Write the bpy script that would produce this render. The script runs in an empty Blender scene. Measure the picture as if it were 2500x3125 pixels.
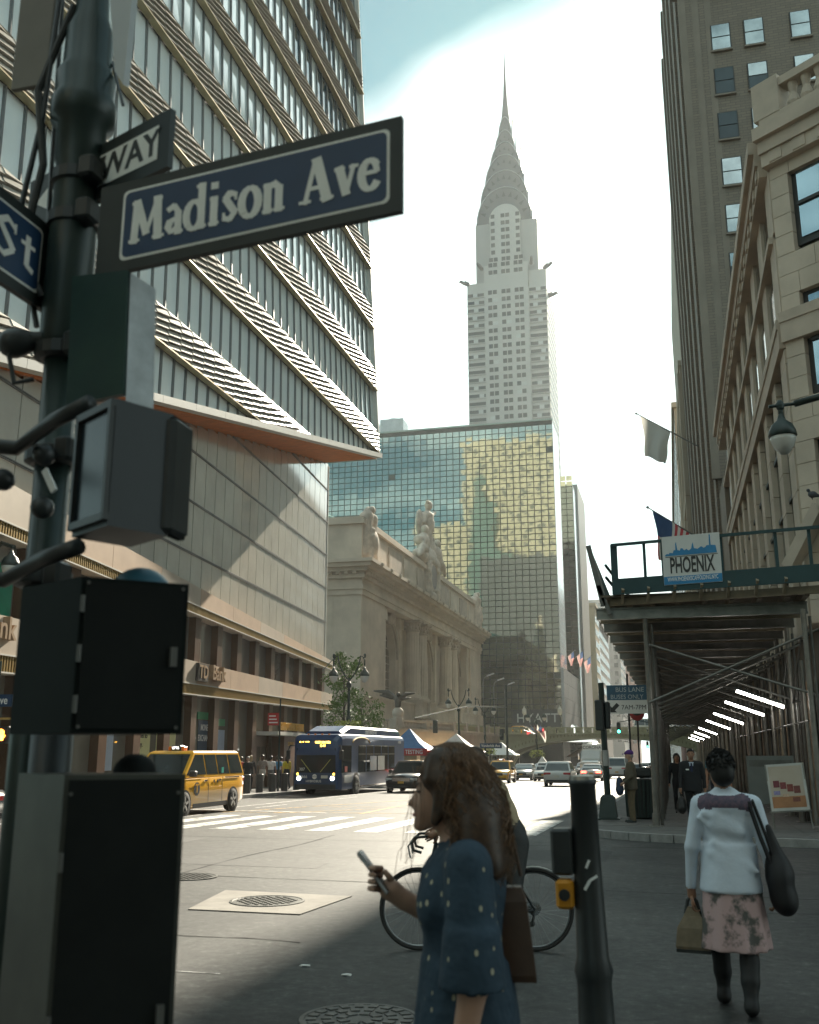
import bpy, math, random
import numpy as np
from mathutils import Vector, Matrix, Euler
random.seed(7); np.random.seed(7)
R = math.radians
SC = bpy.context.scene
COL = SC.collection

# ------------------------------------------------------------------ camera
EYE = Vector((0.0, 0.0, 1.72))
cam_d = bpy.data.cameras.new('camera')
cam = bpy.data.objects.new('camera', cam_d); COL.objects.link(cam)
cam_d.sensor_fit = 'VERTICAL'; cam_d.sensor_height = 36.0; cam_d.sensor_width = 28.8
cam_d.lens = 35.0
cam_d.clip_start = 0.05; cam_d.clip_end = 6000
cam.location = EYE
cam.rotation_euler = Euler((R(90 + 13.53), 0, R(14.5)), 'XYZ')
cam_d.dof.use_dof = True; cam_d.dof.focus_distance = 45.0; cam_d.dof.aperture_fstop = 4.0
SC.camera = cam

# ------------------------------------------------------------------ light
SUN_AZ, SUN_EL = 3.6, 30.0          # azimuth measured from +Y (the street axis) towards +X
sun_d = bpy.data.lights.new('sun', 'SUN'); sun_d.energy = 2.3; sun_d.angle = R(0.5)
sun_d.color = (1.0, 0.91, 0.74)
sun = bpy.data.objects.new('sun', sun_d); COL.objects.link(sun)
_e, _a = R(SUN_EL), R(SUN_AZ)
SUN_DIR = Vector((math.cos(_e)*math.sin(_a), math.cos(_e)*math.cos(_a), math.sin(_e)))
sun.location = SUN_DIR*300
sun.rotation_euler = SUN_DIR.to_track_quat('Z', 'Y').to_euler()

world = bpy.data.worlds.new('World'); SC.world = world; world.use_nodes = True
wn = world.node_tree; wn.nodes.clear()
def wnode(t, **k):
    n = wn.nodes.new(t)
    for a, b in k.items(): setattr(n, a, b)
    return n
w_out = wnode('ShaderNodeOutputWorld'); w_bg = wnode('ShaderNodeBackground')
w_sky = wnode('ShaderNodeTexSky', sky_type='NISHITA')
w_sky.sun_disc = False; w_sky.sun_elevation = _e; w_sky.sun_rotation = _a
w_sky.air_density = 1.0; w_sky.dust_density = 0.4; w_sky.ozone_density = 1.0; w_sky.altitude = 10
# thin high cloud: a veil with a hole and soft streaks, laid on a flat cloud deck
w_tc = wnode('ShaderNodeTexCoord')
w_sep = wnode('ShaderNodeSeparateXYZ'); wn.links.new(w_tc.outputs['Generated'], w_sep.inputs[0])
def wmath(op, a, b=None, clamp=False):
    n = wnode('ShaderNodeMath', operation=op); n.use_clamp = clamp
    for i, s in enumerate((a, b)):
        if s is None: continue
        if isinstance(s, (int, float)): n.inputs[i].default_value = s
        else: wn.links.new(s, n.inputs[i])
    return n.outputs[0]
zc = wmath('MAXIMUM', w_sep.outputs['Z'], 0.04)
px_ = wmath('DIVIDE', w_sep.outputs['X'], zc); py_ = wmath('DIVIDE', w_sep.outputs['Y'], zc)
w_cmb = wnode('ShaderNodeCombineXYZ'); wn.links.new(px_, w_cmb.inputs[0]); wn.links.new(py_, w_cmb.inputs[1])
w_n1 = wnode('ShaderNodeTexNoise'); w_n1.inputs['Scale'].default_value = 1.3; w_n1.inputs['Detail'].default_value = 6
w_n1.inputs['Roughness'].default_value = 0.55; w_n1.inputs['Distortion'].default_value = 0.6
wn.links.new(w_cmb.outputs[0], w_n1.inputs['Vector'])
# the eastern cloud bank ends overhead; noise frays its edge, a second noise thins it
lin = wmath('ADD', py_, wmath('MULTIPLY', px_, 0.42))
fray = wmath('MULTIPLY', wmath('SUBTRACT', w_n1.outputs['Fac'], 0.5), 0.30)
edge = wmath('SUBTRACT', wmath('ADD', lin, fray), 1.10)
cov = wmath('MULTIPLY', edge, 9.0, clamp=True)
# the bank thins out towards the north-east, where blue shows through in streaks
ratio = wmath('DIVIDE', px_, wmath('MAXIMUM', py_, 0.05))
north = wmath('MAXIMUM', wmath('MULTIPLY', wmath('ADD', wmath('ADD', ratio, 0.42), wmath('MULTIPLY', fray, 0.8)), 4.6, clamp=True), 0.30)
cov = wmath('MULTIPLY', cov, north)
w_n2 = wnode('ShaderNodeTexNoise'); w_n2.inputs['Scale'].default_value = 0.9; w_n2.inputs['Detail'].default_value = 4
w_map = wnode('ShaderNodeMapping'); w_map.inputs['Location'].default_value = (3.1, 0.7, 0); w_map.inputs['Scale'].default_value = (1.6, 0.7, 1)
wn.links.new(w_cmb.outputs[0], w_map.inputs[0]); wn.links.new(w_map.outputs[0], w_n2.inputs['Vector'])
w_cl = wnode('ShaderNodeMix', data_type='RGBA')
tn = wmath('MULTIPLY', wmath('SUBTRACT', w_n2.outputs['Fac'], 0.42), 3.0, clamp=True)
wn.links.new(tn, w_cl.inputs['Factor'])
w_cl.inputs[6].default_value = (3.8, 5.0, 4.9, 1); w_cl.inputs[7].default_value = (5.0, 5.4, 5.25, 1)
# unseen broken cloud overhead and to the west, added to lift the ambient light
fill_cloud = wmath('MULTIPLY', wmath('SUBTRACT', w_n1.outputs['Fac'], 0.42), 5.0, clamp=True)
west = wmath('MULTIPLY', wmath('SUBTRACT', 0.62, lin), 4.0, clamp=True)
cov = wmath('MAXIMUM', cov, wmath('MULTIPLY', fill_cloud, west))
w_mix = wnode('ShaderNodeMix', data_type='RGBA')
wn.links.new(cov, w_mix.inputs['Factor'])
w_tint = wnode('ShaderNodeMix', data_type='RGBA', blend_type='MULTIPLY'); w_tint.inputs['Factor'].default_value = 1.0
wn.links.new(w_sky.outputs[0], w_tint.inputs[6]); w_tint.inputs[7].default_value = (0.17, 0.34, 0.29, 1)
wn.links.new(w_tint.outputs[2], w_mix.inputs[6])
wn.links.new(w_cl.outputs[2], w_mix.inputs[7])     # sunlit cloud
wn.links.new(w_mix.outputs[2], w_bg.inputs['Color']); w_bg.inputs['Strength'].default_value = 0.05
wn.links.new(w_bg.outputs[0], w_out.inputs[0])

vs = SC.view_settings
vs.view_transform = 'Standard'; vs.look = 'None'; vs.gamma = 1.0; vs.exposure = 2.72
try: vs.use_curve_mapping = False
except Exception: pass
SC.cycles.use_adaptive_sampling = False
SC.cycles.max_bounces = 6; SC.cycles.diffuse_bounces = 3; SC.cycles.glossy_bounces = 4
SC.cycles.transmission_bounces = 4; SC.cycles.volume_bounces = 0; SC.cycles.transparent_max_bounces = 8
SC.cycles.caustics_reflective = False; SC.cycles.caustics_refractive = False
SC.cycles.sample_clamp_indirect = 4.0
SC.cycles.use_denoising = True
SC.render.use_persistent_data = False
HAZE_D = 0.00019
# ------------------------------------------------------------------ helpers
def gz(y):                      # the street falls away gently towards the east
    return -0.01*max(0.0, y - 13.0)

MATS = {}
def _n(nt, t, **k):
    n = nt.nodes.new(t)
    for a, b in k.items(): setattr(n, a, b)
    return n
def mat(name, rgb, rough=0.6, metal=0.0, var=0.12, vs=3.0, bump=0.0, bs=40.0, spec=0.5, rgb2=None, coat=0.0, emit=None, es=0.0, trans=0.0, ior=1.45, streak=False, alpha=1.0, rvar=0.0):
    """procedural principled material: colour broken up by noise, optional fine relief"""
    if name in MATS: return MATS[name]
    m = bpy.data.materials.new(name); m.use_nodes = True; nt = m.node_tree
    b = nt.nodes['Principled BSDF']
    b.inputs['Roughness'].default_value = rough; b.inputs['Metallic'].default_value = metal
    b.inputs['Specular IOR Level'].default_value = spec; b.inputs['IOR'].default_value = ior
    b.inputs['Coat Weight'].default_value = coat; b.inputs['Coat Roughness'].default_value = 0.05
    b.inputs['Transmission Weight'].default_value = trans; b.inputs['Alpha'].default_value = alpha
    tc = _n(nt, 'ShaderNodeTexCoord'); geo = tc.outputs['Object']
    if var > 0 or rgb2:
        nz = _n(nt, 'ShaderNodeTexNoise'); nz.inputs['Scale'].default_value = vs; nz.inputs['Detail'].default_value = 5; nz.inputs['Roughness'].default_value = 0.6
        if streak:
            mp = _n(nt, 'ShaderNodeMapping'); mp.inputs['Scale'].default_value = (1, 1, 0.15)
            nt.links.new(geo, mp.inputs[0]); nt.links.new(mp.outputs[0], nz.inputs['Vector'])
        else: nt.links.new(geo, nz.inputs['Vector'])
        cr = _n(nt, 'ShaderNodeValToRGB')
        c2 = rgb2 if rgb2 else tuple(min(1, c*(1 + var)) for c in rgb)
        c1 = rgb if rgb2 else tuple(c*(1 - var) for c in rgb)
        cr.color_ramp.elements[0].color = (*c1, 1); cr.color_ramp.elements[1].color = (*c2, 1)
        cr.color_ramp.elements[0].position = 0.3; cr.color_ramp.elements[1].position = 0.7
        nt.links.new(nz.outputs['Fac'], cr.inputs[0]); nt.links.new(cr.outputs[0], b.inputs['Base Color'])
        if rvar:
            ma = _n(nt, 'ShaderNodeMath', operation='MULTIPLY_ADD'); ma.inputs[1].default_value = rvar; ma.inputs[2].default_value = rough - rvar*0.5
            nt.links.new(nz.outputs['Fac'], ma.inputs[0]); nt.links.new(ma.outputs[0], b.inputs['Roughness'])
    else: b.inputs['Base Color'].default_value = (*rgb, 1)
    if bump > 0:
        n2 = _n(nt, 'ShaderNodeTexNoise'); n2.inputs['Scale'].default_value = bs; n2.inputs['Detail'].default_value = 3
        nt.links.new(geo, n2.inputs['Vector'])
        bp = _n(nt, 'ShaderNodeBump'); bp.inputs['Strength'].default_value = bump; bp.inputs['Distance'].default_value = 0.02
        nt.links.new(n2.outputs['Fac'], bp.inputs['Height']); nt.links.new(bp.outputs[0], b.inputs['Normal'])
    if emit:
        b.inputs['Emission Color'].default_value = (*emit, 1); b.inputs['Emission Strength'].default_value = es
    MATS[name] = m
    return m

class MB:
    """collects faces; build() links them as one mesh object"""
    def __init__(s): s.v = []; s.f = []; s.mi = []
    def add(s, vs, fs, mi=0):
        o = len(s.v); s.v.extend([tuple(p) for p in vs]); s.f.extend([tuple(o + i for i in f) for f in fs]); s.mi.extend([mi]*len(fs)); return s
    def box(s, x0, x1, y0, y1, z0, z1, mi=0):
        v = [(x0,y0,z0),(x1,y0,z0),(x1,y1,z0),(x0,y1,z0),(x0,y0,z1),(x1,y0,z1),(x1,y1,z1),(x0,y1,z1)]
        return s.add(v, [(0,3,2,1),(4,5,6,7),(0,1,5,4),(1,2,6,5),(2,3,7,6),(3,0,4,7)], mi)
    def obox(s, c, a, b, d, mi=0):      # centre and three half-vectors
        c, a, b, d = map(Vector, (c, a, b, d)); v = []
        for k in (-1, 1):
            for i, j in ((-1,-1),(1,-1),(1,1),(-1,1)): v.append(c + a*i + b*j + d*k)
        return s.add(v, [(0,3,2,1),(4,5,6,7),(0,1,5,4),(1,2,6,5),(2,3,7,6),(3,0,4,7)], mi)
    def bar(s, p, q, w, h, mi=0, up=(0,0,1)):
        p, q = Vector(p), Vector(q); d = (q - p); L = d.length; d.normalize(); u = Vector(up)
        if abs(d.dot(u)) > 0.98: u = Vector((0,1,0))
        r = d.cross(u).normalized(); u = r.cross(d)
        return s.obox((p + q)/2, r*w/2, d*L/2, u*h/2, mi)
    def bevbox(s, x0, x1, y0, y1, z0, z1, b=0.02, mi=0):
        rings = []
        for z, i in ((z0, b), (z0 + b, 0), (z1 - b, 0), (z1, b)):
            X0, X1, Y0, Y1 = x0 + i, x1 - i, y0 + i, y1 - i
            rings.append([(X0+b,Y0,z),(X1-b,Y0,z),(X1,Y0+b,z),(X1,Y1-b,z),(X1-b,Y1,z),(X0+b,Y1,z),(X0,Y1-b,z),(X0,Y0+b,z)])
        return s.loft(rings, mi=mi)
    def poly(s, pts, mi=0): return s.add(pts, [tuple(range(len(pts)))], mi)
    def prism(s, pts, vec, mi=0):
        n = len(pts); v = [Vector(p) for p in pts]; w = [p + Vector(vec) for p in v]
        f = [tuple(range(n - 1, -1, -1)), tuple(range(n, 2*n))] + [(i, (i + 1) % n, n + (i + 1) % n, n + i) for i in range(n)]
        return s.add(v + w, f, mi)
    def loft(s, rings, caps=True, closed=True, mi=0):
        n = len(rings[0]); o = [p for r in rings for p in r]; f = []
        for k in range(len(rings) - 1):
            for i in range(n if closed else n - 1):
                j = (i + 1) % n; f.append((k*n + i, k*n + j, (k + 1)*n + j, (k + 1)*n + i))
        if caps and closed: f += [tuple(range(n - 1, -1, -1)), tuple((len(rings) - 1)*n + i for i in range(n))]
        return s.add(o, f, mi)
    def cyl(s, p, q, r0, r1=None, n=12, caps=True, mi=0):
        r1 = r0 if r1 is None else r1
        p, q = Vector(p), Vector(q); d = (q - p).normalized(); u = Vector((0,0,1)) if abs(d.z) < 0.95 else Vector((1,0,0))
        a = d.cross(u).normalized(); b = d.cross(a)
        ring = lambda c, r: [c + (a*math.cos(2*math.pi*i/n) + b*math.sin(2*math.pi*i/n))*r for i in range(n)]
        return s.loft([ring(p, r0), ring(q, r1)], caps, mi=mi)
    def tube(s, pts, r, n=8, mi=0):
        pts = [Vector(p) for p in pts]; rs = r if isinstance(r, (list, tuple)) else [r]*len(pts); rings = []; pa = None
        for i, p in enumerate(pts):
            d = (pts[min(i + 1, len(pts) - 1)] - pts[max(i - 1, 0)]).normalized()
            u = pa if pa is not None else (Vector((0,0,1)) if abs(d.z) < 0.9 else Vector((1,0,0)))
            a = d.cross(u).normalized() if pa is None else (u - d*u.dot(d)).normalized(); pa = a
            b = d.cross(a); rings.append([p + (a*math.cos(2*math.pi*k/n) + b*math.sin(2*math.pi*k/n))*rs[i] for k in range(n)])
        return s.loft(rings, mi=mi)
    def lathe(s, c, prof, n=16, mi=0, axis='z', caps=True):
        rings = []
        for r, z in prof:
            ring = []
            for i in range(n):
                a = 2*math.pi*i/n; x, y = r*math.cos(a), r*math.sin(a)
                p = {'z': (x, y, z), 'x': (z, x, y), 'y': (y, z, x)}[axis]
                ring.append((c[0] + p[0], c[1] + p[1], c[2] + p[2]))
            rings.append(ring)
        return s.loft(rings, caps, mi=mi)
    def ell(s, c, rx, ry, rz, n=12, m=8, mi=0):
        rings = []
        for k in range(1, m):
            t = math.pi*k/m; rings.append([(c[0] + rx*math.sin(t)*math.cos(2*math.pi*i/n), c[1] + ry*math.sin(t)*math.sin(2*math.pi*i/n), c[2] - rz*math.cos(t)) for i in range(n)])
        return s.loft(rings, mi=mi)
    def mesh(s, name, mats, smooth=False):
        me = bpy.data.meshes.new(name); me.from_pydata([tuple(p) for p in s.v], [], s.f)
        mats = mats if isinstance(mats, (list, tuple)) else [mats]
        for m in mats: me.materials.append(m)
        if len(mats) > 1: me.polygons.foreach_set('material_index', s.mi)
        if smooth: me.polygons.foreach_set('use_smooth', [True]*len(me.polygons))
        me.update(); return me
    def build(s, name, mats, parent=None, smooth=False, **k):
        return link(name, s.mesh(name, mats, smooth), parent, **k)

WORLDROOT = set()
def link(name, me, parent=None, loc=None, rotz=0.0, label=None, cat=None, group=None, kind=None):
    o = bpy.data.objects.new(name, me); COL.objects.link(o)
    if parent is not None:
        o.parent = parent
        if parent.name in WORLDROOT: o.location = -parent.location
    if loc is not None: o.location = Vector(o.location) + Vector(loc)
    if rotz: o.rotation_euler = (0, 0, rotz)
    tag(o, label, cat, group, kind)
    return o
def tag(o, label=None, cat=None, group=None, kind=None):
    if label: o['label'] = label
    if cat: o['category'] = cat
    if group: o['group'] = group
    if kind: o['kind'] = kind
    return o
def thing(name, label, cat, loc=(0,0,0), rotz=0.0, group=None, world=False):
    """an Empty at the thing's base; world=True: its parts are written in world coordinates"""
    o = bpy.data.objects.new(name, None); COL.objects.link(o); o.location = loc; o.rotation_euler = (0, 0, rotz)
    o.empty_display_size = 0.2
    if world: WORLDROOT.add(o.name)
    return tag(o, label, cat, group)
def copy_tree(o, parent=None):
    c = o.copy(); COL.objects.link(c)
    if parent is not None: c.parent = parent
    for ch in list(o.children): copy_tree(ch, c)
    return c
def place(o, loc, rotz=0.0, label=None, group=None, scale=None):
    o.location = loc; o.rotation_euler = (0, 0, rotz)
    if scale: o.scale = (scale,)*3
    if label: o['label'] = label
    if group: o['group'] = group
    return o

def text_mesh(s, size, extrude=0.004, offset=0.0, sx=1.0, align='CENTER', spacing=1.0):
    """flat lettering as (verts, faces) in the XZ plane, readable from -Y"""
    cu = bpy.data.curves.new('lettering', 'FONT'); cu.body = s; cu.size = size; cu.extrude = extrude; cu.offset = offset
    cu.align_x = align; cu.align_y = 'CENTER'; cu.resolution_u = 3; cu.space_character = spacing
    ob = bpy.data.objects.new('lettering', cu)
    me = bpy.data.meshes.new_from_object(ob)
    v = [(p.co.x*sx, -p.co.z, p.co.y) for p in me.vertices]; f = [tuple(p.vertices) for p in me.polygons]
    bpy.data.objects.remove(ob); bpy.data.curves.remove(cu); bpy.data.meshes.remove(me)
    return v, f
def lettering(s, size, m, parent, pos, xdir, name='lettering', up=(0,0,1), **k):
    """lettering centred at pos, reading along xdir; stands proud of its plane by its extrusion"""
    v, f = text_mesh(s, size, **k); x = Vector(xdir).normalized(); u = Vector(up).normalized(); nrm = x.cross(u)
    b = MB(); b.add([Vector(pos) + x*p[0] + u*p[2] - nrm*p[1]*(1) for p in v], f)
    return b.build(name, m, parent)

# --- distance fields -> meshes, for bodies, statues and soft things
def surfnet(fn, lo, hi, h):
    lo = np.array(lo, float); n = np.maximum(3, np.ceil((np.array(hi) - lo)/h).astype(int) + 1)
    ax = [lo[i] + h*np.arange(n[i]) for i in range(3)]
    P = np.stack(np.meshgrid(*ax, indexing='ij'), -1).reshape(-1, 3)
    V = fn(P).reshape(n)
    S = V < 0
    c = n - 1; cnt = np.zeros(c); acc = np.zeros((*c, 3))
    idx = np.stack(np.meshgrid(*[np.arange(k) for k in c], indexing='ij'), -1)
    cor = [(i, j, k) for i in (0, 1) for j in (0, 1) for k in (0, 1)]
    sl = lambda a, o: a[o[0]:o[0] + c[0], o[1]:o[1] + c[1], o[2]:o[2] + c[2]]
    for a in cor:
        for d in range(3):
            if a[d]: continue
            b = list(a); b[d] = 1
            va, vb = sl(V, a), sl(V, b); cr = sl(S, a) != sl(S, b)
            t = np.where(cr, va/np.where(cr, va - vb, 1), 0)
            p = np.array(a, float) + np.zeros((*c, 3)); p[..., d] += t
            acc += np.where(cr[..., None], p, 0); cnt += cr
    m = cnt > 0; ids = -np.ones(c, int); ids[m] = np.arange(m.sum())
    verts = lo + h*(idx[m] + acc[m]/cnt[m][:, None])
    quads = []
    for d in range(3):
        e1, e2 = (d + 1) % 3, (d + 2) % 3
        s0 = [slice(None)]*3; s1 = [slice(None)]*3; s0[d] = slice(0, -1); s1[d] = slice(1, None)
        A, B = S[tuple(s0)], S[tuple(s1)]
        w = np.argwhere(A != B)
        ok = (w[:, e1] > 0) & (w[:, e2] > 0) & (w[:, e1] < c[e1]) & (w[:, e2] < c[e2]); w = w[ok]
        if not len(w): continue
        fl = A[tuple(w.T)]
        def cid(o1, o2):
            q = w.copy(); q[:, e1] -= o1; q[:, e2] -= o2; return ids[tuple(q.T)]
        q = np.stack([cid(0, 0), cid(1, 0), cid(1, 1), cid(0, 1)], 1); q[~fl] = q[~fl][:, ::-1]
        q = q[:, ::-1] if False else q
        quads.append(q)
    quads = np.concatenate(quads) if quads else np.zeros((0, 4), int)
    return verts, quads
def d_cap(P, a, b, ra, rb):          # tapered capsule
    a = np.array(a, float); b = np.array(b, float); ab = b - a
    t = np.clip(((P - a) @ ab)/max(1e-9, ab @ ab), 0, 1)
    return np.linalg.norm(P - a - t[:, None]*ab, axis=1) - (ra + (rb - ra)*t)
def d_ell(P, c, r, rz=0.0, rx=0.0):
    Q = P - np.array(c)
    if rz or rx:
        Q = Q @ np.array(Euler((rx, 0, rz)).to_matrix())
    r = np.array(r, float); k = np.linalg.norm(Q/r, axis=1)
    return (k - 1)*r.min()*0.9 if False else k*(k - 1)/np.maximum(1e-6, np.linalg.norm(Q/(r*r), axis=1))
def d_cone(P, c, z0, z1, r0, r1, folds=0, amp=0.0, tilt=(0, 0), ph=0.0):   # elliptic skirt / coat body, r=(rx,ry)
    t = np.clip((P[:, 2] - z0)/(z1 - z0), 0, 1)
    rx = r0[0] + (r1[0] - r0[0])*t; ry = r0[1] + (r1[1] - r0[1])*t
    x = P[:, 0] - c[0] - tilt[0]*(1 - t); y = P[:, 1] - c[1] - tilt[1]*(1 - t)
    k = np.sqrt((x/rx)**2 + (y/ry)**2)
    if folds: k = k - amp*(1 - t)*np.sin(np.arctan2(y, x)*folds + ph)
    return np.maximum((k - 1)*np.minimum(rx, ry), np.maximum(z0 - P[:, 2], P[:, 2] - z1))
def smin(a, b, k):
    h = np.clip(0.5 + 0.5*(b - a)/k, 0, 1); return b + (a - b)*h - k*h*(1 - h)
def sdf_mesh(name, prims, mats, h=0.02, k=0.03, pad=0.06, extra=()):
    """prims: (kind, args, material index[, blend]) -> one continuous mesh with a material for each region"""
    def ev(p, P):
        return {'cap': d_cap, 'ell': d_ell, 'cone': d_cone}[p[0]](P, *p[1][0], **(p[1][1] if len(p[1]) > 1 else {}))
    def fn(P):
        d = None
        for p in prims:
            e = ev(p, P); kk = p[3] if len(p) > 3 else k
            d = e if d is None else smin(d, e, kk)
        return d
    lo = np.full(3, 1e9); hi = -lo
    for p in prims:
        a = p[1][0]
        if p[0] == 'cap': B = [(np.array(a[0]), a[2]), (np.array(a[1]), a[3])]
        elif p[0] == 'ell': B = [(np.array(a[0]), max(a[1]))]
        else: B = [(np.array((a[0][0], a[0][1], z)), max(*a[3], *a[4])*1.15) for z in (a[1], a[2])]
        for c, r in B: lo = np.minimum(lo, c - r); hi = np.maximum(hi, c + r)
    v, q = surfnet(fn, lo - pad, hi + pad, h)
    V = v.tolist(); Q = q.tolist(); XM = []
    for ev_, ef_, em_ in extra:
        o_ = len(V); V += [tuple(p) for p in ev_]; Q += [tuple(o_ + i for i in f) for f in ef_]; XM += [em_]*len(ef_)
    me = bpy.data.meshes.new(name); me.from_pydata(V, [], Q)
    for m in mats: me.materials.append(m)
    if len(mats) > 1 and len(q):
        ctr = v[q].mean(1); D = np.stack([ev(p, ctr) for p in prims]); mi = np.array([p[2] for p in prims])[D.argmin(0)]
        me.polygons.foreach_set('material_index', np.concatenate([mi, np.array(XM, int)]).astype(np.int32))
    me.polygons.foreach_set('use_smooth', [True]*len(me.polygons)); me.update()
    return me
def CAP(a, b, ra, rb, m=0, k=0.03): return ('cap', ((a, b, ra, rb),), m, k)
def ELL(c, r, m=0, k=0.03, **kw): return ('ell', ((c, r), kw), m, k)
def CONE(c, z0, z1, r0, r1, m=0, k=0.02, **kw): return ('cone', ((c, z0, z1, r0, r1), kw), m, k)
# ------------------------------------------------------------------ materials of the setting
def asphalt_mat():
    m = bpy.data.materials.new('asphalt'); m.use_nodes = True; nt = m.node_tree; b = nt.nodes['Principled BSDF']
    tc = _n(nt, 'ShaderNodeTexCoord')
    def noise(sc, det=4, ro=0.6, dist=0.0):
        z = _n(nt, 'ShaderNodeTexNoise'); z.inputs['Scale'].default_value = sc; z.inputs['Detail'].default_value = det; z.inputs['Roughness'].default_value = ro
        z.inputs['Distortion'].default_value = dist
        nt.links.new(tc.outputs['Object'], z.inputs['Vector']); return z.outputs['Fac']
    def ramp(src, stops):
        r = _n(nt, 'ShaderNodeValToRGB'); e = r.color_ramp.elements
        e[0].position, e[0].color = stops[0][0], (*stops[0][1], 1); e[1].position, e[1].color = stops[-1][0], (*stops[-1][1], 1)
        for p, c in stops[1:-1]:
            q = e.new(p); q.color = (*c, 1)
        nt.links.new(src, r.inputs[0]); return r.outputs[0]
    def mul(a, c, f=1.0):
        x = _n(nt, 'ShaderNodeMix', data_type='RGBA', blend_type='MULTIPLY'); x.inputs['Factor'].default_value = f
        nt.links.new(a, x.inputs[6]); nt.links.new(c, x.inputs[7]); return x.outputs[2]
    big = ramp(noise(0.16, 5), [(0.32, (0.027, 0.029, 0.029)), (0.5, (0.040, 0.041, 0.040)), (0.68, (0.057, 0.056, 0.053))])
    grit = ramp(noise(90, 3, 0.8), [(0.3, (0.62, 0.62, 0.62)), (0.55, (1.0, 1.0, 1.0)), (0.75, (1.35, 1.33, 1.3))])
    spot = ramp(noise(2.3, 6, 0.7), [(0.3, (0.78, 0.78, 0.8)), (0.6, (1.05, 1.05, 1.04))])
    flec = ramp(noise(9.0, 8, 0.85), [(0.40, (0.52, 0.52, 0.53)), (0.5, (1.0, 1.0, 1.0)), (0.58, (1.55, 1.54, 1.5)), (0.64, (3.0, 2.95, 2.85))])
    stain = ramp(noise(0.9, 3, 0.5, 1.5), [(0.32, (0.66, 0.66, 0.67)), (0.42, (1.0, 1.0, 1.0))])
    col = mul(mul(mul(mul(big, grit), spot), flec), stain)
    # hairline cracks
    vo = _n(nt, 'ShaderNodeTexVoronoi', feature='DISTANCE_TO_EDGE'); vo.inputs['Scale'].default_value = 0.21
    wv = _n(nt, 'ShaderNodeTexNoise'); wv.inputs['Scale'].default_value = 1.2; wv.inputs['Detail'].default_value = 6
    nt.links.new(tc.outputs['Object'], wv.inputs['Vector'])
    ad = _n(nt, 'ShaderNodeVectorMath', operation='MULTIPLY_ADD'); ad.inputs[1].default_value = (1.6, 1.6, 0)
    nt.links.new(wv.outputs['Color'], ad.inputs[0]); nt.links.new(tc.outputs['Object'], ad.inputs[2]); nt.links.new(ad.outputs[0], vo.inputs['Vector'])
    crack = ramp(vo.outputs['Distance'], [(0.0, (0.55, 0.55, 0.55)), (0.006, (0.6, 0.6, 0.6)), (0.011, (1, 1, 1))])
    col = mul(col, crack, 0.8)
    nt.links.new(col, b.inputs['Base Color'])
    b.inputs['Specular IOR Level'].default_value = 0.36
    rr = _n(nt, 'ShaderNodeMapRange'); rr.inputs['To Min'].default_value = 0.52; rr.inputs['To Max'].default_value = 0.72
    nt.links.new(noise(0.5, 4), rr.inputs['Value']); nt.links.new(rr.outputs[0], b.inputs['Roughness'])
    bp = _n(nt, 'ShaderNodeBump'); bp.inputs['Strength'].default_value = 0.55; bp.inputs['Distance'].default_value = 0.006
    nt.links.new(noise(70, 3, 0.8), bp.inputs['Height']); nt.links.new(bp.outputs[0], b.inputs['Normal'])
    return m
ASPH = asphalt_mat()
PAVE = mat('paving', (0.12, 0.118, 0.11), 0.75, var=0.22, vs=2.5, bump=0.3, bs=60)
KERB = mat('kerb_granite', (0.26, 0.255, 0.245), 0.7, var=0.2, vs=6, bump=0.2, bs=80)
EARTH = mat('far_ground', (0.12, 0.12, 0.115), 0.9, var=0.15, vs=0.05)
def worn_paint(name, rgb):
    m = bpy.data.materials.new(name); m.use_nodes = True; nt = m.node_tree; b = nt.nodes['Principled BSDF']
    tc = _n(nt, 'ShaderNodeTexCoord'); z = _n(nt, 'ShaderNodeTexNoise'); z.inputs['Scale'].default_value = 4.0; z.inputs['Detail'].default_value = 9; z.inputs['Roughness'].default_value = 0.75
    nt.links.new(tc.outputs['Object'], z.inputs['Vector'])
    r = _n(nt, 'ShaderNodeValToRGB'); r.color_ramp.elements[0].position = 0.41; r.color_ramp.elements[0].color = (0.06, 0.06, 0.058, 1)
    r.color_ramp.elements[1].position = 0.54; r.color_ramp.elements[1].color = (*rgb, 1)
    nt.links.new(z.outputs['Fac'], r.inputs[0]); nt.links.new(r.outputs[0], b.inputs['Base Color']); b.inputs['Roughness'].default_value = 0.55
    return m
PAINT = worn_paint('road_paint_white', (0.62, 0.61, 0.59)); YPAINT = worn_paint('road_paint_yellow', (0.62, 0.36, 0.07))

lerp_ = lambda a, c, t: a + (c - a)*t
# ------------------------------------------------------------------ ground, road, pavements
def sheet(x0, x1, ys, dz=0.0):
    b = MB()
    for a, c in zip(ys[:-1], ys[1:]):
        b.poly([(x0, a, gz(a) + dz), (x1, a, gz(a) + dz), (x1, c, gz(c) + dz), (x0, c, gz(c) + dz)])
    return b
tag(sheet(-3000, 3000, [-3000, 13, 4000], -0.02).build('ground', EARTH), kind='structure')
road = sheet(-260, 260, [-300, 13, 900], 0.0).build('road', ASPH); road['kind'] = 'structure'

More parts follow.
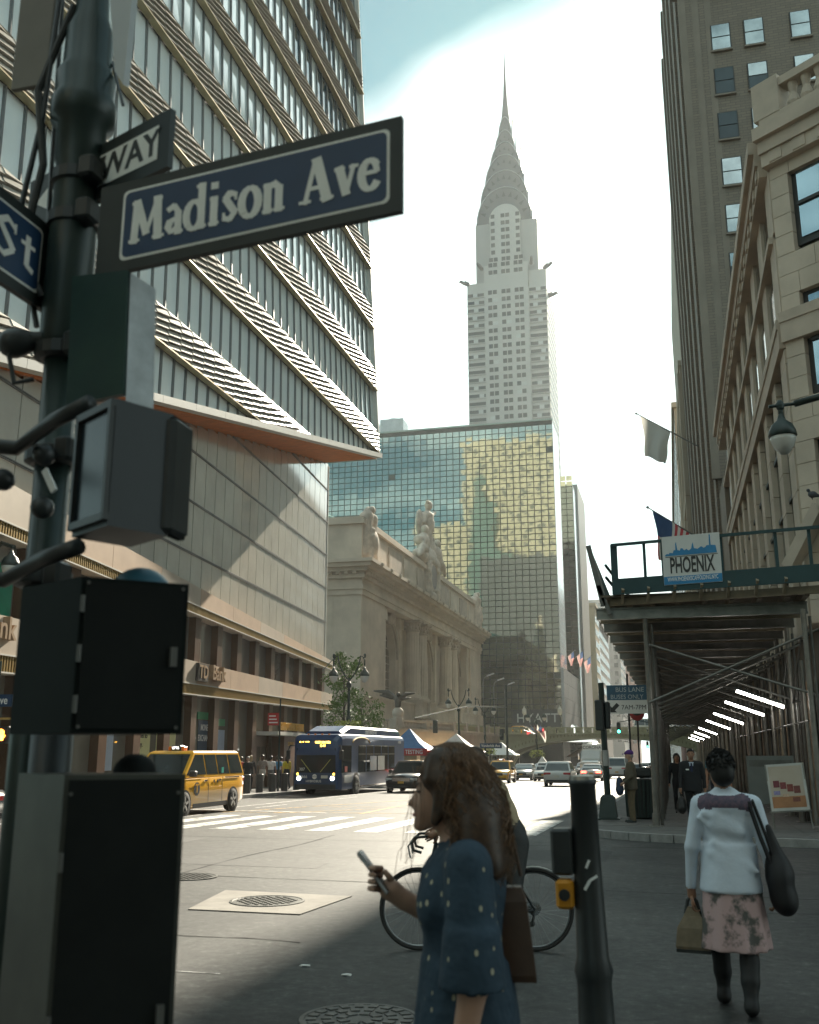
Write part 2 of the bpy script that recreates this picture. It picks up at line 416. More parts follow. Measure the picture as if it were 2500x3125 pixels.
XS, XN = -2.3, -18.5           # kerb lines of the street
YE, YW = 21.5, 4.9             # kerb lines of the avenue
KH = 0.15
def corner_pts(x, y, sx, sy, r, n=10):      # rounded pavement corner, from the street kerb round to the avenue kerb
    out = []
    for i in range(n + 1):
        t = math.pi/2*i/n; out.append((x + sx*(r - r*math.cos(t)), y + sy*(r - r*math.sin(t))))
    return out
def pavement(name, label, outline, kpath):
    """outline: flat polygon (x,y) whose top follows the street fall; kpath: the kerb edge"""
    b = MB(); n = len(outline)
    top = [(x, y, gz(y) + KH) for x, y in outline]; low = [(x, y, gz(y) - 0.1) for x, y in outline]
    b.add(top + low, [tuple(range(n))] + [(i, i + n, (i + 1) % n + n, (i + 1) % n) for i in range(n)])
    o = b.build(name, PAVE); tag(o, label, kind='structure')
    kb = []
    for p, q in zip(kpath[:-1], kpath[1:]):
        L = math.dist(p, q); k = max(1, int(L/2.2))
        for i in range(k): kb.append(((p[0] + (q[0] - p[0])*i/k, p[1] + (q[1] - p[1])*i/k), (p[0] + (q[0] - p[0])*(i + 1)/k, p[1] + (q[1] - p[1])*(i + 1)/k)))
    for p, q in kb[:70]:
        d = Vector((q[0] - p[0], q[1] - p[1], 0)).normalized(); nrm = Vector((d.y, -d.x, 0))*0.09
        g = 0.006; P = Vector((p[0], p[1], 0)) + d*g; Q = Vector((q[0], q[1], 0)) - d*g
        kbm = MB(); rings = []
        for e in (P, Q):
            z = gz(e.y); a, c = e + nrm, e - nrm
            rings.append([(a.x, a.y, z - 0.05), (c.x, c.y, z - 0.05), (c.x, c.y, z + KH + 0.006), (a.x, a.y, z + KH + 0.006)])
        kbm.loft(rings); kbm.build('kerb_stone', KERB, o)
    return o
cse = corner_pts(XS, YE, 1, 1, 3.2)
YA = lambda x: YE - .22*(x - .9)
cse = [(x, y + .35) for x, y in cse]
kp = [(XS, 150), (XS, 60), (XS, 40)] + [(XS, 26)] + cse + [(14, YA(14))]
pv_se = pavement('pavement', 'dark grey pavement under the scaffold shed', [(XS, 560)] + [(XS, 13.01 + 12)] + cse + [(14, YA(14)), (40, YA(14)), (40, 560)], kp)
cne = corner_pts(XN, YE, -1, 1, 3.2)
kp = [(XN, 150), (XN, 60), (XN, 40), (XN, 26)] + cne + [(-34, YE)]
pv_ne = pavement('pavement', 'sunlit pavement in front of the glass tower', [(XN, 560)] + [(XN, 25)] + cne + [(-60, YE), (-60, 560)], kp)
csw = corner_pts(XS, YW, 1, -1, 2.6)
pv_sw = pavement('pavement', 'near pavement at the viewpoint', [(XS, -200)] + [(XS, 2)] + csw + [(40, YW), (40, -200)], [(XS, -4), (XS, 2)] + csw + [(10, YW)])
cnw = corner_pts(XN, YW, -1, -1, 2.6)
pv_nw = pavement('pavement', 'far left pavement across the street', [(XN, -200)] + [(XN, 2)] + cnw + [(-60, YW), (-60, -200)], [(XN, -4), (XN, 2)] + cnw + [(-30, YW)])
# paving flags of the corner pavements, each with its own edges
slab_me = [MB().bevbox(-0.74, 0.74, -0.74, 0.74, -0.03, 0.012, 0.012).mesh('paving_flag', mat('paving_flag_%d' % i, c, 0.72, var=0.25, vs=3.5, bump=0.25, bs=70)) for i, c in enumerate([(0.12,0.117,0.11), (0.135,0.13,0.122), (0.105,0.103,0.098)])]
def flags(par, x0, nx, y0, ny, tilt):
    for i in range(nx):
        for j in range(ny):
            x, y = x0 + 1.5*i, y0 + 1.5*j
            if par is pv_se and (x - 0.75 < XS + 0.3 or (y < YE + 3.0 and x < XS + 3.4 and math.dist((x, y), (XS + 3.2, YE + 3.2)) > 2.0)): continue
            o = link('paving_flag', random.choice(slab_me), par, (x, y, gz(y) + KH)); o.rotation_euler = (-0.01, 0, 0)
flags(pv_se, XS + 1.1, 5, YE + 1.05, 15, 0)
flags(pv_ne, XN - 1.0 - 1.5, 2, 27.6, 20, 0)

# patches of newer surfacing and sealed seams
PATCH = [mat('asphalt_patch_%d' % i, c, .7, var=.3, vs=6, bump=.4, bs=90) for i, c in enumerate(((.034, .035, .035), (.046, .046, .044), (.038, .038, .037)))]
def patch(pts, m, nm='asphalt_patch', dz=.0025):
    b = MB(); b.poly([(x, y, gz(y) + dz) for x, y in pts]); b.build(nm, m, road)
patch([(-8.6, 9.2), (-6.9, 9.0), (-6.6, 12.6), (-8.4, 12.9)], PATCH[1]); patch([(-10.5, 15.5), (-5.4, 15.2), (-5.5, 16.1), (-10.4, 16.5)], PATCH[2]); patch([(-3.0, 17.5), (-1.2, 17.5), (-1.2, 19.6), (-3.1, 19.4)], PATCH[0]); patch([(-13, 17.8), (-9.6, 18.0), (-9.7, 20.5), (-13, 20.2)], PATCH[1])
TAR = mat('tar_seam', (.018, .018, .018), .9, var=.3, spec=.1)
for j, (x0, y0, x1, y1) in enumerate(((-14, 14.2, 4, 13.4), (-6.9, 7.0, -7.4, 22), (-9, 9.8, -3.4, 9.3), (.6, 12.2, 8, 12.6), (-12, 20.9, 2, 20.4))):
    n_ = 26; L_ = []; R_ = []
    for i in range(n_ + 1):
        t_ = i/n_; x = lerp_(x0, x1, t_) + .06*math.sin(i*.6 + j) + random.uniform(-.012, .012); y = lerp_(y0, y1, t_) + .05*math.cos(i*.7 + j) + random.uniform(-.012, .012); w = random.uniform(.006, .018)
        dx, dy = (0, w) if abs(x1 - x0) > abs(y1 - y0) else (w, 0); L_.append((x - dx, y - dy, gz(y) + .004)); R_.append((x + dx, y + dy, gz(y) + .004))
    b = MB(); b.loft([[a, c] for a, c in zip(L_, R_)], caps=False, closed=False); b.build('tar_seam', TAR, road)
# crossing, lane and box markings
def strip(name, p, q, w, m, dz=0.005):
    p, q = Vector((*p, 0)), Vector((*q, 0)); d = (q - p).normalized(); nn = Vector((-d.y, d.x, 0))*w/2; b = MB()
    b.poly([(v.x, v.y, gz(v.y) + dz) for v in (p + nn, p - nn, q - nn, q + nn)]); return b.build(name, m, road)
x = -3.4
while x > -17.6:
    strip('crosswalk_stripe', (x, 23.2 + random.uniform(-.05, .05)), (x, 29.2 + random.uniform(-.1, .1)), 0.62, PAINT); x -= 1.22
for p, q in (((-14.2, 30.6), (-11.0, 43.0)), ((-12.4, 30.8), (-10.0, 34.6)), ((-9.65, 31.2), (-10.2, 41.0)), ((-13.4, 31.0), (-8.0, 31.9)), ((-12.2, 35.5), (-8.6, 36.6))): strip('box_junction_line', p, q, 0.13, YPAINT)
for x in (-10.3, -10.55): strip('centre_line', (x, 44), (x, 135), 0.11, YPAINT)
for y in range(34, 130, 9):
    strip('lane_line', (-6.3, y), (-6.3, y + 3), 0.12, PAINT); strip('lane_line', (-14.4, y), (-14.4, y + 3), 0.12, PAINT)
strip('stop_line', (-16.0, 32.4), (-10.8, 31.4), 0.28, PAINT); strip('edge_line', (-15.3, 31.5), (-15.6, 60), 0.14, PAINT)
for y in (40.0, 46.0):          # worn arrow patch on the near lane
    strip('lane_arrow', (-4.0, y), (-4.4, y + 2.6), 0.2, PAINT); strip('lane_arrow', (-5.2, y + 1.9), (-3.6, y + 2.2), 0.3, PAINT)
for x in (-5.0, -8.5, -12.0): strip('stop_line', (x - 1.4, 7.9), (x + 1.4, 7.9), 0.02, PAINT)
strip('avenue_lane_line', (1.8, 13.6), (9.0, 13.6), 0.10, PAINT)

# manholes
IRON = mat('cast_iron', (0.10, 0.098, 0.092), 0.5, metal=0.4, var=0.3, vs=8, bump=0.2)
CONC = mat('concrete_patch', (0.20, 0.182, 0.16), 0.8, var=0.2, vs=3, bump=0.3, bs=50)
b = MB(); b.prism([(-5.36, 10.85, 0.004), (-4.02, 10.82, 0.004), (-3.90, 12.28, 0.004), (-5.62, 12.40, 0.004)], (0, 0, 0.008))
t = thing('manhole', 'round grated manhole set in a pale concrete square', 'manhole', (-4.73, 11.62, 0.0), world=True); b.build('concrete_collar', CONC, t)
def manhole(t, c, r, kind):
    b = MB(); b.lathe((c[0], c[1], 0), [(r, 0.0), (r, c[2] + 0.008), (r - 0.03, c[2] + 0.01), (r - 0.035, c[2] + 0.004), (r - 0.05, c[2] + 0.004)], 40); b.build('frame_ring', IRON, t)
    b = MB()
    if kind == 'grid':
        s = 0.052; n = int(r/s)
        for i in range(-n, n + 1):
            for j in range(-n, n + 1):
                if math.hypot(i*s, j*s) < r - 0.075 and (i + j) % 2 == 0: b.box(c[0] + i*s - .021, c[0] + i*s + .021, c[1] + j*s - .021, c[1] + j*s + .021, c[2], c[2] + .013)
    else:
        for q, rr in enumerate((0.30*r, 0.55*r, 0.8*r)):
            n = 8 + 6*q
            for i in range(n):
                a = 2*math.pi*(i + .5*q)/n; d = Vector((math.cos(a), math.sin(a), 0)); b.obox(Vector((c[0], c[1], c[2] + .006)) + d*rr, d*(.085*r), Vector((-d.y, d.x, 0))*(.075*r), (0, 0, .006))
    b.build('tread_pattern', IRON, t)
manhole(t, (-4.73, 11.62, 0.013), 0.44, 'grid')
t = thing('manhole', 'flat iron manhole in the sunlit road beside the dark cabinet', 'manhole', (-6.75, 13.6, -.006), world=True); manhole(t, (-6.75, 13.6, 0.002), 0.42, 'grid')
t = thing('manhole', 'patterned manhole in the shaded road at the bottom of the picture', 'manhole', (-2.11, 6.85, 0), world=True); manhole(t, (-2.11, 6.85, 0.004), 0.40, 'rad')
b = MB(); b.lathe((-2.11, 6.85, 0), [(0.385, 0.001), (0.385, 0.006), (0.02, 0.007)], 40); b.build('cover', mat('worn_iron', (0.22, 0.215, 0.2), 0.45, metal=0.3, var=0.35, vs=9), t)
PAPER = mat('litter_paper', (0.62, 0.61, 0.58), 0.8, var=0.05)
for i, (x, y, nm) in enumerate([(-3.05, 8.35, 'crumpled pale paper scrap on the sunlit road, nearest one'), (-2.45, 10.9, 'white paper scrap lying on the edge of the road shadow'), (-2.6, 8.1, 'small flat paper scrap on the shaded road')]):
    b = MB(); s = 0.05
    b.loft([[(x + s*random.uniform(.6, 1.2)*math.cos(a), y + s*.6*random.uniform(.6, 1.2)*math.sin(a), z) for a in np.linspace(0, 5.4, 7)] for z in (0.003, 0.012)]); tag(b.build('paper_scrap', PAPER), nm, 'litter')
# ------------------------------------------------------------------ glass tower on the left
TG = mat('tower_glass', (0.78, 0.83, 0.82), 0.08, metal=0.0, var=0.06, vs=0.3, spec=1.0, coat=1.0)
TGD = mat('tower_glass_dark', (0.10, 0.16, 0.19), 0.05, metal=0.5, var=0.05, vs=0.3)
FIN = mat('fin_metal', (0.17, 0.175, 0.175), 0.45, metal=0.5, var=0.1, vs=1)
TERRA = mat('terracotta_pale', (0.40, 0.36, 0.31), 0.42, var=0.10, vs=1.2)
CORE = mat('tower_core', (0.035, 0.042, 0.045), 0.6, var=0.1)
BRASS = mat('bronze_strip', (0.40, 0.33, 0.19), 0.4, metal=0.7, var=0.1)
FASC = mat('pale_fascia', (0.55, 0.53, 0.49), 0.5, var=0.06, vs=1)
WOOD = mat('soffit_wood', (0.58, 0.17, 0.03), 0.6, var=0.2, vs=2.0, spec=.2)
tower = thing('office_tower', 'tall glass tower with pale ridged spandrels over an orange soffit', 'building', (-24, 46, gz(46)), world=True)
TX = -20.0; Y0, Y1 = 23.5, 68.5; BW = 1.125; NB = 40; FH = 4.85; SH = 1.75
def zs(y): return 14.0 + (y - 25.37)*0.2165           # the soffit edge climbs towards the east
def TM(x, y, z):                                     # the tower leans back as it rises
    k = max(0.0, z - 22.0); return (x - 0.030*k, y - (y - Y0)/(Y1 - Y0)*0.085*k, z)
def tpoly(x, y0, y1, za, zb, inset=0.0):
    """a bay rectangle cut by the sloping soffit edge, as (y,z) points"""
    p = [(y0, max(za, zs(y0))), (y1, max(za, zs(y1))), (y1, zb), (y0, zb)]
    if p[0][1] >= zb - .02 and p[1][1] >= zb - .02: return None
    if p[1][1] > zb:                       # right end cut away
        t = (zb - p[0][1])/(p[1][1] - p[0][1]); p = [p[0], (y0 + (y1 - y0)*t, zb), (y0, zb)]
    return p
levels = range(-1, 9)
b = MB()
ring = lambda z: [TM(-62, Y0, z), TM(TX - 0.45, Y0, z), TM(TX - 0.45, Y1 - 0.1, z), TM(-62, Y1 - 0.1, z)]
r0 = [(-62, Y0, zs(Y0)), (TX - .45, Y0, zs(Y0)), (TX - .45, Y1 - .1, zs(Y1)), (-62, Y1 - .1, zs(Y1))]
b.loft([r0, ring(30), ring(69)]); b.build('tower_core', CORE, tower)
npane = 0
for i in range(NB):
    ya = Y0 + BW*i; yb = ya + BW
    for k in levels:
        s0 = 18.5 + FH*k; s1 = s0 + SH
        # glazing above this spandrel
        p = tpoly(TX, ya + 0.025, yb - 0.025, s1 + 0.04, s0 + FH - 0.04)
        if p and not (k >= 6 and i < 12 + (k - 6)*5):
            jx = random.uniform(-.006, .006); q = MB(); q.prism([TM(TX - 0.28 + jx*(j % 2), y, z) for j, (y, z) in enumerate(p)], (-0.06, 0, 0))
            dark = k >= 5 and i >= 26 and random.random() < 0.75
            q.build('window_pane', TGD if dark else TG, tower); npane += 1
        if k >= 7 and i < 14: continue
        p = tpoly(TX, ya + 0.012, yb - 0.012, s0, s1)
        if not p: continue
        # ridged spandrel panel: sloping ledges that catch the light from above
        q = MB(); nr = 6; ym0, ym1 = ya + .012, yb - .012; sl = .2165
        for r in range(-1, nr):                    # ledges climb with the same slope as the soffit edge
            e = []
            for y in (ym0, ym1):
                a_ = s0 + SH*r/nr + sl*(y - ya); lo_, hi_ = max(a_, s0, zs(y)), min(a_ + SH/nr, s1); e.append((lo_, max(lo_ + .004, hi_)))
            if (e[0][1] - e[0][0]) + (e[1][1] - e[1][0]) < .04: continue
            rg = []
            for y, (lo_, hi_) in zip((ym0, ym1), e):
                f_ = min(1.0, (hi_ - lo_)/(SH/nr)); rg.append([TM(x, y, z) for x, z in ((TX - .20, lo_), (TX - .14 + .24*f_, lo_ + .015), (TX - .04, hi_ - .02*f_), (TX - .20, hi_))])
            q.loft(rg)
        if q.v: q.build('spandrel_panel', TERRA, tower)
nfin = 0; finrest = MB()
for i in range(NB + 1):
    y = Y0 + BW*i; z0 = zs(y) + 0.02
    zt = 52 if i < 18 else 66
    a = [(TX - .30, y - .035), (TX - .17, y - .035), (TX - .17, y + .035), (TX - .30, y + .035)]
    for k in range(-2, 9):                         # fins stand before the glazing, broken by the spandrels
        s1 = 18.5 + FH*k + SH; e = s1 + FH - SH
        lo = max(s1, z0)
        if lo > e - .1 or lo > zt: continue
        q = MB(); q.loft([[TM(x, yy, lo) for x, yy in a], [TM(x, yy, e) for x, yy in a]]); nfin += 1
        if nfin <= 300: q.build('fin', FIN, tower)
        else: finrest.v or None; finrest.add(q.v, q.f)
if finrest.v: finrest.build('fin', FIN, tower, kind='stuff')
for k in levels:                                   # bronze strip under every spandrel
    z = 18.5 + FH*k; y1 = min(Y1, 25.37 + (z - 14.0)/0.2165 - .1) if z < zs(Y1) else Y1
    if y1 < Y0 + 1: continue
    q = MB(); q.loft([[TM(x, y, zz) for x, zz in ((TX - .2, z - .07), (TX + .16, z - .07), (TX + .16, z - .005), (TX - .2, z - .005))] for y in (Y0, y1)]); q.build('drip_edge', BRASS, tower)
q = MB(); q.loft([[TM(x, Y1 + y, z) for x, y in ((TX - .5, -.09), (TX + .06, -.09), (TX + .06, .1), (TX - .5, .1))] for z in (zs(Y1), 40, 66)]); q.build('corner_trim', FASC, tower)
# fascia along the soffit edge, in lengths
for i in range(15):
    ya, yb = Y0 + 3*i, min(Y1 + .25, Y0 + 3*i + 2.98)
    q = MB(); q.loft([[(x, y, zs(y) + dz) for x, dz in ((TX - .3, -.32), (TX + .2, -.32), (TX + .2, .02), (TX - .3, .02))] for y in (ya, yb)]); q.build('fascia_panel', FASC, tower)
q = MB(); q.loft([[(x, Y1 + dy, zs(Y1) + dz) for dy, dz in ((.0, -.33), (.25, -.33), (.25, 0), (.0, 0))] for x in (TX - .31, -40)]); q.build('fascia_end', FASC, tower)
for i in range(36):                                # timber boards of the soffit
    xa = TX - .31 - .17*i; q = MB()
    q.loft([[(x, y, zs(y) + dz) for x, dz in ((xa, -.34), (xa - .15, -.34), (xa - .15, -.26), (xa, -.26))] for y in (Y0, Y1 - .02)]); q.build('soffit_board', WOOD, tower)
q = MB(); q.poly([(TX - .3, Y0, zs(Y0) - .25), (TX - .3, Y1 - .03, zs(Y1) - .25), (-40, Y1 - .03, zs(Y1) - .25), (-40, Y0, zs(Y0) - .25)]); q.build('soffit_back', mat('soffit_dark', (0.12, 0.045, 0.018), 0.7), tower)

# ---- podium, turned a little away from the street
P0, P1 = Vector((-20.45, 26.0, 0)), Vector((-24.35, 69.4, 0)); PD = (P1 - P0).normalized(); PN = Vector((PD.y, -PD.x, 0)); PL = (P1 - P0).length
def PP(s, d, z): v = P0 + PD*s + PN*d; return (v.x, v.y, z)
def pbox(m, s0, s1, d0, d1, za0, za1, zb0=None, zb1=None):
    """box on the podium face: along s0..s1, depth d0..d1, bottom za0->za1, top zb0->zb1 (start->end)"""
    m.loft([[PP(s, d0, za), PP(s, d1, za), PP(s, d1, zb), PP(s, d0, zb)] for s, za, zb in ((s0, za0, zb0), (s1, za1, zb1))]); return m
lerp = lambda a, c, t: a + (c - a)*t
PODG = mat('podium_glass', (0.50, 0.475, 0.42), 0.06, metal=0.0, var=0.10, vs=0.5, spec=1.0, coat=.6)
STONE = mat('podium_stone', (0.45, 0.315, 0.22), 0.55, var=0.10, vs=0.8)
STONE2 = mat('podium_stone_grey', (0.42, 0.345, 0.275), 0.55, var=0.10, vs=0.8)
SLAT = mat('gilt_slat', (0.42, 0.29, 0.11), 0.35, metal=0.6, var=0.1)
BRONZE = mat('bronze_pier', (0.10, 0.052, 0.028), 0.38, metal=0.5, var=0.2, vs=1.0)
SHOPG = mat('shop_glass', (0.20, 0.19, 0.16), 0.04, metal=0.2, var=0.15, vs=0.4, spec=0.9)
WING = mat('window_glass_grey', (0.26, 0.26, 0.245), 0.06, metal=0.45, var=0.15, vs=0.25, spec=0.9)
DARKB = mat('dark_backing', (0.03, 0.028, 0.026), 0.7)
b = MB(); b.loft([[PP(-2, -.35, z), PP(PL - .02, -.35, z), (-48, P1.y - .02, z), (-48, P0.y - 2, z)] for z in (-.7, 13.0)])
b.loft([[PP(-2, -.35, 13.0), PP(PL - .02, -.35, 13.0), (-48, P1.y - .02, 13.0), (-48, P0.y - 2, 13.0)], [PP(-2, -.35, zs(24) - .3), PP(PL - .02, -.35, zs(68.4) - .3), (-48, P1.y - .02, zs(68.4) - .3), (-48, P0.y - 2, zs(24) - .3)]], caps=False)
b.build('podium_core', DARKB, tower)
f1t = lambda s: lerp(10.05, 8.18, s/PL); f1b = lambda s: lerp(8.75, 7.86, s/PL); f1c = lambda s: lerp(8.36, 7.52, s/PL)
GWp = 1.42; n = int(PL/GWp) + 1
for i in range(-1, n):
    s0, s1 = GWp*i + .035, min(GWp*(i + 1) - .035, PL - .05)
    if s1 - s0 < .2: continue
    ym = P0.y + PD.y*(s0 + s1)/2; top = zs(ym) - .36
    z = 8.5
    while z < top:
        za = max(z + .02, f1t(s0) + .05); zb = min(z + 2.5 - .02, top)
        if zb - za > .15:
            q = MB(); pbox(q, s0, s1, -.04, random.uniform(-.004, .004), za, za - (.02), zb, zb); q.build('glass_panel', PODG, tower)
        z += 2.5
for z in (11.0, 13.5, 16.0, 18.5, 21.0):              # pressure caps between the rows
    sA = max(-1.5, ((z + .4 - 14.0)/0.2165 + 25.37 - P0.y)/PD.y) if z > 13.5 else -1.5
    if z + .2 > zs(68): continue
    q = MB(); pbox(q, sA, PL, .002, .06, z - .05, z - .05, z - .015, z - .015); pbox(q, sA, PL, .002, .06, z + .015, z + .015, z + .05, z + .05); q.build('transom', FIN, tower)
q = MB(); pbox(q, PL - .06, PL + .06, -.4, .05, 8.1, 8.1, zs(68.5) - .4, zs(68.5) - .4); q.build('corner_post', FASC, tower)
for lo, md, hi, tag_ in ((f1c, f1b, f1t, 'a'), (lambda s: lerp(4.12, 4.63, s/PL), lambda s: lerp(4.62, 4.98, s/PL), lambda s: lerp(5.85, 5.8, s/PL), 'b')):
    s = -1.5; k = 0
    while s < PL:                                     # stone facing in lengths
        e = min(PL + .5, s + 4.7)
        q = MB(); pbox(q, s + .012, e - .012, -.1, .50, md(s) + .05, md(e) + .05, hi(s), hi(e)); q.build('stone_facing', STONE if k % 3 else STONE2, tower); s += 4.7; k += 1
    q = MB(); pbox(q, -1.5, PL + .5, -.1, .56, lo(-1.5) - .05, lo(PL) - .05, lo(-1.5), lo(PL)); pbox(q, -1.5, PL + .5, -.1, .54, md(-1.5) - .0, md(PL) - .0, md(-1.5) + .05, md(PL) + .05); q.build('metal_edge', FASC, tower)
    q = MB(); pbox(q, -1.5, PL + .4, -.1, .36, lo(-1.5), lo(PL), md(-1.5), md(PL)); q.build('slat_backing', DARKB, tower)
    sm = MB().box(-.035, .035, -.035, .035, 0, 1).mesh('slat', SLAT)
    j = 0; s = -1.4
    while s < PL + .4:
        p = PP(s, .47, lo(s)); o = link('slat', sm, tower, p, math.atan2(PD.y, PD.x)); o.scale = (1, 1, md(s) - lo(s)); s += .155
# first floor windows between bronze piers
pier_s = [-.6 + 3.05*i for i in range(15)]
for i, s in enumerate(pier_s):
    q = MB(); pbox(q, s - .36, s + .36, -.2, .30, 5.82, 5.82, f1c(s) - .06, f1c(s) - .06); q.build('bronze_pier', BRONZE, tower)
    q = MB(); g = gz(P0.y + s) + KH; pbox(q, s - .33, s + .33, -.2, .28, g, g, 4.1 + .0118*s - .02, 4.1 + .0118*s - .02); q.build('bronze_column', BRONZE, tower)
    if i + 1 < len(pier_s):
        e = pier_s[i + 1]
        q = MB(); pbox(q, s + .36, e - .36, -.1, -.05, 5.82, 5.82, f1c(s) - .08, f1c(e) - .08); q.build('window_pane', WING, tower)
        q = MB(); pbox(q, s + .55, s + 1.25, -.04, -.02, 5.84, 5.84, 7.1 - .01*s, 7.1 - .01*s); q.build('blind', mat('blind_pale', (0.50, 0.47, 0.41), 0.7), tower)
        q = MB(); pbox(q, s + .33, e - .33, -.12, -.07, g, g, 4.08 + .0118*s, 4.08 + .0118*e); q.build('shop_window', SHOPG, tower)
# cream panel with the lobby's light in its colour, posters and signs behind the shop glass
def ppanel(name, s0, s1, z0, z1, m, d=.0, par=tower): q = MB(); pbox(q, s0, s1, d - .03, d, z0, z0, z1, z1); return q.build(name, m, par)
CREAM = mat('poster_cream', (0.66, 0.63, 0.33), 0.6, var=0.05); NAVY = mat('poster_navy', (0.035, 0.07, 0.12), 0.5); GREENP = mat('bank_green', (0.02, 0.22, 0.09), 0.5); PALEB = mat('panel_pale_blue', (0.40, 0.47, 0.58), 0.6, var=.05)
INKM = mat('ink_dark', (0.03, 0.03, 0.025), 0.6); WHT = mat('sign_white', (0.78, 0.77, 0.74), 0.5, var=.03)
ZB = lambda s: gz(P0.y + s) + KH
for s0, s1, z0, z1, m, nm in ((9.0, 10.1, 1.0, 3.6, PALEB, 'window_poster'), (11.4, 13.6, .6, 3.8, CREAM, 'window_poster'), (14.3, 16.4, 1.0, 3.4, CREAM, 'painted_lobby_light'), (17.4, 18.5, .6, 3.2, PALEB, 'window_poster'), (19.2, 20.9, 1.2, 3.2, NAVY, 'window_poster'), (21.2, 22.9, .4, 2.8, PALEB, 'window_poster'), (19.0, 20.9, 3.25, 3.6, GREENP, 'bank_strip'), (21.2, 22.9, 3.0, 3.35, GREENP, 'bank_strip')):
    ppanel(nm, s0, s1, z0, z1, m, -.03)
for i, ln in enumerate(('You inspire', 'to be friend', 'in a city that', 'welcomes so', 'many.')): lettering(ln, 0.30, INKM, tower, Vector(PP(12.5, -.022, 3.45 - .36*i)), PD, offset=.006)
for i, ln in enumerate(('MONEY', 'EXCHANGE')): lettering(ln, 0.42, WHT, tower, Vector(PP(20.05, -.022, 2.85 - .5*i)), PD, offset=.006, sx=.8)
for s in (18.0,):
    for i in range(9): ppanel('poster_text_line', s - .4, s - .4 + random.uniform(.5, .8), 2.9 - .24*i, 2.98 - .24*i, INKM, -.012)
# poster with a face-like pale shape cannot be read from here: plain green street banner at the near end
ppanel('window_banner', -.2, 1.9, 5.9, 7.6, mat('banner_green', (0.01, 0.17, 0.11), 0.5, var=.25, vs=1.5), .02)
# terminal entrance canopy
q = MB(); pbox(q, 27.4, 33.4, .0, 1.5, 2.62, 2.62, 2.82, 2.82); q.build('entrance_canopy', FASC, tower)
lettering('GRAND CENTRAL TERMINAL', 0.62, mat('sign_gilt', (0.62, 0.38, 0.10), 0.35, metal=.5), tower, Vector(PP(30.4, 1.45, 3.1)), PD, sx=.62, offset=.006, extrude=.04)
q = MB(); pbox(q, 27.6, 30.4, -.05, .12, ZB(28), ZB(28), 2.6, 2.6); q.build('door_surround', BRONZE, tower)
for s in (27.9, 28.75, 29.6):
    q = MB(); pbox(q, s, s + .62, .125, .14, ZB(28) + .1, ZB(28) + .1, 2.0, 2.0); o = q.build('door', SHOPG, tower)
    q = MB(); pbox(q, s + .5, s + .54, .145, .19, ZB(28) + .7, ZB(28) + .7, 1.4, 1.4); q.build('handle', BRASS, o)
q = MB(); pbox(q, 30.5, 33.2, .0, .95, ZB(31), ZB(31), 2.6, 2.6); q.build('entrance_wing', mat('entrance_brown', (0.12, 0.05, 0.025), .45, var=.15), tower)
lettering('SUBWAY', 0.34, mat('sign_gilt', (0.62, 0.38, 0.10)), tower, Vector(PP(31.9, .96, 2.15)), PD, sx=.9, extrude=.01)
# bank lettering on the stone band
LETB = mat('bank_letter', (0.30, 0.20, 0.12), 0.45)
for s, txt in ((19.1, 'Bank'), (-.35, 'Bank')):
    lettering(txt, 1.0, LETB, tower, Vector(PP(s + .6, .62, 5.42)), PD, extrude=.12, offset=.012, sx=.95)
    q = MB(); pbox(q, s - 2.0, s - .75, .5, .66, 4.95, 4.95, 5.78, 5.78); o = q.build('bank_square', mat('bank_square_dark', (.06, .05, .045), .4), tower)
    lettering('TD', 0.85, LETB, tower, Vector(PP(s - 1.38, .67, 5.36)), PD, extrude=.02, offset=.015)
q = MB(); q.tube([PP(40.9, .5, 7.2), PP(41.6, 1.4, 8.4)], .035, 6); q.build('flag_arm', FIN, tower)
# ------------------------------------------------------------------ railway terminal with columns and statues
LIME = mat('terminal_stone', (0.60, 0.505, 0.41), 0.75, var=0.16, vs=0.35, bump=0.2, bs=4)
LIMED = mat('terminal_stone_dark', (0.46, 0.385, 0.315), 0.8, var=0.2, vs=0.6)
STAT = mat('statue_stone', (0.54, 0.46, 0.385), 0.8, var=0.25, vs=1.2)
GCW = mat('terminal_window', (0.05, 0.06, 0.062), 0.08, metal=0.3, var=0.2)
COPPER = mat('green_copper', (0.20, 0.33, 0.28), 0.6, var=0.15, vs=0.8)
gc = thing('railway_terminal', 'stone railway terminal with tall fluted columns and rooftop statues', 'building', (-45, 142, gz(142)), world=True)
GX = -33.0; GA, GB_ = 106.0, 179.0; GM = (GA + GB_)/2
b = MB(); b.box(-80, GX - 3.2, GA + .3, GB_ - .3, -2, 20.2); b.build('main_block', LIME, gc)
b = MB()                                   # end piers
b.box(GX - 3.3, GX, GA, GA + 9.6, 7.86, 20.0); b.build('end_pier', LIME, gc)
b = MB(); b.box(GX - 3.3, GX, GB_ - 9.6, GB_, 7.86, 20.0); b.build('end_pier', LIME, gc)
b = MB(); b.box(-80, GX - 3.31, GA - .02, GA + .29, 7.86, 20.0); b.build('west_wall', LIME, gc)
# west wall pilasters and window
for x in (-42, -52, -62): MB().box(x - 1.1, x + 1.1, GA - .45, GA - .03, 7.9, 19.4).build('pilaster', LIME, gc)
for x in (-47, -57): 
    q = MB(); q.prism([(x + 2.6*math.cos(t) if k else x, GA - .06, 15 + 2.6*math.sin(t)) for k, t in [(1, math.pi*i/10) for i in range(11)]] + [(x - 2.6, GA - .06, 8.4), (x + 2.6, GA - .06, 8.4)], (0, .05, 0)); q.build('side_window', GCW, gc)
b = MB(); b.box(-80, GX + .7, GA - .7, GB_ + .7, gz(142), 5.4); b.box(-80, GX + .45, GA - .45, GB_ + .45, 5.4, 7.6); b.box(-80, GX + .6, GA - .6, GB_ + .6, 7.6, 7.85); b.build('plinth', LIME, gc)
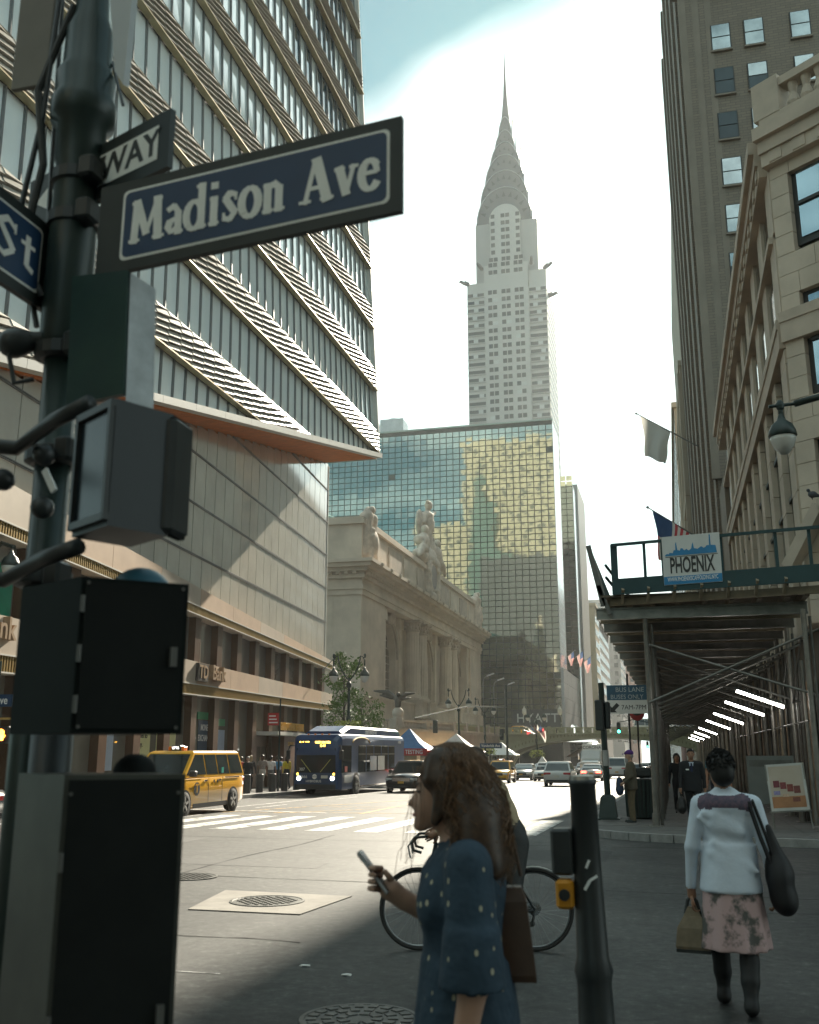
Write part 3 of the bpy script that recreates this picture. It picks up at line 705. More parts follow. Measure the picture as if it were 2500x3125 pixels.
# entablature: architrave, frieze, cornice in steps
steps = [(.15, 18.9, 19.5), (.3, 19.5, 20.0), (.12, 20.0, 20.75), (.5, 20.75, 21.15), (.95, 21.5, 21.9), (1.5, 21.9, 22.35), (1.8, 22.35, 22.75)]
for pr, z0, z1 in steps:
    q = MB(); q.box(-80, GX + pr, GA - pr, GB_ + pr, z0, z1); q.build('cornice_course' if z0 > 20.5 else 'architrave', LIME, gc)
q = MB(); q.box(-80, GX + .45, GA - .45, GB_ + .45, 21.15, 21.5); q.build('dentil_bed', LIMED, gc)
dm = MB().box(-.30, .28, -.2, .2, 0, .33).mesh('dentil', LIME)
n = 73
for i in range(n): link('dentil', dm, gc, (GX + .62, GA + .3 + (GB_ - GA - .6)*i/(n - 1), 21.16))
for i in range(12): link('dentil', dm, gc, (GX - .6 - 1.0*i, GA - .62, 21.16), math.pi/2)
lm = MB().ell((0, 0, 0), .22, .2, .26, 8, 6).mesh('lion_head', LIMED, True)
for i in range(18): link('lion_head', lm, gc, (GX + 1.85, GA + 2 + 4*i, 22.55))
# attic
b = MB(); b.box(-80, GX - .2, GA + .6, GB_ - .6, 22.75, 27.2); b.build('attic_wall', LIME, gc)
for i in range(9):
    y = GA + 7.4 + 7.25*i
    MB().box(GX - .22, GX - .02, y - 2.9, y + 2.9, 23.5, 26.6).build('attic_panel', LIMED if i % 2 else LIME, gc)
b = MB(); b.box(-80, GX + .15, GA + .3, GB_ - .3, 27.2, 27.8); b.box(-80, GX - .1, GA + .5, GB_ - .5, 27.8, 28.1); b.build('attic_cornice', LIME, gc)
for y in (GA + 3, GB_ - 3):                 # corner acroteria: scrolled shell blocks
    pr = [CAP((GX - .4, y - 1.2, 24), (GX - .2, y - 1.0, 28.2), .9, .8), CAP((GX - .4, y + 1.2, 24), (GX - .2, y + 1.0, 28.2), .9, .8), ELL((GX - .1, y, 28.4), (.5, 1.7, 1.3)), ELL((GX + .25, y - .9, 28.3), (.45, .6, .7)), ELL((GX + .25, y + .9, 28.3), (.45, .6, .7)), ELL((GX + .3, y, 29.3), (.35, .6, .5)), ELL((GX + .3, y, 25.2), (.8, 1.2, 1.8)),
          CAP((GX + .3, y - .9, 23.4), (GX + .5, y - .5, 26), .5, .3), CAP((GX + .3, y + .9, 23.4), (GX + .5, y + .5, 26), .5, .3)] + [ELL((GX + .5 + random.uniform(0, .2), y + random.uniform(-1, 1), 24 + random.uniform(0, 3)), (.35,)*3) for _ in range(8)]
    link('corner_acroterion', sdf_mesh('corner_acroterion', pr, [STAT], .16, .18, .3), gc)
b = MB(); b.loft([[(-78, GA + 3, 28.1), (GX - 4, GA + 3, 28.1), (GX - 4, GB_ - 3, 28.1), (-78, GB_ - 3, 28.1)], [(-60, GA + 20, 33.5), (GX - 18, GA + 20, 33.5), (GX - 18, GB_ - 20, 33.5), (-60, GB_ - 20, 33.5)]]); b.build('copper_roof', COPPER, gc)
for i in range(40):
    x = -77 + i*1.05; MB().bar((x, GA + 3, 28.16), (x*.5 - 27 + 0, GA + 20, 33.55), .12, .12).build('roof_seam', COPPER, gc)
# three arched windows in recesses
ARC = [122.0, GM, 163.0]; AR = 4.6; ZSP = 13.4
for yc in ARC:
    lo, hi = yc - AR - 2.2, yc + AR + 2.2
    N = 14; arc = [(yc - AR*math.cos(math.pi*i/N), ZSP + AR*math.sin(math.pi*i/N)) for i in range(N + 1)]
    q = MB(); x = GX - 1.6
    out = [(lo, 7.86)] + [(lo + (hi - lo)*i/N, 18.9) for i in range(N + 1)] + [(hi, 7.86)]; inn = [(yc - AR, 7.86)] + arc + [(yc + AR, 7.86)]
    for i in range(len(inn) - 1): q.prism([(x, *inn[i]), (x, *inn[i + 1]), (x, *out[i + 1]), (x, *out[i])], (-1.2, 0, 0))
    q.build('arch_wall', LIME, gc)
    q = MB(); N2 = 20
    for i in range(N2):
        a0, a1 = math.pi*i/N2, math.pi*(i + 1)/N2
        q.prism([(x + .03, yc - r*math.cos(a), ZSP + r*math.sin(a)) for r, a in ((AR + .05, a0), (AR + .05, a1), (AR + .7, a1), (AR + .7, a0))], (.28, 0, 0))
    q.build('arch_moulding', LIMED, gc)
    q = MB(); q.prism([(GX - 2.6, yc - AR, 7.87)] + [(GX - 2.6, *p) for p in arc] + [(GX - 2.6, yc + AR, 7.87)], (-.08, 0, 0)); win = q.build('arched_window', GCW, gc)
    for y in np.arange(yc - AR + .9, yc + AR, .92):
        q = MB(); q.box(GX - 2.6, GX - 2.45, y - .06, y + .06, 7.9, ZSP + math.sqrt(max(.1, AR*AR - (y - yc)**2)) - .05); q.build('mullion', LIMED, win)
    for z in np.arange(8.8, 17.6, 1.0):
        hw = AR if z < ZSP else math.sqrt(max(.1, AR*AR - (z - ZSP)**2)); q = MB(); q.box(GX - 2.59, GX - 2.47, yc - hw, yc + hw, z - .05, z + .05); q.build('glazing_bar', LIMED, win)
    pr = [ELL((GX - 1.1, yc, 18.4), (.7, .9, 1.0)), ELL((GX - 1.1, yc - 1, 18.0), (.5, .7, .6)), ELL((GX - 1.1, yc + 1, 18.0), (.5, .7, .6))]
    link('keystone', sdf_mesh('keystone', pr, [LIMED], .14, .2, .3), gc)
# walls behind the column pairs
for y0, y1 in ((115.6, 117.3 - 2.1), (128.8, 135.7), (149.3, 156.2), (169.8, 170.2)):
    if y1 > y0 + .3: MB().box(GX - 2.9, GX - 1.62, y0, y1, 7.86, 18.9).build('back_wall', LIME, gc)
# fluted columns
def column_mesh():
    b = MB(); nf = 22; N = nf*4; rings = []
    def fl(r, d): return [((r - (d if i % 4 in (1, 2) else 0))*math.cos(2*math.pi*i/N), (r - (d if i % 4 in (1, 2) else 0))*math.sin(2*math.pi*i/N)) for i in range(N)]
    for z, r, d in ((.62, 1.02, 0), (.7, .98, .0), (.72, .98, .085), (3.5, .97, .085), (8.9, .86, .08), (8.92, .86, 0), (9.05, .95, 0)): rings.append([(x, y, z) for x, y in fl(r, d)])
    b.loft(rings); return b.mesh('shaft', LIME)
SH_ME = column_mesh()
BASE_ME = MB().box(-1.25, 1.25, -1.25, 1.25, 0, .25).lathe((0, 0, 0), [(1.22, .25), (1.25, .36), (1.15, .45), (1.08, .5), (1.14, .56), (1.08, .62)], 24).mesh('column_base', LIME)
cb = MB(); cb.lathe((0, 0, 0), [(.86, 9.05), (.95, 9.15), (.92, 9.5), (1.05, 9.95), (1.25, 10.25)], 16); cb.box(-1.3, 1.3, -1.3, 1.3, 10.28, 10.55)
for i in range(16):
    a = 2*math.pi*i/16; cb.ell((1.02*math.cos(a), 1.02*math.sin(a), 9.55 + .45*(i % 2)), .17, .17, .3, 6, 4)
CAPM = cb.mesh('capital', LIMED)
PED_ME = MB().box(-1.5, 1.5, -1.5, 1.5, 0, .3).box(-1.35, 1.35, -1.35, 1.35, .3, 2.1).box(-1.5, 1.5, -1.5, 1.5, 2.1, 2.4).mesh('pedestal', LIME)
for y in (130.0, 134.6, 150.5, 155.1):
    o = link('column', SH_ME, gc, (GX - .2, y, 8.3)); link('column_base', BASE_ME, o); link('capital', CAPM, o)
    link('pedestal', PED_ME, gc, (GX + .1, y, 5.42 + .5 - .02))
for y in (115.6 + .9, 169.4 - .9):
    b = MB(); b.box(GX - 1.7, GX - .35, y - .9, y + .9, 7.9, 17.4); b.box(GX - 1.75, GX - .2, y - 1.1, y + 1.1, 17.4, 18.85); b.build('pilaster', LIME, gc)
for y in (127.6, 137.0, 148.1, 157.5):
    b = MB(); b.box(GX - 1.62, GX - 1.15, y - .75, y + .75, 7.9, 17.4); b.box(GX - 1.62, GX - 1.0, y - .9, y + .9, 17.4, 18.85); b.build('pilaster', LIME, gc)
# rooftop sculpture: standing god with cape over an eagle, two reclining figures, clock below
ys, x0 = 139.8, GX - .6
pr = [CAP((x0, ys + .6, 30.2), (x0 + .1, ys + .55, 33.2), .85, .75), CAP((x0, ys - .5, 30.0), (x0 + .1, ys - .2, 33.2), .6, .75), ELL((x0 + .1, ys + .2, 34.4), (1.1, 1.25, 1.7)), ELL((x0 + .1, ys + .2, 35.7), (.95, 1.35, .75)),
      CAP((x0 + .1, ys + .2, 36.2), (x0 + .25, ys + .15, 36.9), .4, .36), ELL((x0 + .35, ys + .1, 37.3), (.62, .62, .72)), ELL((x0 + .35, ys - .5, 37.7), (.3, .55, .28)), ELL((x0 + .35, ys + .7, 37.7), (.3, .55, .28)),
      CAP((x0 + .1, ys + 1.3, 35.7), (x0 + .3, ys + 2.4, 36.3), .42, .34), CAP((x0 + .3, ys + 2.4, 36.3), (x0 + .4, ys + 3.6, 36.9), .3, .2), ELL((x0 + .4, ys + 3.8, 37.0), (.3, .3, .3)),
      CAP((x0 + .1, ys - 1.0, 35.5), (x0 + .1, ys - 2.0, 34.3), .42, .34), ELL((x0 - .5, ys - 1.9, 34.2), (.5, 1.9, 2.1)), ELL((x0 - .5, ys - .6, 32.6), (.7, 1.2, 2.0)),
      # eagle beside the leg
      ELL((x0 + .3, ys + 2.2, 31.0), (.7, .9, 1.3)), ELL((x0 + .4, ys + 2.3, 32.5), (.4, .45, .5)), CAP((x0, ys + 2.6, 31.6), (x0 - .3, ys + 4.0, 32.6), .45, .15),
      # reclining figure on the near side
      ELL((x0 + .3, ys - 3.2, 31.0), (1.0, 1.1, 1.5)), ELL((x0 + .5, ys - 3.0, 33.0), (.6, .6, .7)), CAP((x0 + .4, ys - 3.0, 30.0), (x0 + .7, ys - 5.2, 29.9), .8, .6), CAP((x0 + .7, ys - 5.2, 29.9), (x0 + .7, ys - 6.8, 28.6), .55, .35), CAP((x0 + .5, ys - 3.9, 31.6), (x0 + .8, ys - 4.9, 30.6), .4, .3), CAP((x0 + .3, ys - 2.4, 31.7), (x0 + .5, ys - 1.4, 30.8), .4, .3), ELL((x0, ys - 4.6, 31.2), (.8, .8, .7)),
      # reclining figure on the far side
      ELL((x0 + .3, ys + 5.0, 30.6), (1.0, 1.1, 1.5)), ELL((x0 + .5, ys + 5.0, 32.5), (.55, .55, .65)), CAP((x0 + .4, ys + 5.0, 29.8), (x0 + .7, ys + 7.4, 29.3), .8, .6), CAP((x0 + .7, ys + 7.4, 29.3), (x0 + .7, ys + 9.2, 28.3), .55, .3), CAP((x0 + .5, ys + 5.8, 31.2), (x0 + .8, ys + 6.8, 30.0), .4, .3),
      ELL((x0, ys + .3, 29.0), (1.3, 7.2, 1.3)), ELL((x0, ys + 1.0, 30.0), (1.1, 3.5, 1.0))]
st = thing('statue_group', 'stone group of a striding god and reclining figures above the terminal clock', 'statue', (x0, ys, 28.1), world=True)
link('figures', sdf_mesh('figures', pr, [STAT], .17, .22, .4), st)
b = MB(); b.lathe((GX + .1, ys + .5, 26.6), [(2.3, 0), (2.3, .35), (1.95, .45), (1.9, .3)], 28, axis='x'); 
b.build('clock_ring', STAT, st); b = MB(); b.lathe((GX + .42, ys + .5, 26.6), [(1.88, 0), (1.88, .04)], 28, axis='x'); b.build('clock_face', mat('clock_face', (.25, .22, .2), .5), st)
pr = [CAP((GX, ys - 2.2, 24.0), (GX + .2, ys - 2.4, 28.0), .8, .55), CAP((GX, ys + 3.2, 24.0), (GX + .2, ys + 3.4, 28.0), .8, .55), CAP((GX + .1, ys - 2.4, 28.2), (GX + .1, ys + .5, 29.4), .55, .6), CAP((GX + .1, ys + 3.4, 28.2), (GX + .1, ys + .5, 29.4), .55, .6), ELL((GX, ys + .5, 23.8), (.7, 2.6, .7))] + [ELL((GX + .4, ys + .5 + random.choice((-1, 1))*random.uniform(2, 3.4), 24 + random.uniform(0, 4)), (.4,)*3) for _ in range(12)]
link('clock_surround', sdf_mesh('clock_surround', pr, [STAT], .18, .2, .3), st)

# ------------------------------------------------------------------ raised roadway terrace with balustrade, and the bridge
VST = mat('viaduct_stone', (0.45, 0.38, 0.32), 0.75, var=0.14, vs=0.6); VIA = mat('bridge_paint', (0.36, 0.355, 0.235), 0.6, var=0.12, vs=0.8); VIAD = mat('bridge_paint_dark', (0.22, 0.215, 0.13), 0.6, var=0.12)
terr = thing('roadway_terrace', 'stone terrace wall with balustrade carrying the upper roadway', 'wall', (-26, 118, gz(118)), world=True)
path = [(-36, 98.5), (-27.5, 101.5), (-24.6, 116), (-23.2, 139)]; ZT = 3.75
for (xa, ya), (xb, yb) in zip(path[:-1], path[1:]):
    d = Vector((xb - xa, yb - ya, 0)); L = d.length; d.normalize(); nr = Vector((d.y, -d.x, 0))
    A = Vector((xa, ya, 0))
    def tb(s0, s1, d0, d1, z0, z1):
        q = MB(); q.loft([[tuple(A + d*s + nr*e + Vector((0, 0, z))) for e, z in ((d0, z0), (d1, z0), (d1, z1), (d0, z1))] for s in (s0, s1)]); return q
    tb(0, L, -.8, 0, -2, ZT).build('terrace_wall', VST, terr); tb(-.1, L + .1, -.9, .22, ZT, ZT + .28).build('string_course', VST, terr); tb(0, L, -.1, .1, 1.9, 2.15).build('string_course', VST, terr)
    k = max(1, int(L/5.5)); metal = ya > 115
    for i in range(k + 1):
        s = L*i/k; tb(s - .42, s + .42, -.75, .05, ZT + .281, ZT + 1.32).build('balustrade_pier', VST, terr)
        if i < k:
            e = L*(i + 1)/k
            tb(s + .42, e - .42, -.55, -.05, ZT + 1.02, ZT + 1.22).build('handrail', VST if not metal else VIA, terr); tb(s + .42, e - .42, -.55, -.05, ZT + .282, ZT + .4).build('balustrade_base', VST, terr)
            bm_ = MB().lathe((0, 0, 0), [(.1, 0), (.13, .18), (.07, .38), (.09, .62)], 8).mesh('baluster', VST) if not metal else MB().box(-.05, .05, -.05, .05, 0, .62).mesh('baluster', VIA)
            s += .75
            while s < e - .6:
                p = A + d*s - nr*.3; link('baluster', bm_, terr, (p.x, p.y, ZT + .4)); s += .36
    # shopfronts below the terrace
    if ya > 100:
        m = int(L/4)
        for i in range(m):
            s = L*i/m
            tb(s + .5, s + L/m - .5, .01, .06, gz(ya) + .25, 1.7).build('shop_window', SHOPG, terr); tb(s + .4, s + L/m - .4, .05, .8, 1.72, 1.86).build('shop_awning', mat('awning_red', (.36, .10, .08), .7) if i % 3 == 1 else VST, terr)
BULB = mat('bulb_warm', (1, .8, .5), .4, emit=(1, .72, .35), es=9.0)
for i in range(34):
    y = 101.8 + i*.42; xx = -27.4 + (y - 101.5)*.2
    MB().ell((xx + .95, y, 1.95), .07, .07, .07, 6, 4).build('marquee_bulb', BULB, terr)
eg = thing('eagle_statue', 'dark eagle with spread wings standing on a stone globe', 'statue', (-29.5, 103.6, 4.0), world=True)
ex, ey, ez = -27.9, 103.0, 5.1
link('globe', sdf_mesh('globe', [ELL((ex, ey, ez + .55), (.62, .62, .62)), CONE((ex, ey), ez - 1.0, ez + .2, (.75, .75), (.5, .5))], [VST], .08, .06, .15), eg)
DKB = mat('dark_bronze', (.07, .06, .05), .5, var=.2)
wl = [CAP((ex, ey, ez + 1.3), (ex, ey, ez + 2.0), .32, .38), ELL((ex + .1, ey - .25, ez + 2.5), (.2, .28, .22)), CAP((ex, ey, ez + 1.9), (ex - 1.1, ey, ez + 2.7), .26, .26), CAP((ex - 1.1, ey, ez + 2.7), (ex - 2.7, ey + .2, ez + 2.9), .26, .1), CAP((ex - .7, ey, ez + 2.2), (ex - 2.0, ey + .1, ez + 2.45), .24, .1), CAP((ex, ey, ez + 1.9), (ex + .8, ey, ez + 2.5), .26, .24), CAP((ex + .8, ey, ez + 2.5), (ex + 1.8, ey + .2, ez + 2.6), .24, .08), CAP((ex + .4, ey, ez + 2.0), (ex + 1.3, ey + .1, ez + 2.1), .22, .1)]
link('eagle', sdf_mesh('eagle', wl, [DKB], .09, .08, .2), eg)

br = thing('road_bridge', 'green painted arched road bridge crossing over the street', 'bridge', (-10, 145, gz(145)), world=True)
XA, XB = -23.4, 5.2; YB0, YB1 = 139.0, 152.0
def under(x):
    t = (x - XA)/(XB - XA); return lerp(-.6, -.6, t) + 4.1*math.sqrt(max(0, 1 - (2*t - 1)**2))**.9
xs = [XA + (XB - XA)*i/28 for i in range(29)]
for (y0, y1, nm) in ((YB0, YB0 + .6, 'arch_spandrel'), (YB1 - .6, YB1, 'arch_spandrel')):
    q = MB()
    for a, c in zip(xs[:-1], xs[1:]): q.prism([(a, y0, under(a)), (c, y0, under(c)), (c, y0, 3.95), (a, y0, 3.95)], (0, y1 - y0, 0))
    q.build(nm, VIA, br)
for yy in (YB0 + 2.5, YB0 + 5, YB0 + 7.5, YB0 + 10):
    q = MB()
    for a, c in zip(xs[:-1], xs[1:]): q.prism([(a, yy, under(a) + .1), (c, yy, under(c) + .1), (c, yy, under(c) + .6), (a, yy, under(a) + .6)], (0, .5, 0))
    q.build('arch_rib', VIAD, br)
q = MB()
for a, c in zip(xs[:-1], xs[1:]): q.prism([(a, YB0 - .12, under(a) - .02), (c, YB0 - .12, under(c) - .02), (c, YB0 - .12, under(c) + .38), (a, YB0 - .12, under(a) + .38)], (0, .115, 0))
q.build('arch_moulding', VIA, br)
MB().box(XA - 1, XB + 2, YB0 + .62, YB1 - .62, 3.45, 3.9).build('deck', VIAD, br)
MB().box(XA - 1, XB + 2, YB0 - .35, YB0 + .3, 3.96, 4.16).build('deck_edge', VIA, br); MB().box(XA - 1, XB + 2, YB0 - .2, YB0 + .1, 4.78, 4.93).build('handrail', VIA, br)
pm = MB().box(-.5, .5, -.06, .06, 0, .6).ell((0, -.08, .3), .25, .08, .22, 8, 6).mesh('parapet_panel', VIA)
for i in range(24): link('parapet_panel', pm, br, (XA + .3 + 1.2*i, YB0 - .05, 4.17))
for i in range(0, 25, 6): MB().box(XA - .32 + 1.2*i, XA + .08 + 1.2*i, YB0 - .25, YB0 + .15, 4.165, 5.05).build('parapet_post', VIA, br)
MB().box(-26, XA, YB0, YB1, -2, 3.9).build('abutment', VST, br); MB().box(XB, 12, YB0, YB1, -2, 3.9).build('abutment', VST, br)
q = MB()
for i in range(58):
    xx = XA + .5 + .48*i; q.box(xx - .06, xx + .06, YB0 - .09, YB0 - .003, under(xx) + .4, under(xx) + .75)
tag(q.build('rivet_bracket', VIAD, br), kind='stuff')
# upper roadway behind
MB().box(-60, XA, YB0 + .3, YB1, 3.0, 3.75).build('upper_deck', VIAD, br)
# ------------------------------------------------------------------ mirrored hotel block
HG = mat('hotel_mirror', (0.31, 0.35, 0.31), 0.03, metal=1.0, var=0.04, vs=0.2); HFR = mat('hotel_frame', (0.05, 0.055, 0.05), 0.5, metal=.3); HS = mat('hotel_south_skin', (0.42, 0.42, 0.43), 0.4, metal=.2, var=.08, vs=.5)
hy = thing('mirror_glass_hotel', 'wide mirror glass hotel block reflecting golden buildings', 'building', (-47, 215, gz(215)), world=True)
HX0, HX1, HY, HZ1 = -76.0, -21.3, 205.0, 71.2
MB().box(HX0, HX1 - .08, HY + .1, HY + 14, -3, HZ1 - .05).build('hotel_body', HFR, hy)
cw, rh = 1.46, 1.26; nc = int((HX1 - HX0)/cw); nr = int((HZ1 - 6.0)/rh); cells = []
for i in range(nc):
    for j in range(nr): cells.append((HX1 - cw*(i + 1), 6.0 + rh*j, i, j))
vis = [c for c in cells if c[2] < 32 and (c[1] > 14 or c[2] < 20)]
order = {id(c): math.dist((c[0], HY, c[1]), (0, 0, 1.7)) for c in vis}
vis.sort(key=lambda c: order[id(c)]); near = set((c[2], c[3]) for c in vis[:300]); rest = MB()
def pane(q, x, z, w, h, y, mi=0):
    g = .085; t = [random.gauss(0, .0013) for _ in range(3)]; a = random.gauss(0, .001)
    P = [(x + g, y + t[0] + a, z + g), (x + w - g, y + t[1], z + g), (x + w - g, y + t[1] + t[2] - t[0], z + h - g), (x + g, y + t[2], z + h - g)]
    q.poly(P, mi)
HGO = mat('hotel_vent', (.06, .07, .06), .4)
for x, z, i, j in cells:
    if random.random() < .006: HMAT = 1
    else: HMAT = 0
    if (i, j) in near:
        q = MB(); pane(q, x, z, cw, rh, HY + .03); q.build('mirror_pane', HGO if HMAT else HG, hy)
    else: pane(rest, x, z, cw, rh, HY + .03, HMAT)
rest.build('mirror_pane', [HG, HGO], hy, kind='stuff')
MB().box(HX0, HX1 + .1, HY - .1, HY + .4, HZ1 - .04, HZ1 + .35).build('roof_edge', mat('hotel_edge', (.3, .36, .33), .4), hy)
# south side: narrow pale strip above, stone-clad base below
q = MB()
for j in range(40):
    for i in range(4): q.poly([(HX1, HY + 3*i + .06, 14 + 1.42*j + .04), (HX1, HY + 3*i + 2.94, 14 + 1.42*j + .04), (HX1 + random.uniform(0, .01), HY + 3*i + 2.94, 14 + 1.42*j + 1.38), (HX1, HY + 3*i + .06, 14 + 1.42*j + 1.38)])
q.build('side_pane', mat('hotel_side_glass', (.36, .43, .43), .08, metal=.85), hy, kind='stuff')
for j in range(5):
    for i in range(7):
        MB().box(HX1 - 3.0, HX1 + .5, HY + .1 + 8.5*i, HY + 8.5*i + 8.42, 3.6 + 2.95*j, 3.6 + 2.95*j + 2.88).build('clad_panel', HS, hy)
MB().box(HX0, HX1 - .3, HY - .12, HY + .02, -3, 6.0).build('base_glass', mat('hotel_base', (.03, .035, .034), .1, metal=.3), hy)
MB().box(HX1 - 10.0, HX1 - .4, HY - .5, HY - .13, 6.4, 10.0).build('sign_band', mat('hotel_sign_band', (.055, .058, .058), .4), hy)
lettering('HYATT', 2.5, mat('hotel_sign', (.55, .55, .52), .5), hy, (HX1 - 5.0, HY - .52, 8.2), (1, 0, 0), offset=.02, spacing=1.1)
q = MB(); q.prism([(HX1 + .6, HY - 2, 3.6), (HX1 + 6, HY + 4, 3.6), (HX1 + 1.0, HY + 8, 7.2)], (0, 8, .2)); q.build('glass_canopy', mat('canopy_glass', (.55, .58, .58), .1, metal=.6), hy)
# second, smaller mirror tower behind it
h2 = thing('mirror_glass_tower', 'narrow teal glass tower behind the right end of the hotel', 'building', (-27, 250, gz(250)), world=True)
AX0, AX1, AY, AZ = -45.0, -20.5, 240.0, 66.0
MB().box(AX0, AX1 - .06, AY + .1, AY + 36, -4, AZ).build('tower_body', HFR, h2)
q = MB()
for i in range(12):
    for j in range(46): pane(q, AX1 - 1.6*(i + 1), 2 + 1.44*j, 1.6, 1.44, AY + .03)
q.build('mirror_pane', mat('teal_mirror', (.45, .52, .45), .05, metal=1.0), h2, kind='stuff')
MB().box(AX1 - .06, AX1 + .1, AY, AY + 8, 0, AZ - 1).build('side_glass', mat('side_glass_pale', (.60, .68, .70), .12, metal=.7), h2); MB().box(AX1 - 6, AX1 + .5, AY + 8.05, AY + 30, -3, AZ + 2.0).build('core_slab', mat('concrete_grey', (.34, .34, .33), .7, var=.1, vs=.3), h2); MB().box(AX0 + 16, AX0 + 20, AY + 2, AY + 6, AZ, AZ + 2).build('roof_plant', HFR, h2)
# cooling units on a roof left of the hotel top
STEEL = mat('galvanised', (.42, .43, .43), .35, metal=.6, var=.12, vs=.8)
for i, (xa, w, nm) in enumerate(((-73.2, 4.6, 'leftmost of the three'), (-67.6, 5.0, 'middle one of the three'), (-61.6, 5.4, 'rightmost and largest of the three'))):
    t = thing('cooling_tower', 'galvanised cooling unit on the hotel roof, ' + nm, 'cooling unit', (xa + w/2, 214, HZ1 + .4), group='rooftop cooling units', world=True)
    MB().bevbox(xa, xa + w, 211, 216, HZ1 + 1.2, HZ1 + 5.4, .08).build('casing', STEEL, t); MB().box(xa + .2, xa + w - .2, 210.95, 216, HZ1 + .36, HZ1 + 1.18).build('louvre', HFR, t); MB().cyl((xa + w/2, 213.5, HZ1 + 5.4), (xa + w/2, 213.5, HZ1 + 5.9), 1.5, 1.5, 16).build('fan_stack', STEEL, t)
    MB().box(xa + w + .05, xa + w + .15, 211, 211.1, HZ1 + .36, HZ1 + 5.9).build('ladder', STEEL, t)

# ------------------------------------------------------------------ art deco skyscraper
CB = mat('deco_brick', (0.38, 0.375, 0.36), 0.75, var=0.08, vs=.06); CB2 = mat('deco_brick_dark', (0.27, 0.27, 0.265), .75, var=.08, vs=.1); CW = mat('deco_window', (0.02, 0.03, 0.032), .25, metal=.0, var=.35, vs=.2); CS = mat('deco_steel', (0.075, 0.085, 0.09), .5, metal=.2, var=.15, vs=.12)
ch = thing('deco_skyscraper', 'grey art deco skyscraper with a tiered steel crown and needle spire', 'building', (-59.5, 417, gz(417)), world=True)
CX, CY = -59.5, 417.5; FY = 400.0
MB().box(-77, -42, FY, 435, -5, 199.5).build('shaft', CB, ch)
MB().box(-69.2, -49.8, FY - .8, FY - .01, 60, 211).build('centre_bay', CB, ch); MB().box(-67, -52, FY, 435, 199.5, 213).build('centre_block', CB, ch)
MB().box(-77.0, -69.4, FY + .3, 434, 199.5, 203.5).build('shoulder', CB, ch); MB().box(-49.6, -42, FY + .3, 434, 199.5, 207).build('shoulder', CB, ch)
MB().box(-73.2, -45.4, FY + 2.2, 433, 203, 233).build('upper_shaft', CB2, ch)
MB().box(-66.5, -52.8, FY + 1.2, FY + 2.19, 205, 233).build('upper_bay', CB, ch)
wm1 = MB().box(0, 1.75, -.06, .02, 0, 1.95).mesh('window', CW); wm2 = MB().box(0, 7.2, -.06, .02, 0, 1.5).mesh('window', CW); wl_ = MB().box(0, 2.0, -.06, .02, 0, 1.5).mesh('window', mat('deco_window_blind', (.42, .43, .42), .4))
bandm = MB().box(0, 8.2, -.35, -.02, 0, .35).mesh('sill_band', CB2)
nf = 0
for k in range(30):
    z = 197.0 - 3.62*k
    if z < 108: break
    for c in (-65.6, -59.6, -53.8):
        for dx in (-1.95, .2): link('window', wl_ if random.random() < .12 else wm1, ch, (c + dx, FY - .82, z)).scale = ((.875, 1, 1.25) if False else (1, 1, 1))
    link('window', wm2, ch, (-76.7, FY, z)); link('window', wm2, ch, (-49.5, FY, z))
    if random.random() < .7: link('window', wl_, ch, (-75 + random.uniform(0, 3), FY - .03, z))
    if random.random() < .7: link('window', wl_, ch, (-48 + random.uniform(0, 3), FY - .03, z))
    link('sill_band', bandm, ch, (-77.1, FY, z - .75)); link('sill_band', bandm, ch, (-49.9, FY, z - .75))
for k in range(9):
    z = 206.5 + 3.55*k
    for c in (-65.2, -59.6, -54.0):
        for dx in ((-1.9, .2) if c == -59.6 or z < 214 else (-.85,)):
            y = FY + 1.18 if z > 213.2 else FY - .82
            if z > 213.2 or abs(z - 208) < 4: link('window', wm1, ch, (c + dx, y if z > 211 else FY - .82, z))
for k in range(40): 
    z = 197 - 3.62*k
    if z > 110: MB().box(-41.98, -41.94, FY + 3, FY + 32, z, z + 1.6).build('side_window_band', CW, ch)
CSL = mat('deco_steel_rim', (.30, .32, .33), .35, metal=.5)
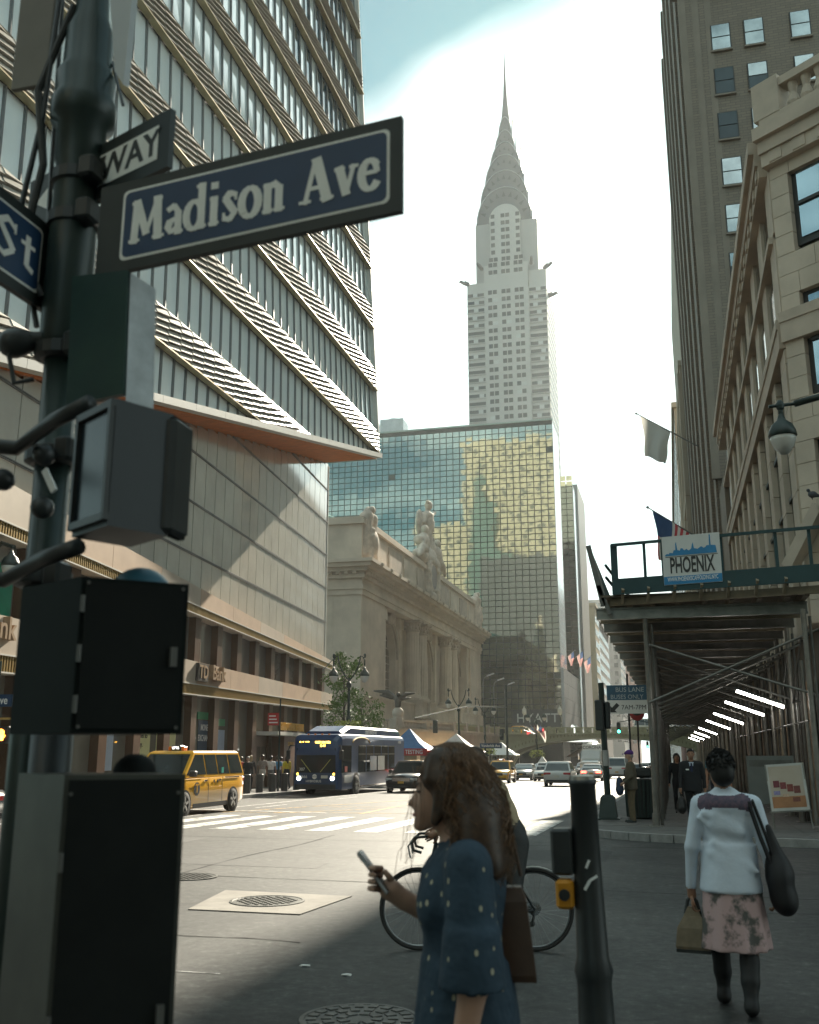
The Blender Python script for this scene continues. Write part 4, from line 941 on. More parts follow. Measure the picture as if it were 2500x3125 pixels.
# masonry arch then nested steel arches, each tier a cross of two arched prisms
CX = -60.4
def tier(w, zb, za, dep, m, nm, tri=0):
    zf = (CY - w)/400.0; zb, za = 1.72 + (zb - 1.72)*zf, 1.72 + (za - 1.72)*zf; w *= 1.03; dep = w + .12
    N = 18; zq = zb + .25*(za - zb); prof = [(-w, zb)] + [(-w*math.cos(math.pi*i/N), zq + (za - zq)*math.sin(math.pi*i/N)) for i in range(N + 1)] + [(w, zb)]
    q = MB(); sq_ = lambda r, z: [(CX - r, CY - r, z), (CX + r, CY - r, z), (CX + r, CY + r, z), (CX - r, CY + r, z)]
    q.loft([sq_(w, zb)] + [sq_(max(.05, w*math.cos(math.pi/2*i/10)), zq + (za - zq)*math.sin(math.pi/2*i/10)) for i in range(11)]); o = q.build(nm, m, ch)
    q = MB(); q.prism([(CX + x*.96, CY - dep, z - .2) for x, z in prof], (0, .5, 0)); q.build('arch_face', m, o); q = MB(); q.prism([(CX + dep - .5, CY + x*.96, z - .2) for x, z in prof], (.5, 0, 0)); q.build('arch_face', m, o)
    if w > 3:                                       # rolled rim of the arch
        q = MB(); q.tube([(CX + x*.97, CY - dep - .05, z - .1) for x, z in prof[1:-1]], .26, 5); q.build('arch_rim', CSL, o)
    for i in range(tri):
        a = math.pi*(i + 1)/(tri + 1); r0 = .70; s = w*.10
        cx_, cz_ = -w*r0*math.cos(a)*1.08, zb + .25*(za - zb) + .75*(za - zb)*r0*1.08*math.sin(a); ra = Vector((-math.cos(a)*w, 0, .75*(za - zb)*math.sin(a))).normalized(); tn_ = Vector((ra.z, 0, -ra.x))
        c = Vector((CX + cx_, CY - dep - .06, cz_)); q = MB(); q.prism([c + ra*s*1.5, c + tn_*s*.7 - ra*s*.6, c - tn_*s*.7 - ra*s*.6], (0, .055, 0)); q.build('triangular_window', CW, o)
q = MB(); q.prism([(-59.6 + 7.2*x, FY + 1.15, z) for x, z in [(-1, 232.9)] + [(-math.cos(math.pi*i/14), 233.5 + 8.0*math.sin(math.pi*i/14)) for i in range(15)] + [(1, 232.9)]], (0, 1.0, 0)); q.build('masonry_arch', CB, ch)
tier(12.4, 227, 249.0, 0, CS, 'crown_tier', 9); tier(10.8, 236, 257.5, 0, CS, 'crown_tier', 9); tier(8.9, 245, 265.5, 0, CS, 'crown_tier', 7); tier(7.0, 252, 272, 0, CS, 'crown_tier', 7); tier(5.1, 258, 278, 0, CS, 'crown_tier', 5); tier(3.3, 266, 285, 0, CS, 'crown_tier', 3)
sq = lambda r, z: [(CX - r, CY - r, z), (CX + r, CY - r, z), (CX + r, CY + r, z), (CX - r, CY + r, z)]
q = MB(); q.loft([sq(2.3, 290), sq(1.5, 299), sq(.9, 307), sq(.52, 316), sq(.26, 326), sq(.07, 336)]); q.build('spire', CS, ch)
gm = sdf_mesh('eagle_head', [CAP((0, 0, 0), (2.6, 0, .7), .85, .7, 0, .2), ELL((3.2, 0, 1.1), (.9, .6, .7)), CAP((3.7, 0, 1.0), (4.5, 0, .6), .4, .12), CAP((0, 0, .5), (1.4, 0, 1.6), .7, .3)], [CS], .2, .25, .4)
for x, y, z, r in ((-42.5, FY + .6, 207.5, -.5), (-76.6, FY + .6, 203.5, math.pi + .5), (-42.0, FY + 8, 197.5, 0), (-48.2, FY - .5, 210, -1.4), (-70.3, FY - .4, 210, math.pi + 1.2)): link('eagle_head', gm, ch, (x, y, z), r)

# ------------------------------------------------------------------ buildings down the street and behind the viewpoint
def block(name, label, x0, x1, y0, y1, z1, m, wm, face='w', cw=3.4, fh=3.8, ww=1.7, wh=2.0, z0=6.0, cornice=True, side=None, limit=90):
    t = thing(name, label, 'building', ((x0 + x1)/2, (y0 + y1)/2, gz((y0 + y1)/2)), world=True)
    MB().box(x0, x1, y0, y1, gz(y1) - 1, z1).build('wall', m, t)
    if cornice: MB().box(x0 - .4, x1 + .4, y0 - .4, y1 + .4, z1, z1 + .9).build('cornice', m, t)
    me = MB().box(0, ww, -.06, .03, 0, wh).mesh('window', wm); ms = MB().box(-.03, .06, 0, ww, 0, wh).mesh('window', wm)
    n = 0; r = MB()
    faces = [('w', y0)] if 'w' in face else []
    if 's' in face: faces.append(('s', x1))
    if 'n' in face: faces.append(('n', x0))
    if 'e' in face: faces.append(('e', y1))
    for f, c in faces:
        a0, a1 = (x0, x1) if f in 'we' else (y0, y1); k = max(1, int((a1 - a0)/cw)); g = (a1 - a0)/k
        z = z0
        while z + wh < z1 - .8:
            for i in range(k):
                a = a0 + g*i + (g - ww)/2
                if f in 'we': P = (a, c, z)
                elif f == 's': P = (c, a, z)
                else: P = (c - .03, a, z)
                if n < limit: link('window', me if f in 'we' else ms, t, P)
                else:
                    if f in 'we': r.box(a, a + ww, c - .06, c + .06, z, z + wh)
                    else: r.box(P[0] - .03, P[0] + .06, a, a + ww, z, z + wh)
                n += 1
            z += fh
    if r.v: r.build('window', wm, t, kind='stuff')
    return t
GREY = mat('far_stone_grey', (.33, .33, .325), .8, var=.1, vs=.15); WARM = mat('far_stone_warm', (.50, .39, .25), .8, var=.12, vs=.15); BRK = mat('far_brick_red', (.26, .15, .125), .85, var=.12, vs=.2); TAN = mat('far_stone_tan', (.40, .34, .27), .8, var=.12, vs=.15); FW = mat('far_window', (.07, .085, .09), .12, metal=.3, var=.3, vs=.3)
block('stone_building', 'pale stone office block beyond the hotel with small grid windows', -60, -21.5, 318, 380, 43, GREY, FW, 'ws', 3.4, 3.6)
block('stone_building', 'narrow warm stone slab standing at the end of the hotel base', -26, -20.6, 300, 316, 44, WARM, FW, 'ws', 3.0, 3.7, limit=40)
block('office_block', 'grey setback office block far down the left side of the street', -50, -21.5, 470, 520, 52, GREY, FW, 'ws', 3.6, 3.7, limit=60)
block('brick_building', 'red brick tower far down the street', -34, -18, 560, 600, 60, BRK, FW, 'ws', 3.6, 3.6, limit=60)
block('office_block', 'pale office tower at the far end of the street', -60, -34, 640, 700, 95, GREY, FW, 'ws', 4.0, 3.9, limit=40)
block('office_block', 'broad grey block closing the view down the street', -17, 30, 900, 940, 46, GREY, FW, 'w', 4.0, 3.9, limit=60)
block('brick_building', 'brown brick block beyond the bridge on the right side', 3.3, 30, 165, 300, 58, TAN, FW, 'wn', 3.6, 3.7, limit=60)
block('brick_building', 'tall brown block far down the right side of the street', 3.3, 30, 320, 520, 70, BRK, FW, 'wn', 3.6, 3.7, limit=20)
# street walls behind the viewpoint: seen in the mirror glass, and they close the street
GOLD = mat('sunlit_limestone', (.38, .335, .245), .8, var=.1, vs=.1); TEALG = mat('teal_shade_skin', (.05, .10, .09), .35, var=.2, vs=.1)  # teal skin coloured dark to stand in for shade on the stepped tower
block('limestone_block', 'long limestone block behind the viewpoint, mirrored gold in the hotel', -112, -48, -190, -150, 182, GOLD, FW, 'e', 5.2, 5.0, 2.6, 2.4, cornice=False, limit=10)
block('limestone_block', 'lower limestone block behind the viewpoint beside the long one', -142, -112.2, -188, -150, 132, GOLD, FW, 'e', 5.2, 5.0, 2.6, 2.4, cornice=False, limit=10)
t = thing('stepped_tower', 'dark stepped tower behind the viewpoint, mirrored in the hotel', 'building', (-88, -95, 0), world=True)
for x0, x1, z0, z1, k in ((-101, -66, 0, 72, 0), (-99, -76, 72, 104, 1), (-98, -85, 104, 130, 2), (-96.5, -90.5, 130, 146, 3), (-94.2, -92.8, 146, 158, 4)): MB().box(x0, x1, -115 + 2*k, -95 + .0 - 2*k, z0, z1).build('stage', TEALG, t)
block('stone_building', 'plain block on the near left corner behind the viewpoint', -60, -24, -70, -6, 26, TAN, FW, '', cornice=False)
block('stone_building', 'plain tower block on the near right corner behind the viewpoint', 5.4, 40, -80, -6.0, 30, TAN, FW, '', cornice=False)
# ------------------------------------------------------------------ limestone corner building on the right
LS = mat('limestone', (0.56, 0.475, 0.385), 0.8, var=0.14, vs=0.8, bump=0.25, bs=9); LSD = mat('limestone_moulding', (0.50, 0.42, 0.34), 0.8, var=0.14, vs=1.0)
DKW = mat('dark_window', (0.035, 0.05, 0.055), 0.06, metal=.4, var=.3, vs=.4); BLW = mat('sky_window', (0.40, 0.50, 0.55), 0.05, metal=.8, var=.1, vs=.3); FRM = mat('window_frame_dark', (.045, .045, .043), .5)
lb = thing('limestone_building', 'cream limestone corner building with tall narrow windows above the shed', 'building', (12, 42, gz(42)), world=True)
LX, LY0, LY1, LZ = 3.7, 28.0, 57.0, 19.6
CHA = R(38); CE, CI = Vector((math.cos(CHA), -math.sin(CHA), 0)), Vector((math.sin(CHA), math.cos(CHA), 0))
def wf(q):            # corner front, cut off at an angle to the crossing: x runs along it from the corner, y inwards
    q.v = [tuple(Vector((LX, LY0, 0)) + CE*(p[0] - LX) + CI*(p[1] - LY0) + Vector((0, 0, p[2]))) for p in q.v]; return q
b = MB(); c0, c1 = Vector((LX, LY0, 0)) + CI*.36 + Vector((.12, 0, 0)), Vector((LX, LY0, 0)) + CE*9 + CI*.36
b.loft([[(LX + .36, LY1, z), (LX + .36, c0.y + .2, z), (c0.x, c0.y, z), (c1.x, c1.y, z), (40, c1.y, z), (40, LY1, z)] for z in (-1, LZ)]); b.build('wall', mat('limestone_core', (.20, .17, .135), .9), lb)
# west front: ashlar blocks one by one round the windows
wins = [(LX + .72, LX + 2.9, 15.95, 18.05), (LX + .72, LX + 2.9, 11.5, 14.15), (LX + .72, LX + 2.9, 6.9, 10.0)]
bmesh_cache = {}
def ash(x0, x1, z0, z1, face='w', y=None):
    if face == 'w': q = wf(MB().bevbox(x0 + .006, x1 - .006, LY0 - random.uniform(0, .006), LY0 + .34, z0 + .005, z1 - .005, .008))
    else: q = MB().bevbox(LX - random.uniform(0, .008), LX + .34, x0 + .012, x1 - .012, z0 + .010, z1 - .010, .012)
    q.build('ashlar_block', LS, lb)
z = 5.0; row = 0
while z < 19.0:
    h = .62; x = LX + (.0 if row % 2 else -.0); first = True
    xs_ = [LX + .0]
    while xs_[-1] < 9.6: xs_.append(xs_[-1] + ((.62 if row % 2 else 1.15) if first else 1.24)); first = False
    for a, c in zip(xs_[:-1], xs_[1:]):
        segs = [(a, c)]
        for wx0, wx1, wz0, wz1 in wins:
            if wz0 - .2 < z + h/2 < wz1 + .2:
                ns = []
                for p, q_ in segs:
                    if p < wx0 - .15: ns.append((p, min(q_, wx0 - .15)))
                    if q_ > wx1 + .15: ns.append((max(p, wx1 + .15), q_))
                segs = ns
        for p, q_ in segs:
            if q_ - p > .12: ash(p, q_, z, z + h)
    z += h; row += 1
for x0, x1, z0, z1 in wins:
    wf(MB().box(x0 - .16, x1 + .16, LY0 + .2, LY0 + .3, z0 - .2, z1 + .2)).build('window_frame', FRM, lb); o = wf(MB().box(x0 + .02, x1 - .02, LY0 + .15, LY0 + .19, z0, z1)).build('window_pane', BLW, lb); q = wf(MB().box(x0, x1, LY0 + .08, LY0 + .14, (z0 + z1)/2 - .05, (z0 + z1)/2 + .05)); q.build('meeting_rail', FRM, lb)
# north front: piers between tall windows, lintel courses, cornice
NW = 9; st_ = (LY1 - LY0 - 1.6)/NW
for i in range(NW + 1):
    y = LY0 + .2 + st_*i
    zc_ = 5.0; r_ = i
    w = .95 if i else 1.3
    while zc_ < 12.8 and i < 7:
        h_ = 1.24; ash(y - .05 if i else LY0 + .36, y + w, zc_, min(12.9, zc_ + h_), 'n'); zc_ += h_
    if i >= 7: MB().box(LX, LX + .34, y, y + w, 5, 12.9).build('pier', LS, lb)
    if i < NW:
        MB().box(LX + .18, LX + .30, y + w, y + st_, 5.0, 12.9).build('window_pane', DKW, lb)
        for k in (7.0, 9.0, 11.0): MB().box(LX + .1, LX + .17, y + w, y + st_ - .06, k, k + .12).build('window_bar', FRM, lb)
        for k in (14.3, 16.6): MB().box(LX + .06, LX + .2, y + w + .1, y + st_ - .2, k, k + 1.4).build('small_window', DKW, lb)
for z0, z1, p in ((12.91, 13.5, .12), (13.5, 13.8, .16), (13.81, 16.2, .02), (16.2, 16.4, .15), (16.41, 18.4, .02), (18.4, 18.8, .25), (18.8, 19.2, .34), (19.2, 19.6, .5)):
    if z0 in (13.81, 16.41):
        for i in range(NW):
            y = LY0 + .2 + st_*i; MB().box(LX - p, LX + .34, y - .1, y + 1.1, z0, z1).build('pier', LS, lb)
        continue
    b = MB(); b.box(LX - p, LX + .34, LY0 + .36, LY1, z0, z1); b.build('string_course', LSD, lb)
    if z0 > 18.3 or z0 < 13.6: wf(MB().box(LX - p*.3, LX + 9, LY0 - p, LY0 + .355, z0, z1)).build('string_course', LSD, lb)
for i in range(26): MB().box(LX - .30, LX - .02, LY0 + .6 + 1.1*i, LY0 + 1.0 + 1.1*i, 18.5, 18.8).build('modillion', LSD, lb)
for i in range(10): wf(MB().box(LX + .2 + .75*i, LX + .6 + .75*i, LY0 - .28, LY0 - .02, 18.45, 18.8)).build('modillion', LSD, lb)
wf(MB().box(LX, LX + 9, LY0 - .3, LY0 + .3, 19.61, 19.9)).build('parapet_base', LSD, lb); wf(MB().box(LX + .7, LX + 9, LY0 - .25, LY0 + .25, 20.75, 21.0)).build('parapet_rail', LSD, lb); wf(MB().box(LX - .15, LX + .7, LY0 - .32, LY0 + .5, 19.901, 21.1)).build('corner_pedestal', LSD, lb); MB().box(LX - .2, LX + .2, LY0 + .8, LY1, 19.61, 20.2).build('parapet_base', LSD, lb)
bm2 = MB().lathe((0, 0, 0), [(.14, 0), (.2, .25), (.1, .6), (.15, 1.0)], 10).mesh('baluster', LSD)
for i in range(12):
    p_ = Vector((LX, LY0, 19.9)) + CE*(1.0 + .42*i); link('baluster', bm2, lb, tuple(p_)).scale = (1, 1, .85)
# hooded doorway moulding above the shed at the right edge
q = MB(); q.bar((LX - .3, LY0 - .3, 6.5), (LX + .75, LY0 - .3, 8.0), .4, .3); q.bar((LX + .75, LY0 - .3, 8.0), (LX + 4, LY0 - .3, 8.05), .4, .3); wf(q).build('door_hood', LSD, lb)
PIG = mat('pigeon_grey', (.06, .065, .075), .7)
for i, (x, z, nm) in enumerate(((LX + .55, 8.3, 'dark pigeon perched on the stone hood above the shed'),)):
    pg = Vector((LX, LY0, 0)) + CE*(x - LX) - CI*.3; x, yy_ = pg.x, pg.y; t = thing('pigeon', nm, 'bird', (x, yy_, z - .1), world=True); link('body', sdf_mesh('body', [ELL((x, yy_, z + .05), (.12, .08, .09)), ELL((x - .1, yy_, z + .17), (.05, .045, .05)), CAP((x + .05, yy_, z + .03), (x + .24, yy_, z - .02), .06, .02), CAP((x - .02, yy_, z), (x - .02, yy_, z - .1), .015, .015)], [PIG], .025, .03, .06), t)

# ------------------------------------------------------------------ brick skyscraper behind it
def brick_mat():
    m = bpy.data.materials.new('grey_brick'); m.use_nodes = True; nt = m.node_tree; b = nt.nodes['Principled BSDF']
    tc = _n(nt, 'ShaderNodeTexCoord'); mp = _n(nt, 'ShaderNodeMapping'); mp.inputs['Rotation'].default_value = (R(90), 0, 0)
    br_ = _n(nt, 'ShaderNodeTexBrick'); br_.inputs['Scale'].default_value = 1.0; br_.inputs['Brick Width'].default_value = .62; br_.inputs['Row Height'].default_value = .2; br_.inputs['Mortar Size'].default_value = .02
    br_.inputs['Color1'].default_value = (.235, .195, .155, 1); br_.inputs['Color2'].default_value = (.20, .165, .135, 1); br_.inputs['Mortar'].default_value = (.15, .13, .11, 1)
    nt.links.new(tc.outputs['Object'], mp.inputs[0]); nt.links.new(mp.outputs[0], br_.inputs['Vector']); nt.links.new(br_.outputs['Color'], b.inputs['Base Color']); b.inputs['Roughness'].default_value = .8
    return m
BK = brick_mat(); BKS = mat('brick_trim', (.24, .205, .17), .8, var=.12, vs=.5)
sk = thing('brick_skyscraper', 'dark brick skyscraper with ribbed corner rising out of the picture', 'building', (20, 86, gz(86)), world=True)
KX, KY0, KY1 = 3.3, 62.0, 110.0
MB().box(KX + .3, 40, KY0, KY1, -2, 82).build('wall', BK, sk)
MB().box(KX + .31, 60, LY1, KY0 - .02, -1, 17).build('low_link', BKS, sk)
for i in range(5): MB().box(KX - .05 + .06*i, KX + .55 + .42*i - .12, KY0 - .30 + .06*i, KY0 - .02, 18, 74).build('corner_rib', BK if i % 2 else BKS, sk)
for i in range(12): MB().box(KX + (.0 if i % 2 else .15), KX + .295, KY0 + .3 + 4*i, KY0 + 2.6 + 4*i, 0, 81.5).build('pier', BK, sk)
MB().box(KX - .4, 60, KY0 - .35, KY0 - .03, 52.6, 53.1).build('string_course', BKS, sk); MB().box(KX - .3, 60, KY0 - .3, KY0 - .03, 56.2, 56.9).build('string_course', BKS, sk)
SW_ = mat('sash_glass', (.36, .42, .43), .06, metal=.7, var=.35, vs=.5)
for c, x in enumerate((5.35, 7.5, 10.45, 12.6, 15.5)):
    for r in range(12):
        z = 48.2 - 3.42*r + (7.0 if False else 0)
        if z < 16: break
        o = MB().box(x - .07, x + 1.22, KY0 - .09, KY0 - .01, z - .07, z + 1.95).build('window_frame', FRM, sk); m_ = SW_ if random.random() < .75 else DKW
        MB().box(x, x + 1.15, KY0 - .11, KY0 - .095, z, z + .9).build('lower_sash', m_, o); MB().box(x, x + 1.15, KY0 - .13, KY0 - .095, z + .97, z + 1.88).build('upper_sash', m_ if random.random() < .6 else SW_, o)
        MB().box(x - .12, x + 1.27, KY0 - .2, KY0 - .01, z - .2, z - .08).build('sill', BKS, sk)
    for r in range(3):
        z = 54.0 + 3.6*r; MB().box(x, x + 1.3, KY0 - .08, KY0 - .01, z, z + 2).build('window_pane', SW_, sk)
ts = thing('stone_tower_slab', 'thin tan stone building edge beyond the brick skyscraper', 'building', (12, 132, gz(132)), world=True)
MB().box(3.15, 40, 112, 151, -2, 45).build('lower_wall', TAN, ts); MB().box(3.4, 40, 112, 149, 45, 65).build('upper_wall', TAN, ts)
for i in range(9): MB().box(3.12 - (.25 if i % 3 == 0 else 0), 3.35, 111.9 + 4.2*i, 113.6 + 4.2*i, 0, 44).build('pier', TAN, ts)
MB().box(2.9, 40, 111.7, 151.3, 29.5, 30.3).build('string_course', TAN, ts); MB().box(3.0, 40, 111.7, 151.3, 44.9, 45.5).build('string_course', TAN, ts)

# ------------------------------------------------------------------ flags on slanting poles
def flag_mat(n, c):      # thin cloth lets light through
    m = bpy.data.materials.new(n); m.use_nodes = True; nt = m.node_tree; b = nt.nodes['Principled BSDF']; b.inputs['Base Color'].default_value = (*c, 1); b.inputs['Roughness'].default_value = .9
    tr = _n(nt, 'ShaderNodeBsdfTranslucent'); tr.inputs[0].default_value = (*c, 1); mx = _n(nt, 'ShaderNodeMixShader'); mx.inputs[0].default_value = .5; nt.links.new(b.outputs[0], mx.inputs[1]); nt.links.new(tr.outputs[0], mx.inputs[2]); nt.links.new(mx.outputs[0], nt.nodes['Material Output'].inputs[0]); MATS[n] = m
    return m
FPW = flag_mat('flag_white', (.62, .60, .56)); FRED = flag_mat('flag_red', (.50, .08, .09)); FBLU = flag_mat('flag_blue', (.06, .10, .20)); POLE = mat('pole_metal', (.22, .22, .22), .4, metal=.6)
def flag(label, a, t, w, L, style, group='flags on slanted poles'):
    a, t = Vector(a), Vector(t); d = (t - a).normalized(); f = thing('flag', label, 'flag', a, group=group, world=True)
    q = MB(); q.cyl(a, t, .06, .035, 8); q.build('pole', POLE, f); q = MB(); q.ell(t, .1, .1, .1, 8, 6); q.build('finial', POLE, f)
    s0 = (t - a).length; n = 14; m = 10; parts = {}
    def pt(u, v):      # u along the pole from the tip, v down the cloth
        p = t - d*(.35 + u*w); sag = Vector((0, 0, -v*L)); sw = Vector((.18*math.sin(v*5 + u*4)*v, .22*math.sin(u*9 + v*3)*(.3 + v), 0)); pull = d*(.45*w*(u - .35)*v)
        return p + sag + sw*1.0 + pull
    for i in range(n):
        for j in range(m):
            u0, u1, v0, v1 = i/n, (i + 1)/n, j/m, (j + 1)/m
            if style == 'us': k = 2 if (u0 < .5 and v0 < .42) else (1 if i % 2 == 0 else 0)
            else: k = 0
            parts.setdefault(k, MB()).add([pt(u0, v0), pt(u1, v0), pt(u1, v1), pt(u0, v1)], [(0, 1, 2, 3)])
    for k, q in parts.items(): q.build(['cloth', 'stripes', 'canton'][k] if style == 'us' else 'cloth', [FPW, FRED, FBLU][k], f, True)
flag('plain white flag hanging from a slanted pole on the brick skyscraper', (3.2, 78, 25.0), (-1.35, 76.5, 27.6), 2.7, 3.1, 'w')
flag('striped flag hanging from a slanted pole behind the scaffold sign', (3.2, 66, 14.6), (-.75, 64.5, 17.1), 3.0, 3.0, 'us')
flag('striped flag on the distant hotel side, left of a blue one', (-20.7, 228, 22), (-18.2, 226, 23.8), 2.2, 2.8, 'us'); 
flag('striped flag on the distant hotel side, farther along', (-20.7, 246, 22.2), (-17.9, 244, 24.2), 2.5, 3.2, 'us')
flag('small pale flag hanging near the front corner of the hotel', (-20.8, 210, 20.6), (-18.6, 208, 22.0), 2.0, 2.4, 'us')

# ------------------------------------------------------------------ scaffold shed over the right-hand pavement
STL = mat('scaffold_steel', (.21, .20, .18), .42, metal=.55, var=.25, vs=3); STLD = mat('scaffold_steel_dark', (.12, .115, .105), .5, metal=.4, var=.25, vs=3); TIM = mat('shed_timber', (.24, .195, .135), .75, var=.25, vs=2); TIMD = mat('shed_timber_dark', (.15, .12, .085), .8, var=.25, vs=2); SGRN = mat('shed_green', (.018, .052, .056), .55, var=.12, vs=2)
shed = thing('scaffold_shed', 'steel and timber scaffold shed covering the right-hand pavement', 'scaffold', (1, 38, gz(38)), world=True)
SXO, SXI = -.5, 3.0; SY = [24.7 + 2.75*i for i in range(12)]
def YW_(x): return 24.7 - .20*(x + 1.4)
def sg(y): return gz(y) + KH
for i, y in enumerate(SY):
    for x in (SXO, SXI):
        if x == SXI: yy = y - (.8 if i == 0 else 0)
        else: yy = y
        q = MB(); q.cyl((x, yy, sg(yy)), (x, yy, 4.85), .06, n=10); o = q.build('post', STL, shed); q = MB(); q.box(x - .16, x + .16, yy - .16, yy + .16, sg(yy), sg(yy) + .03); q.cyl((x, yy, sg(yy) + .03), (x, yy, sg(yy) + .3), .085, n=10); q.build('base_plate', STL, o)
        if i < 8: q = MB(); q.cyl((x + .14, yy + .1, sg(yy)), (x + .14, yy + .1, 4.7), .035, n=8); q.build('jack_tube', STLD, o)
    # cross beam sticking out past the outer posts
    q = MB(); q.box(-1.65, 3.2, y - .07, y + .07, 4.72, 4.76); q.box(-1.65, 3.2, y - .012, y + .012, 4.76, 4.96); q.box(-1.65, 3.2, y - .07, y + .07, 4.96, 5.0); q.build('cross_beam', STL, shed)
    if i: q = MB(); q.box(-1.65, 3.2, y - 1.4, y - 1.3, 4.80, 4.98); q.build('timber_joist', TIM, shed)
    # cross braces between the posts
    if i < 9:
        d_ = (.0, -.65) if i == 0 else (0, 0)
        q = MB(); q.cyl((SXO, y + .07, 4.25), (SXI + .3, y + .07 + d_[1], 2.9), .03, n=8); q.build('brace', STL, shed); q = MB(); q.cyl((SXO, y - .07, 2.85), (SXI + .3, y - .07 + d_[1], 4.4), .03, n=8); q.build('brace', STL, shed)
    if i < 11:
        for x in (SXO, SXI): q = MB(); q.cyl((x, y, 4.3), (x, y + 2.75, 2.9), .022, n=6); q.build('brace', STLD, shed)
        q = MB(); q.cyl((SXO, y, 4.45), (SXO, y + 2.75, 4.45), .025, n=6); q.build('ledger', STLD, shed); q = MB(); q.cyl((SXI, y, 2.4), (SXI, y + 2.75, 2.4), .025, n=6); q.build('ledger', STLD, shed)
for x in (-1.3, -.85, -.3, .3, .9, 1.5, 2.1, 2.7, 3.1):
    q = MB(); q.box(x - .05, x + .05, YW_(x) - .1, 56, 5.0, 5.19); q.build('stringer', TIM if x < -.2 else TIMD, shed)
for i in range(40):
    y = 24.2 + .8*i; q = MB(); q.box(-1.5, 3.25, y + .01, y + .79, 5.20, 5.25); q.build('deck_plank', TIMD, shed)
def wbar(name, x0, x1, dy0, dy1, z0, z1, m):
    q = MB(); q.loft([[(x, YW_(x) + dy0, z0), (x, YW_(x) + dy1, z0), (x, YW_(x) + dy1, z1), (x, YW_(x) + dy0, z1)] for x in (x0, x1)]); return q.build(name, m, shed)
wbar('header_timber', -1.30, 6.0, -.25, -.11, 5.02, 5.19, TIM); wbar('parapet_board', -1.2, 6.0, -.55, -.48, 5.34, 5.72, SGRN); wbar('top_rail', -1.2, 6.0, -.54, -.49, 6.42, 6.49, SGRN)
for x in (-1.12, -.42, .0, 1.32, 2.5, 3.2):
    q = MB(); q.box(x - (.10 if x < -1 else .035), x + (.06 if x < -1 else .035), YW_(x) - .47, YW_(x) - .40, 5.26, 6.48); q.build('parapet_post', SGRN, shed)
for x in (-1.0, -.4, .2, .8, 1.4, 2.0, 2.6):
    q = MB(); q.bar((x, YW_(x) - .3, 5.06), (x + .04, YW_(x) - .58, 5.36), .06, .09); q.build('bracket', TIM, shed)
q = MB(); q.bar((-1.36, YW_(-1.3) - .4, 6.0), (-.75, YW_(-1) + 1.3, 5.26), .05, .05); q.bar((-1.36, YW_(-1.3) - .4, 5.7), (-.95, YW_(-1) + .9, 5.26), .05, .05); q.build('raker', SGRN, shed)
# the shed runs on along the block
for i in range(13):
    y = 60.5 + 5.5*i
    for x in (SXO, SXI): q = MB(); q.cyl((x, y, sg(y)), (x, y, 4.85), .07, n=8); q.build('post', STL, shed)
    q = MB(); q.box(-1.6, 3.2, y - .07, y + .07, 4.72, 5.0); q.build('cross_beam', STL, shed); q = MB(); q.box(-1.5, 3.25, y - 4.3, y + 1.19, 5.20, 5.25); q.build('deck_plank', TIMD, shed)
    q = MB(); q.cyl((SXO, y, 4.25), (SXI, y, 2.9), .03, n=6); q.build('brace', STL, shed); q = MB(); q.cyl((SXO, y, 2.85), (SXI, y, 4.4), .03, n=6); q.build('brace', STL, shed); q = MB(); q.box(SXI + .2, SXI + .25, y - 4.3, y + 1.19, gz(y), 4.2); q.build('hoarding_panel', TIMD, shed)
# street-side parapet: boards leaning outwards
for i in range(13):
    y = 24.35 + 2.44*i; q = MB(); q.loft([[(-1.45, yy, 5.2), (-1.50, yy, 5.2), (-1.75, yy, 6.45), (-1.70, yy, 6.45)] for yy in (y, y + 2.40)]); q.build('hoarding_board', SGRN if i else mat('hoarding_pale', (.30, .28, .25), .7, var=.1), shed)
q = MB(); q.bar((-1.45, 24.3, 5.0), (-1.75, 24.3, 6.5), .12, .1); q.bar((-1.3, 24.3, 4.8), (-1.55, 24.3, 5.5), .1, .1); q.build('parapet_end_frame', STLD, shed)
# pipes stacked against the inner side
for i in range(26):
    y = 24.2 + random.uniform(0, 22); x = SXI + random.uniform(.05, .25); lean = random.uniform(-.12, .12)
    q = MB(); q.cyl((x, y, sg(y)), (x + random.uniform(-.1, .05), y + lean*4, random.uniform(3.6, 4.7)), random.choice((.03, .045)), n=7); q.build('standing_tube', random.choice((STL, STLD, TIM)), shed)
for i in range(16): q = MB(); y = 26.2 + 1.9*i; q.box(SXI + .27, SXI + .295, y, y + 1.85, .0, 3.4); q.build('hoarding_panel', random.choice((TIMD, STLD, mat('hoarding_brown', (.20, .13, .08), .7, var=.2))), shed)
# fluorescent tubes slung under the shed, one for each bay
TUBE = mat('lit_tube', (1, 1, .98), .4, emit=(1.0, .97, .90), es=7.0)
for i, y in enumerate((25.9, 31.6, 41.0, 50.5, 66.0, 80.0, 95.0, 112.0)):
    t = thing('fluorescent_lamp', ['lit white tube lamp under the shed, nearest and largest', 'lit tube lamp under the shed, second from the front', 'lit tube lamp under the shed, third from the front', 'lit tube lamp under the shed, fourth from the front', 'lit tube lamp under the shed, fifth from the front', 'lit tube lamp under the shed, sixth from the front', 'lit tube lamp under the shed, seventh from the front', 'lit tube lamp under the shed, farthest and smallest'][i], 'lamp', (2.1, y, 3.0), group='tube lamps under the shed', world=True)
    q = MB(); q.cyl((1.56, y, 3.16), (2.62, y, 2.76), .032, n=8); q.build('tube', TUBE, t); q = MB(); q.bar((1.52, y, 3.23), (2.66, y, 2.83), .07, .05); q.build('housing', STLD, t)
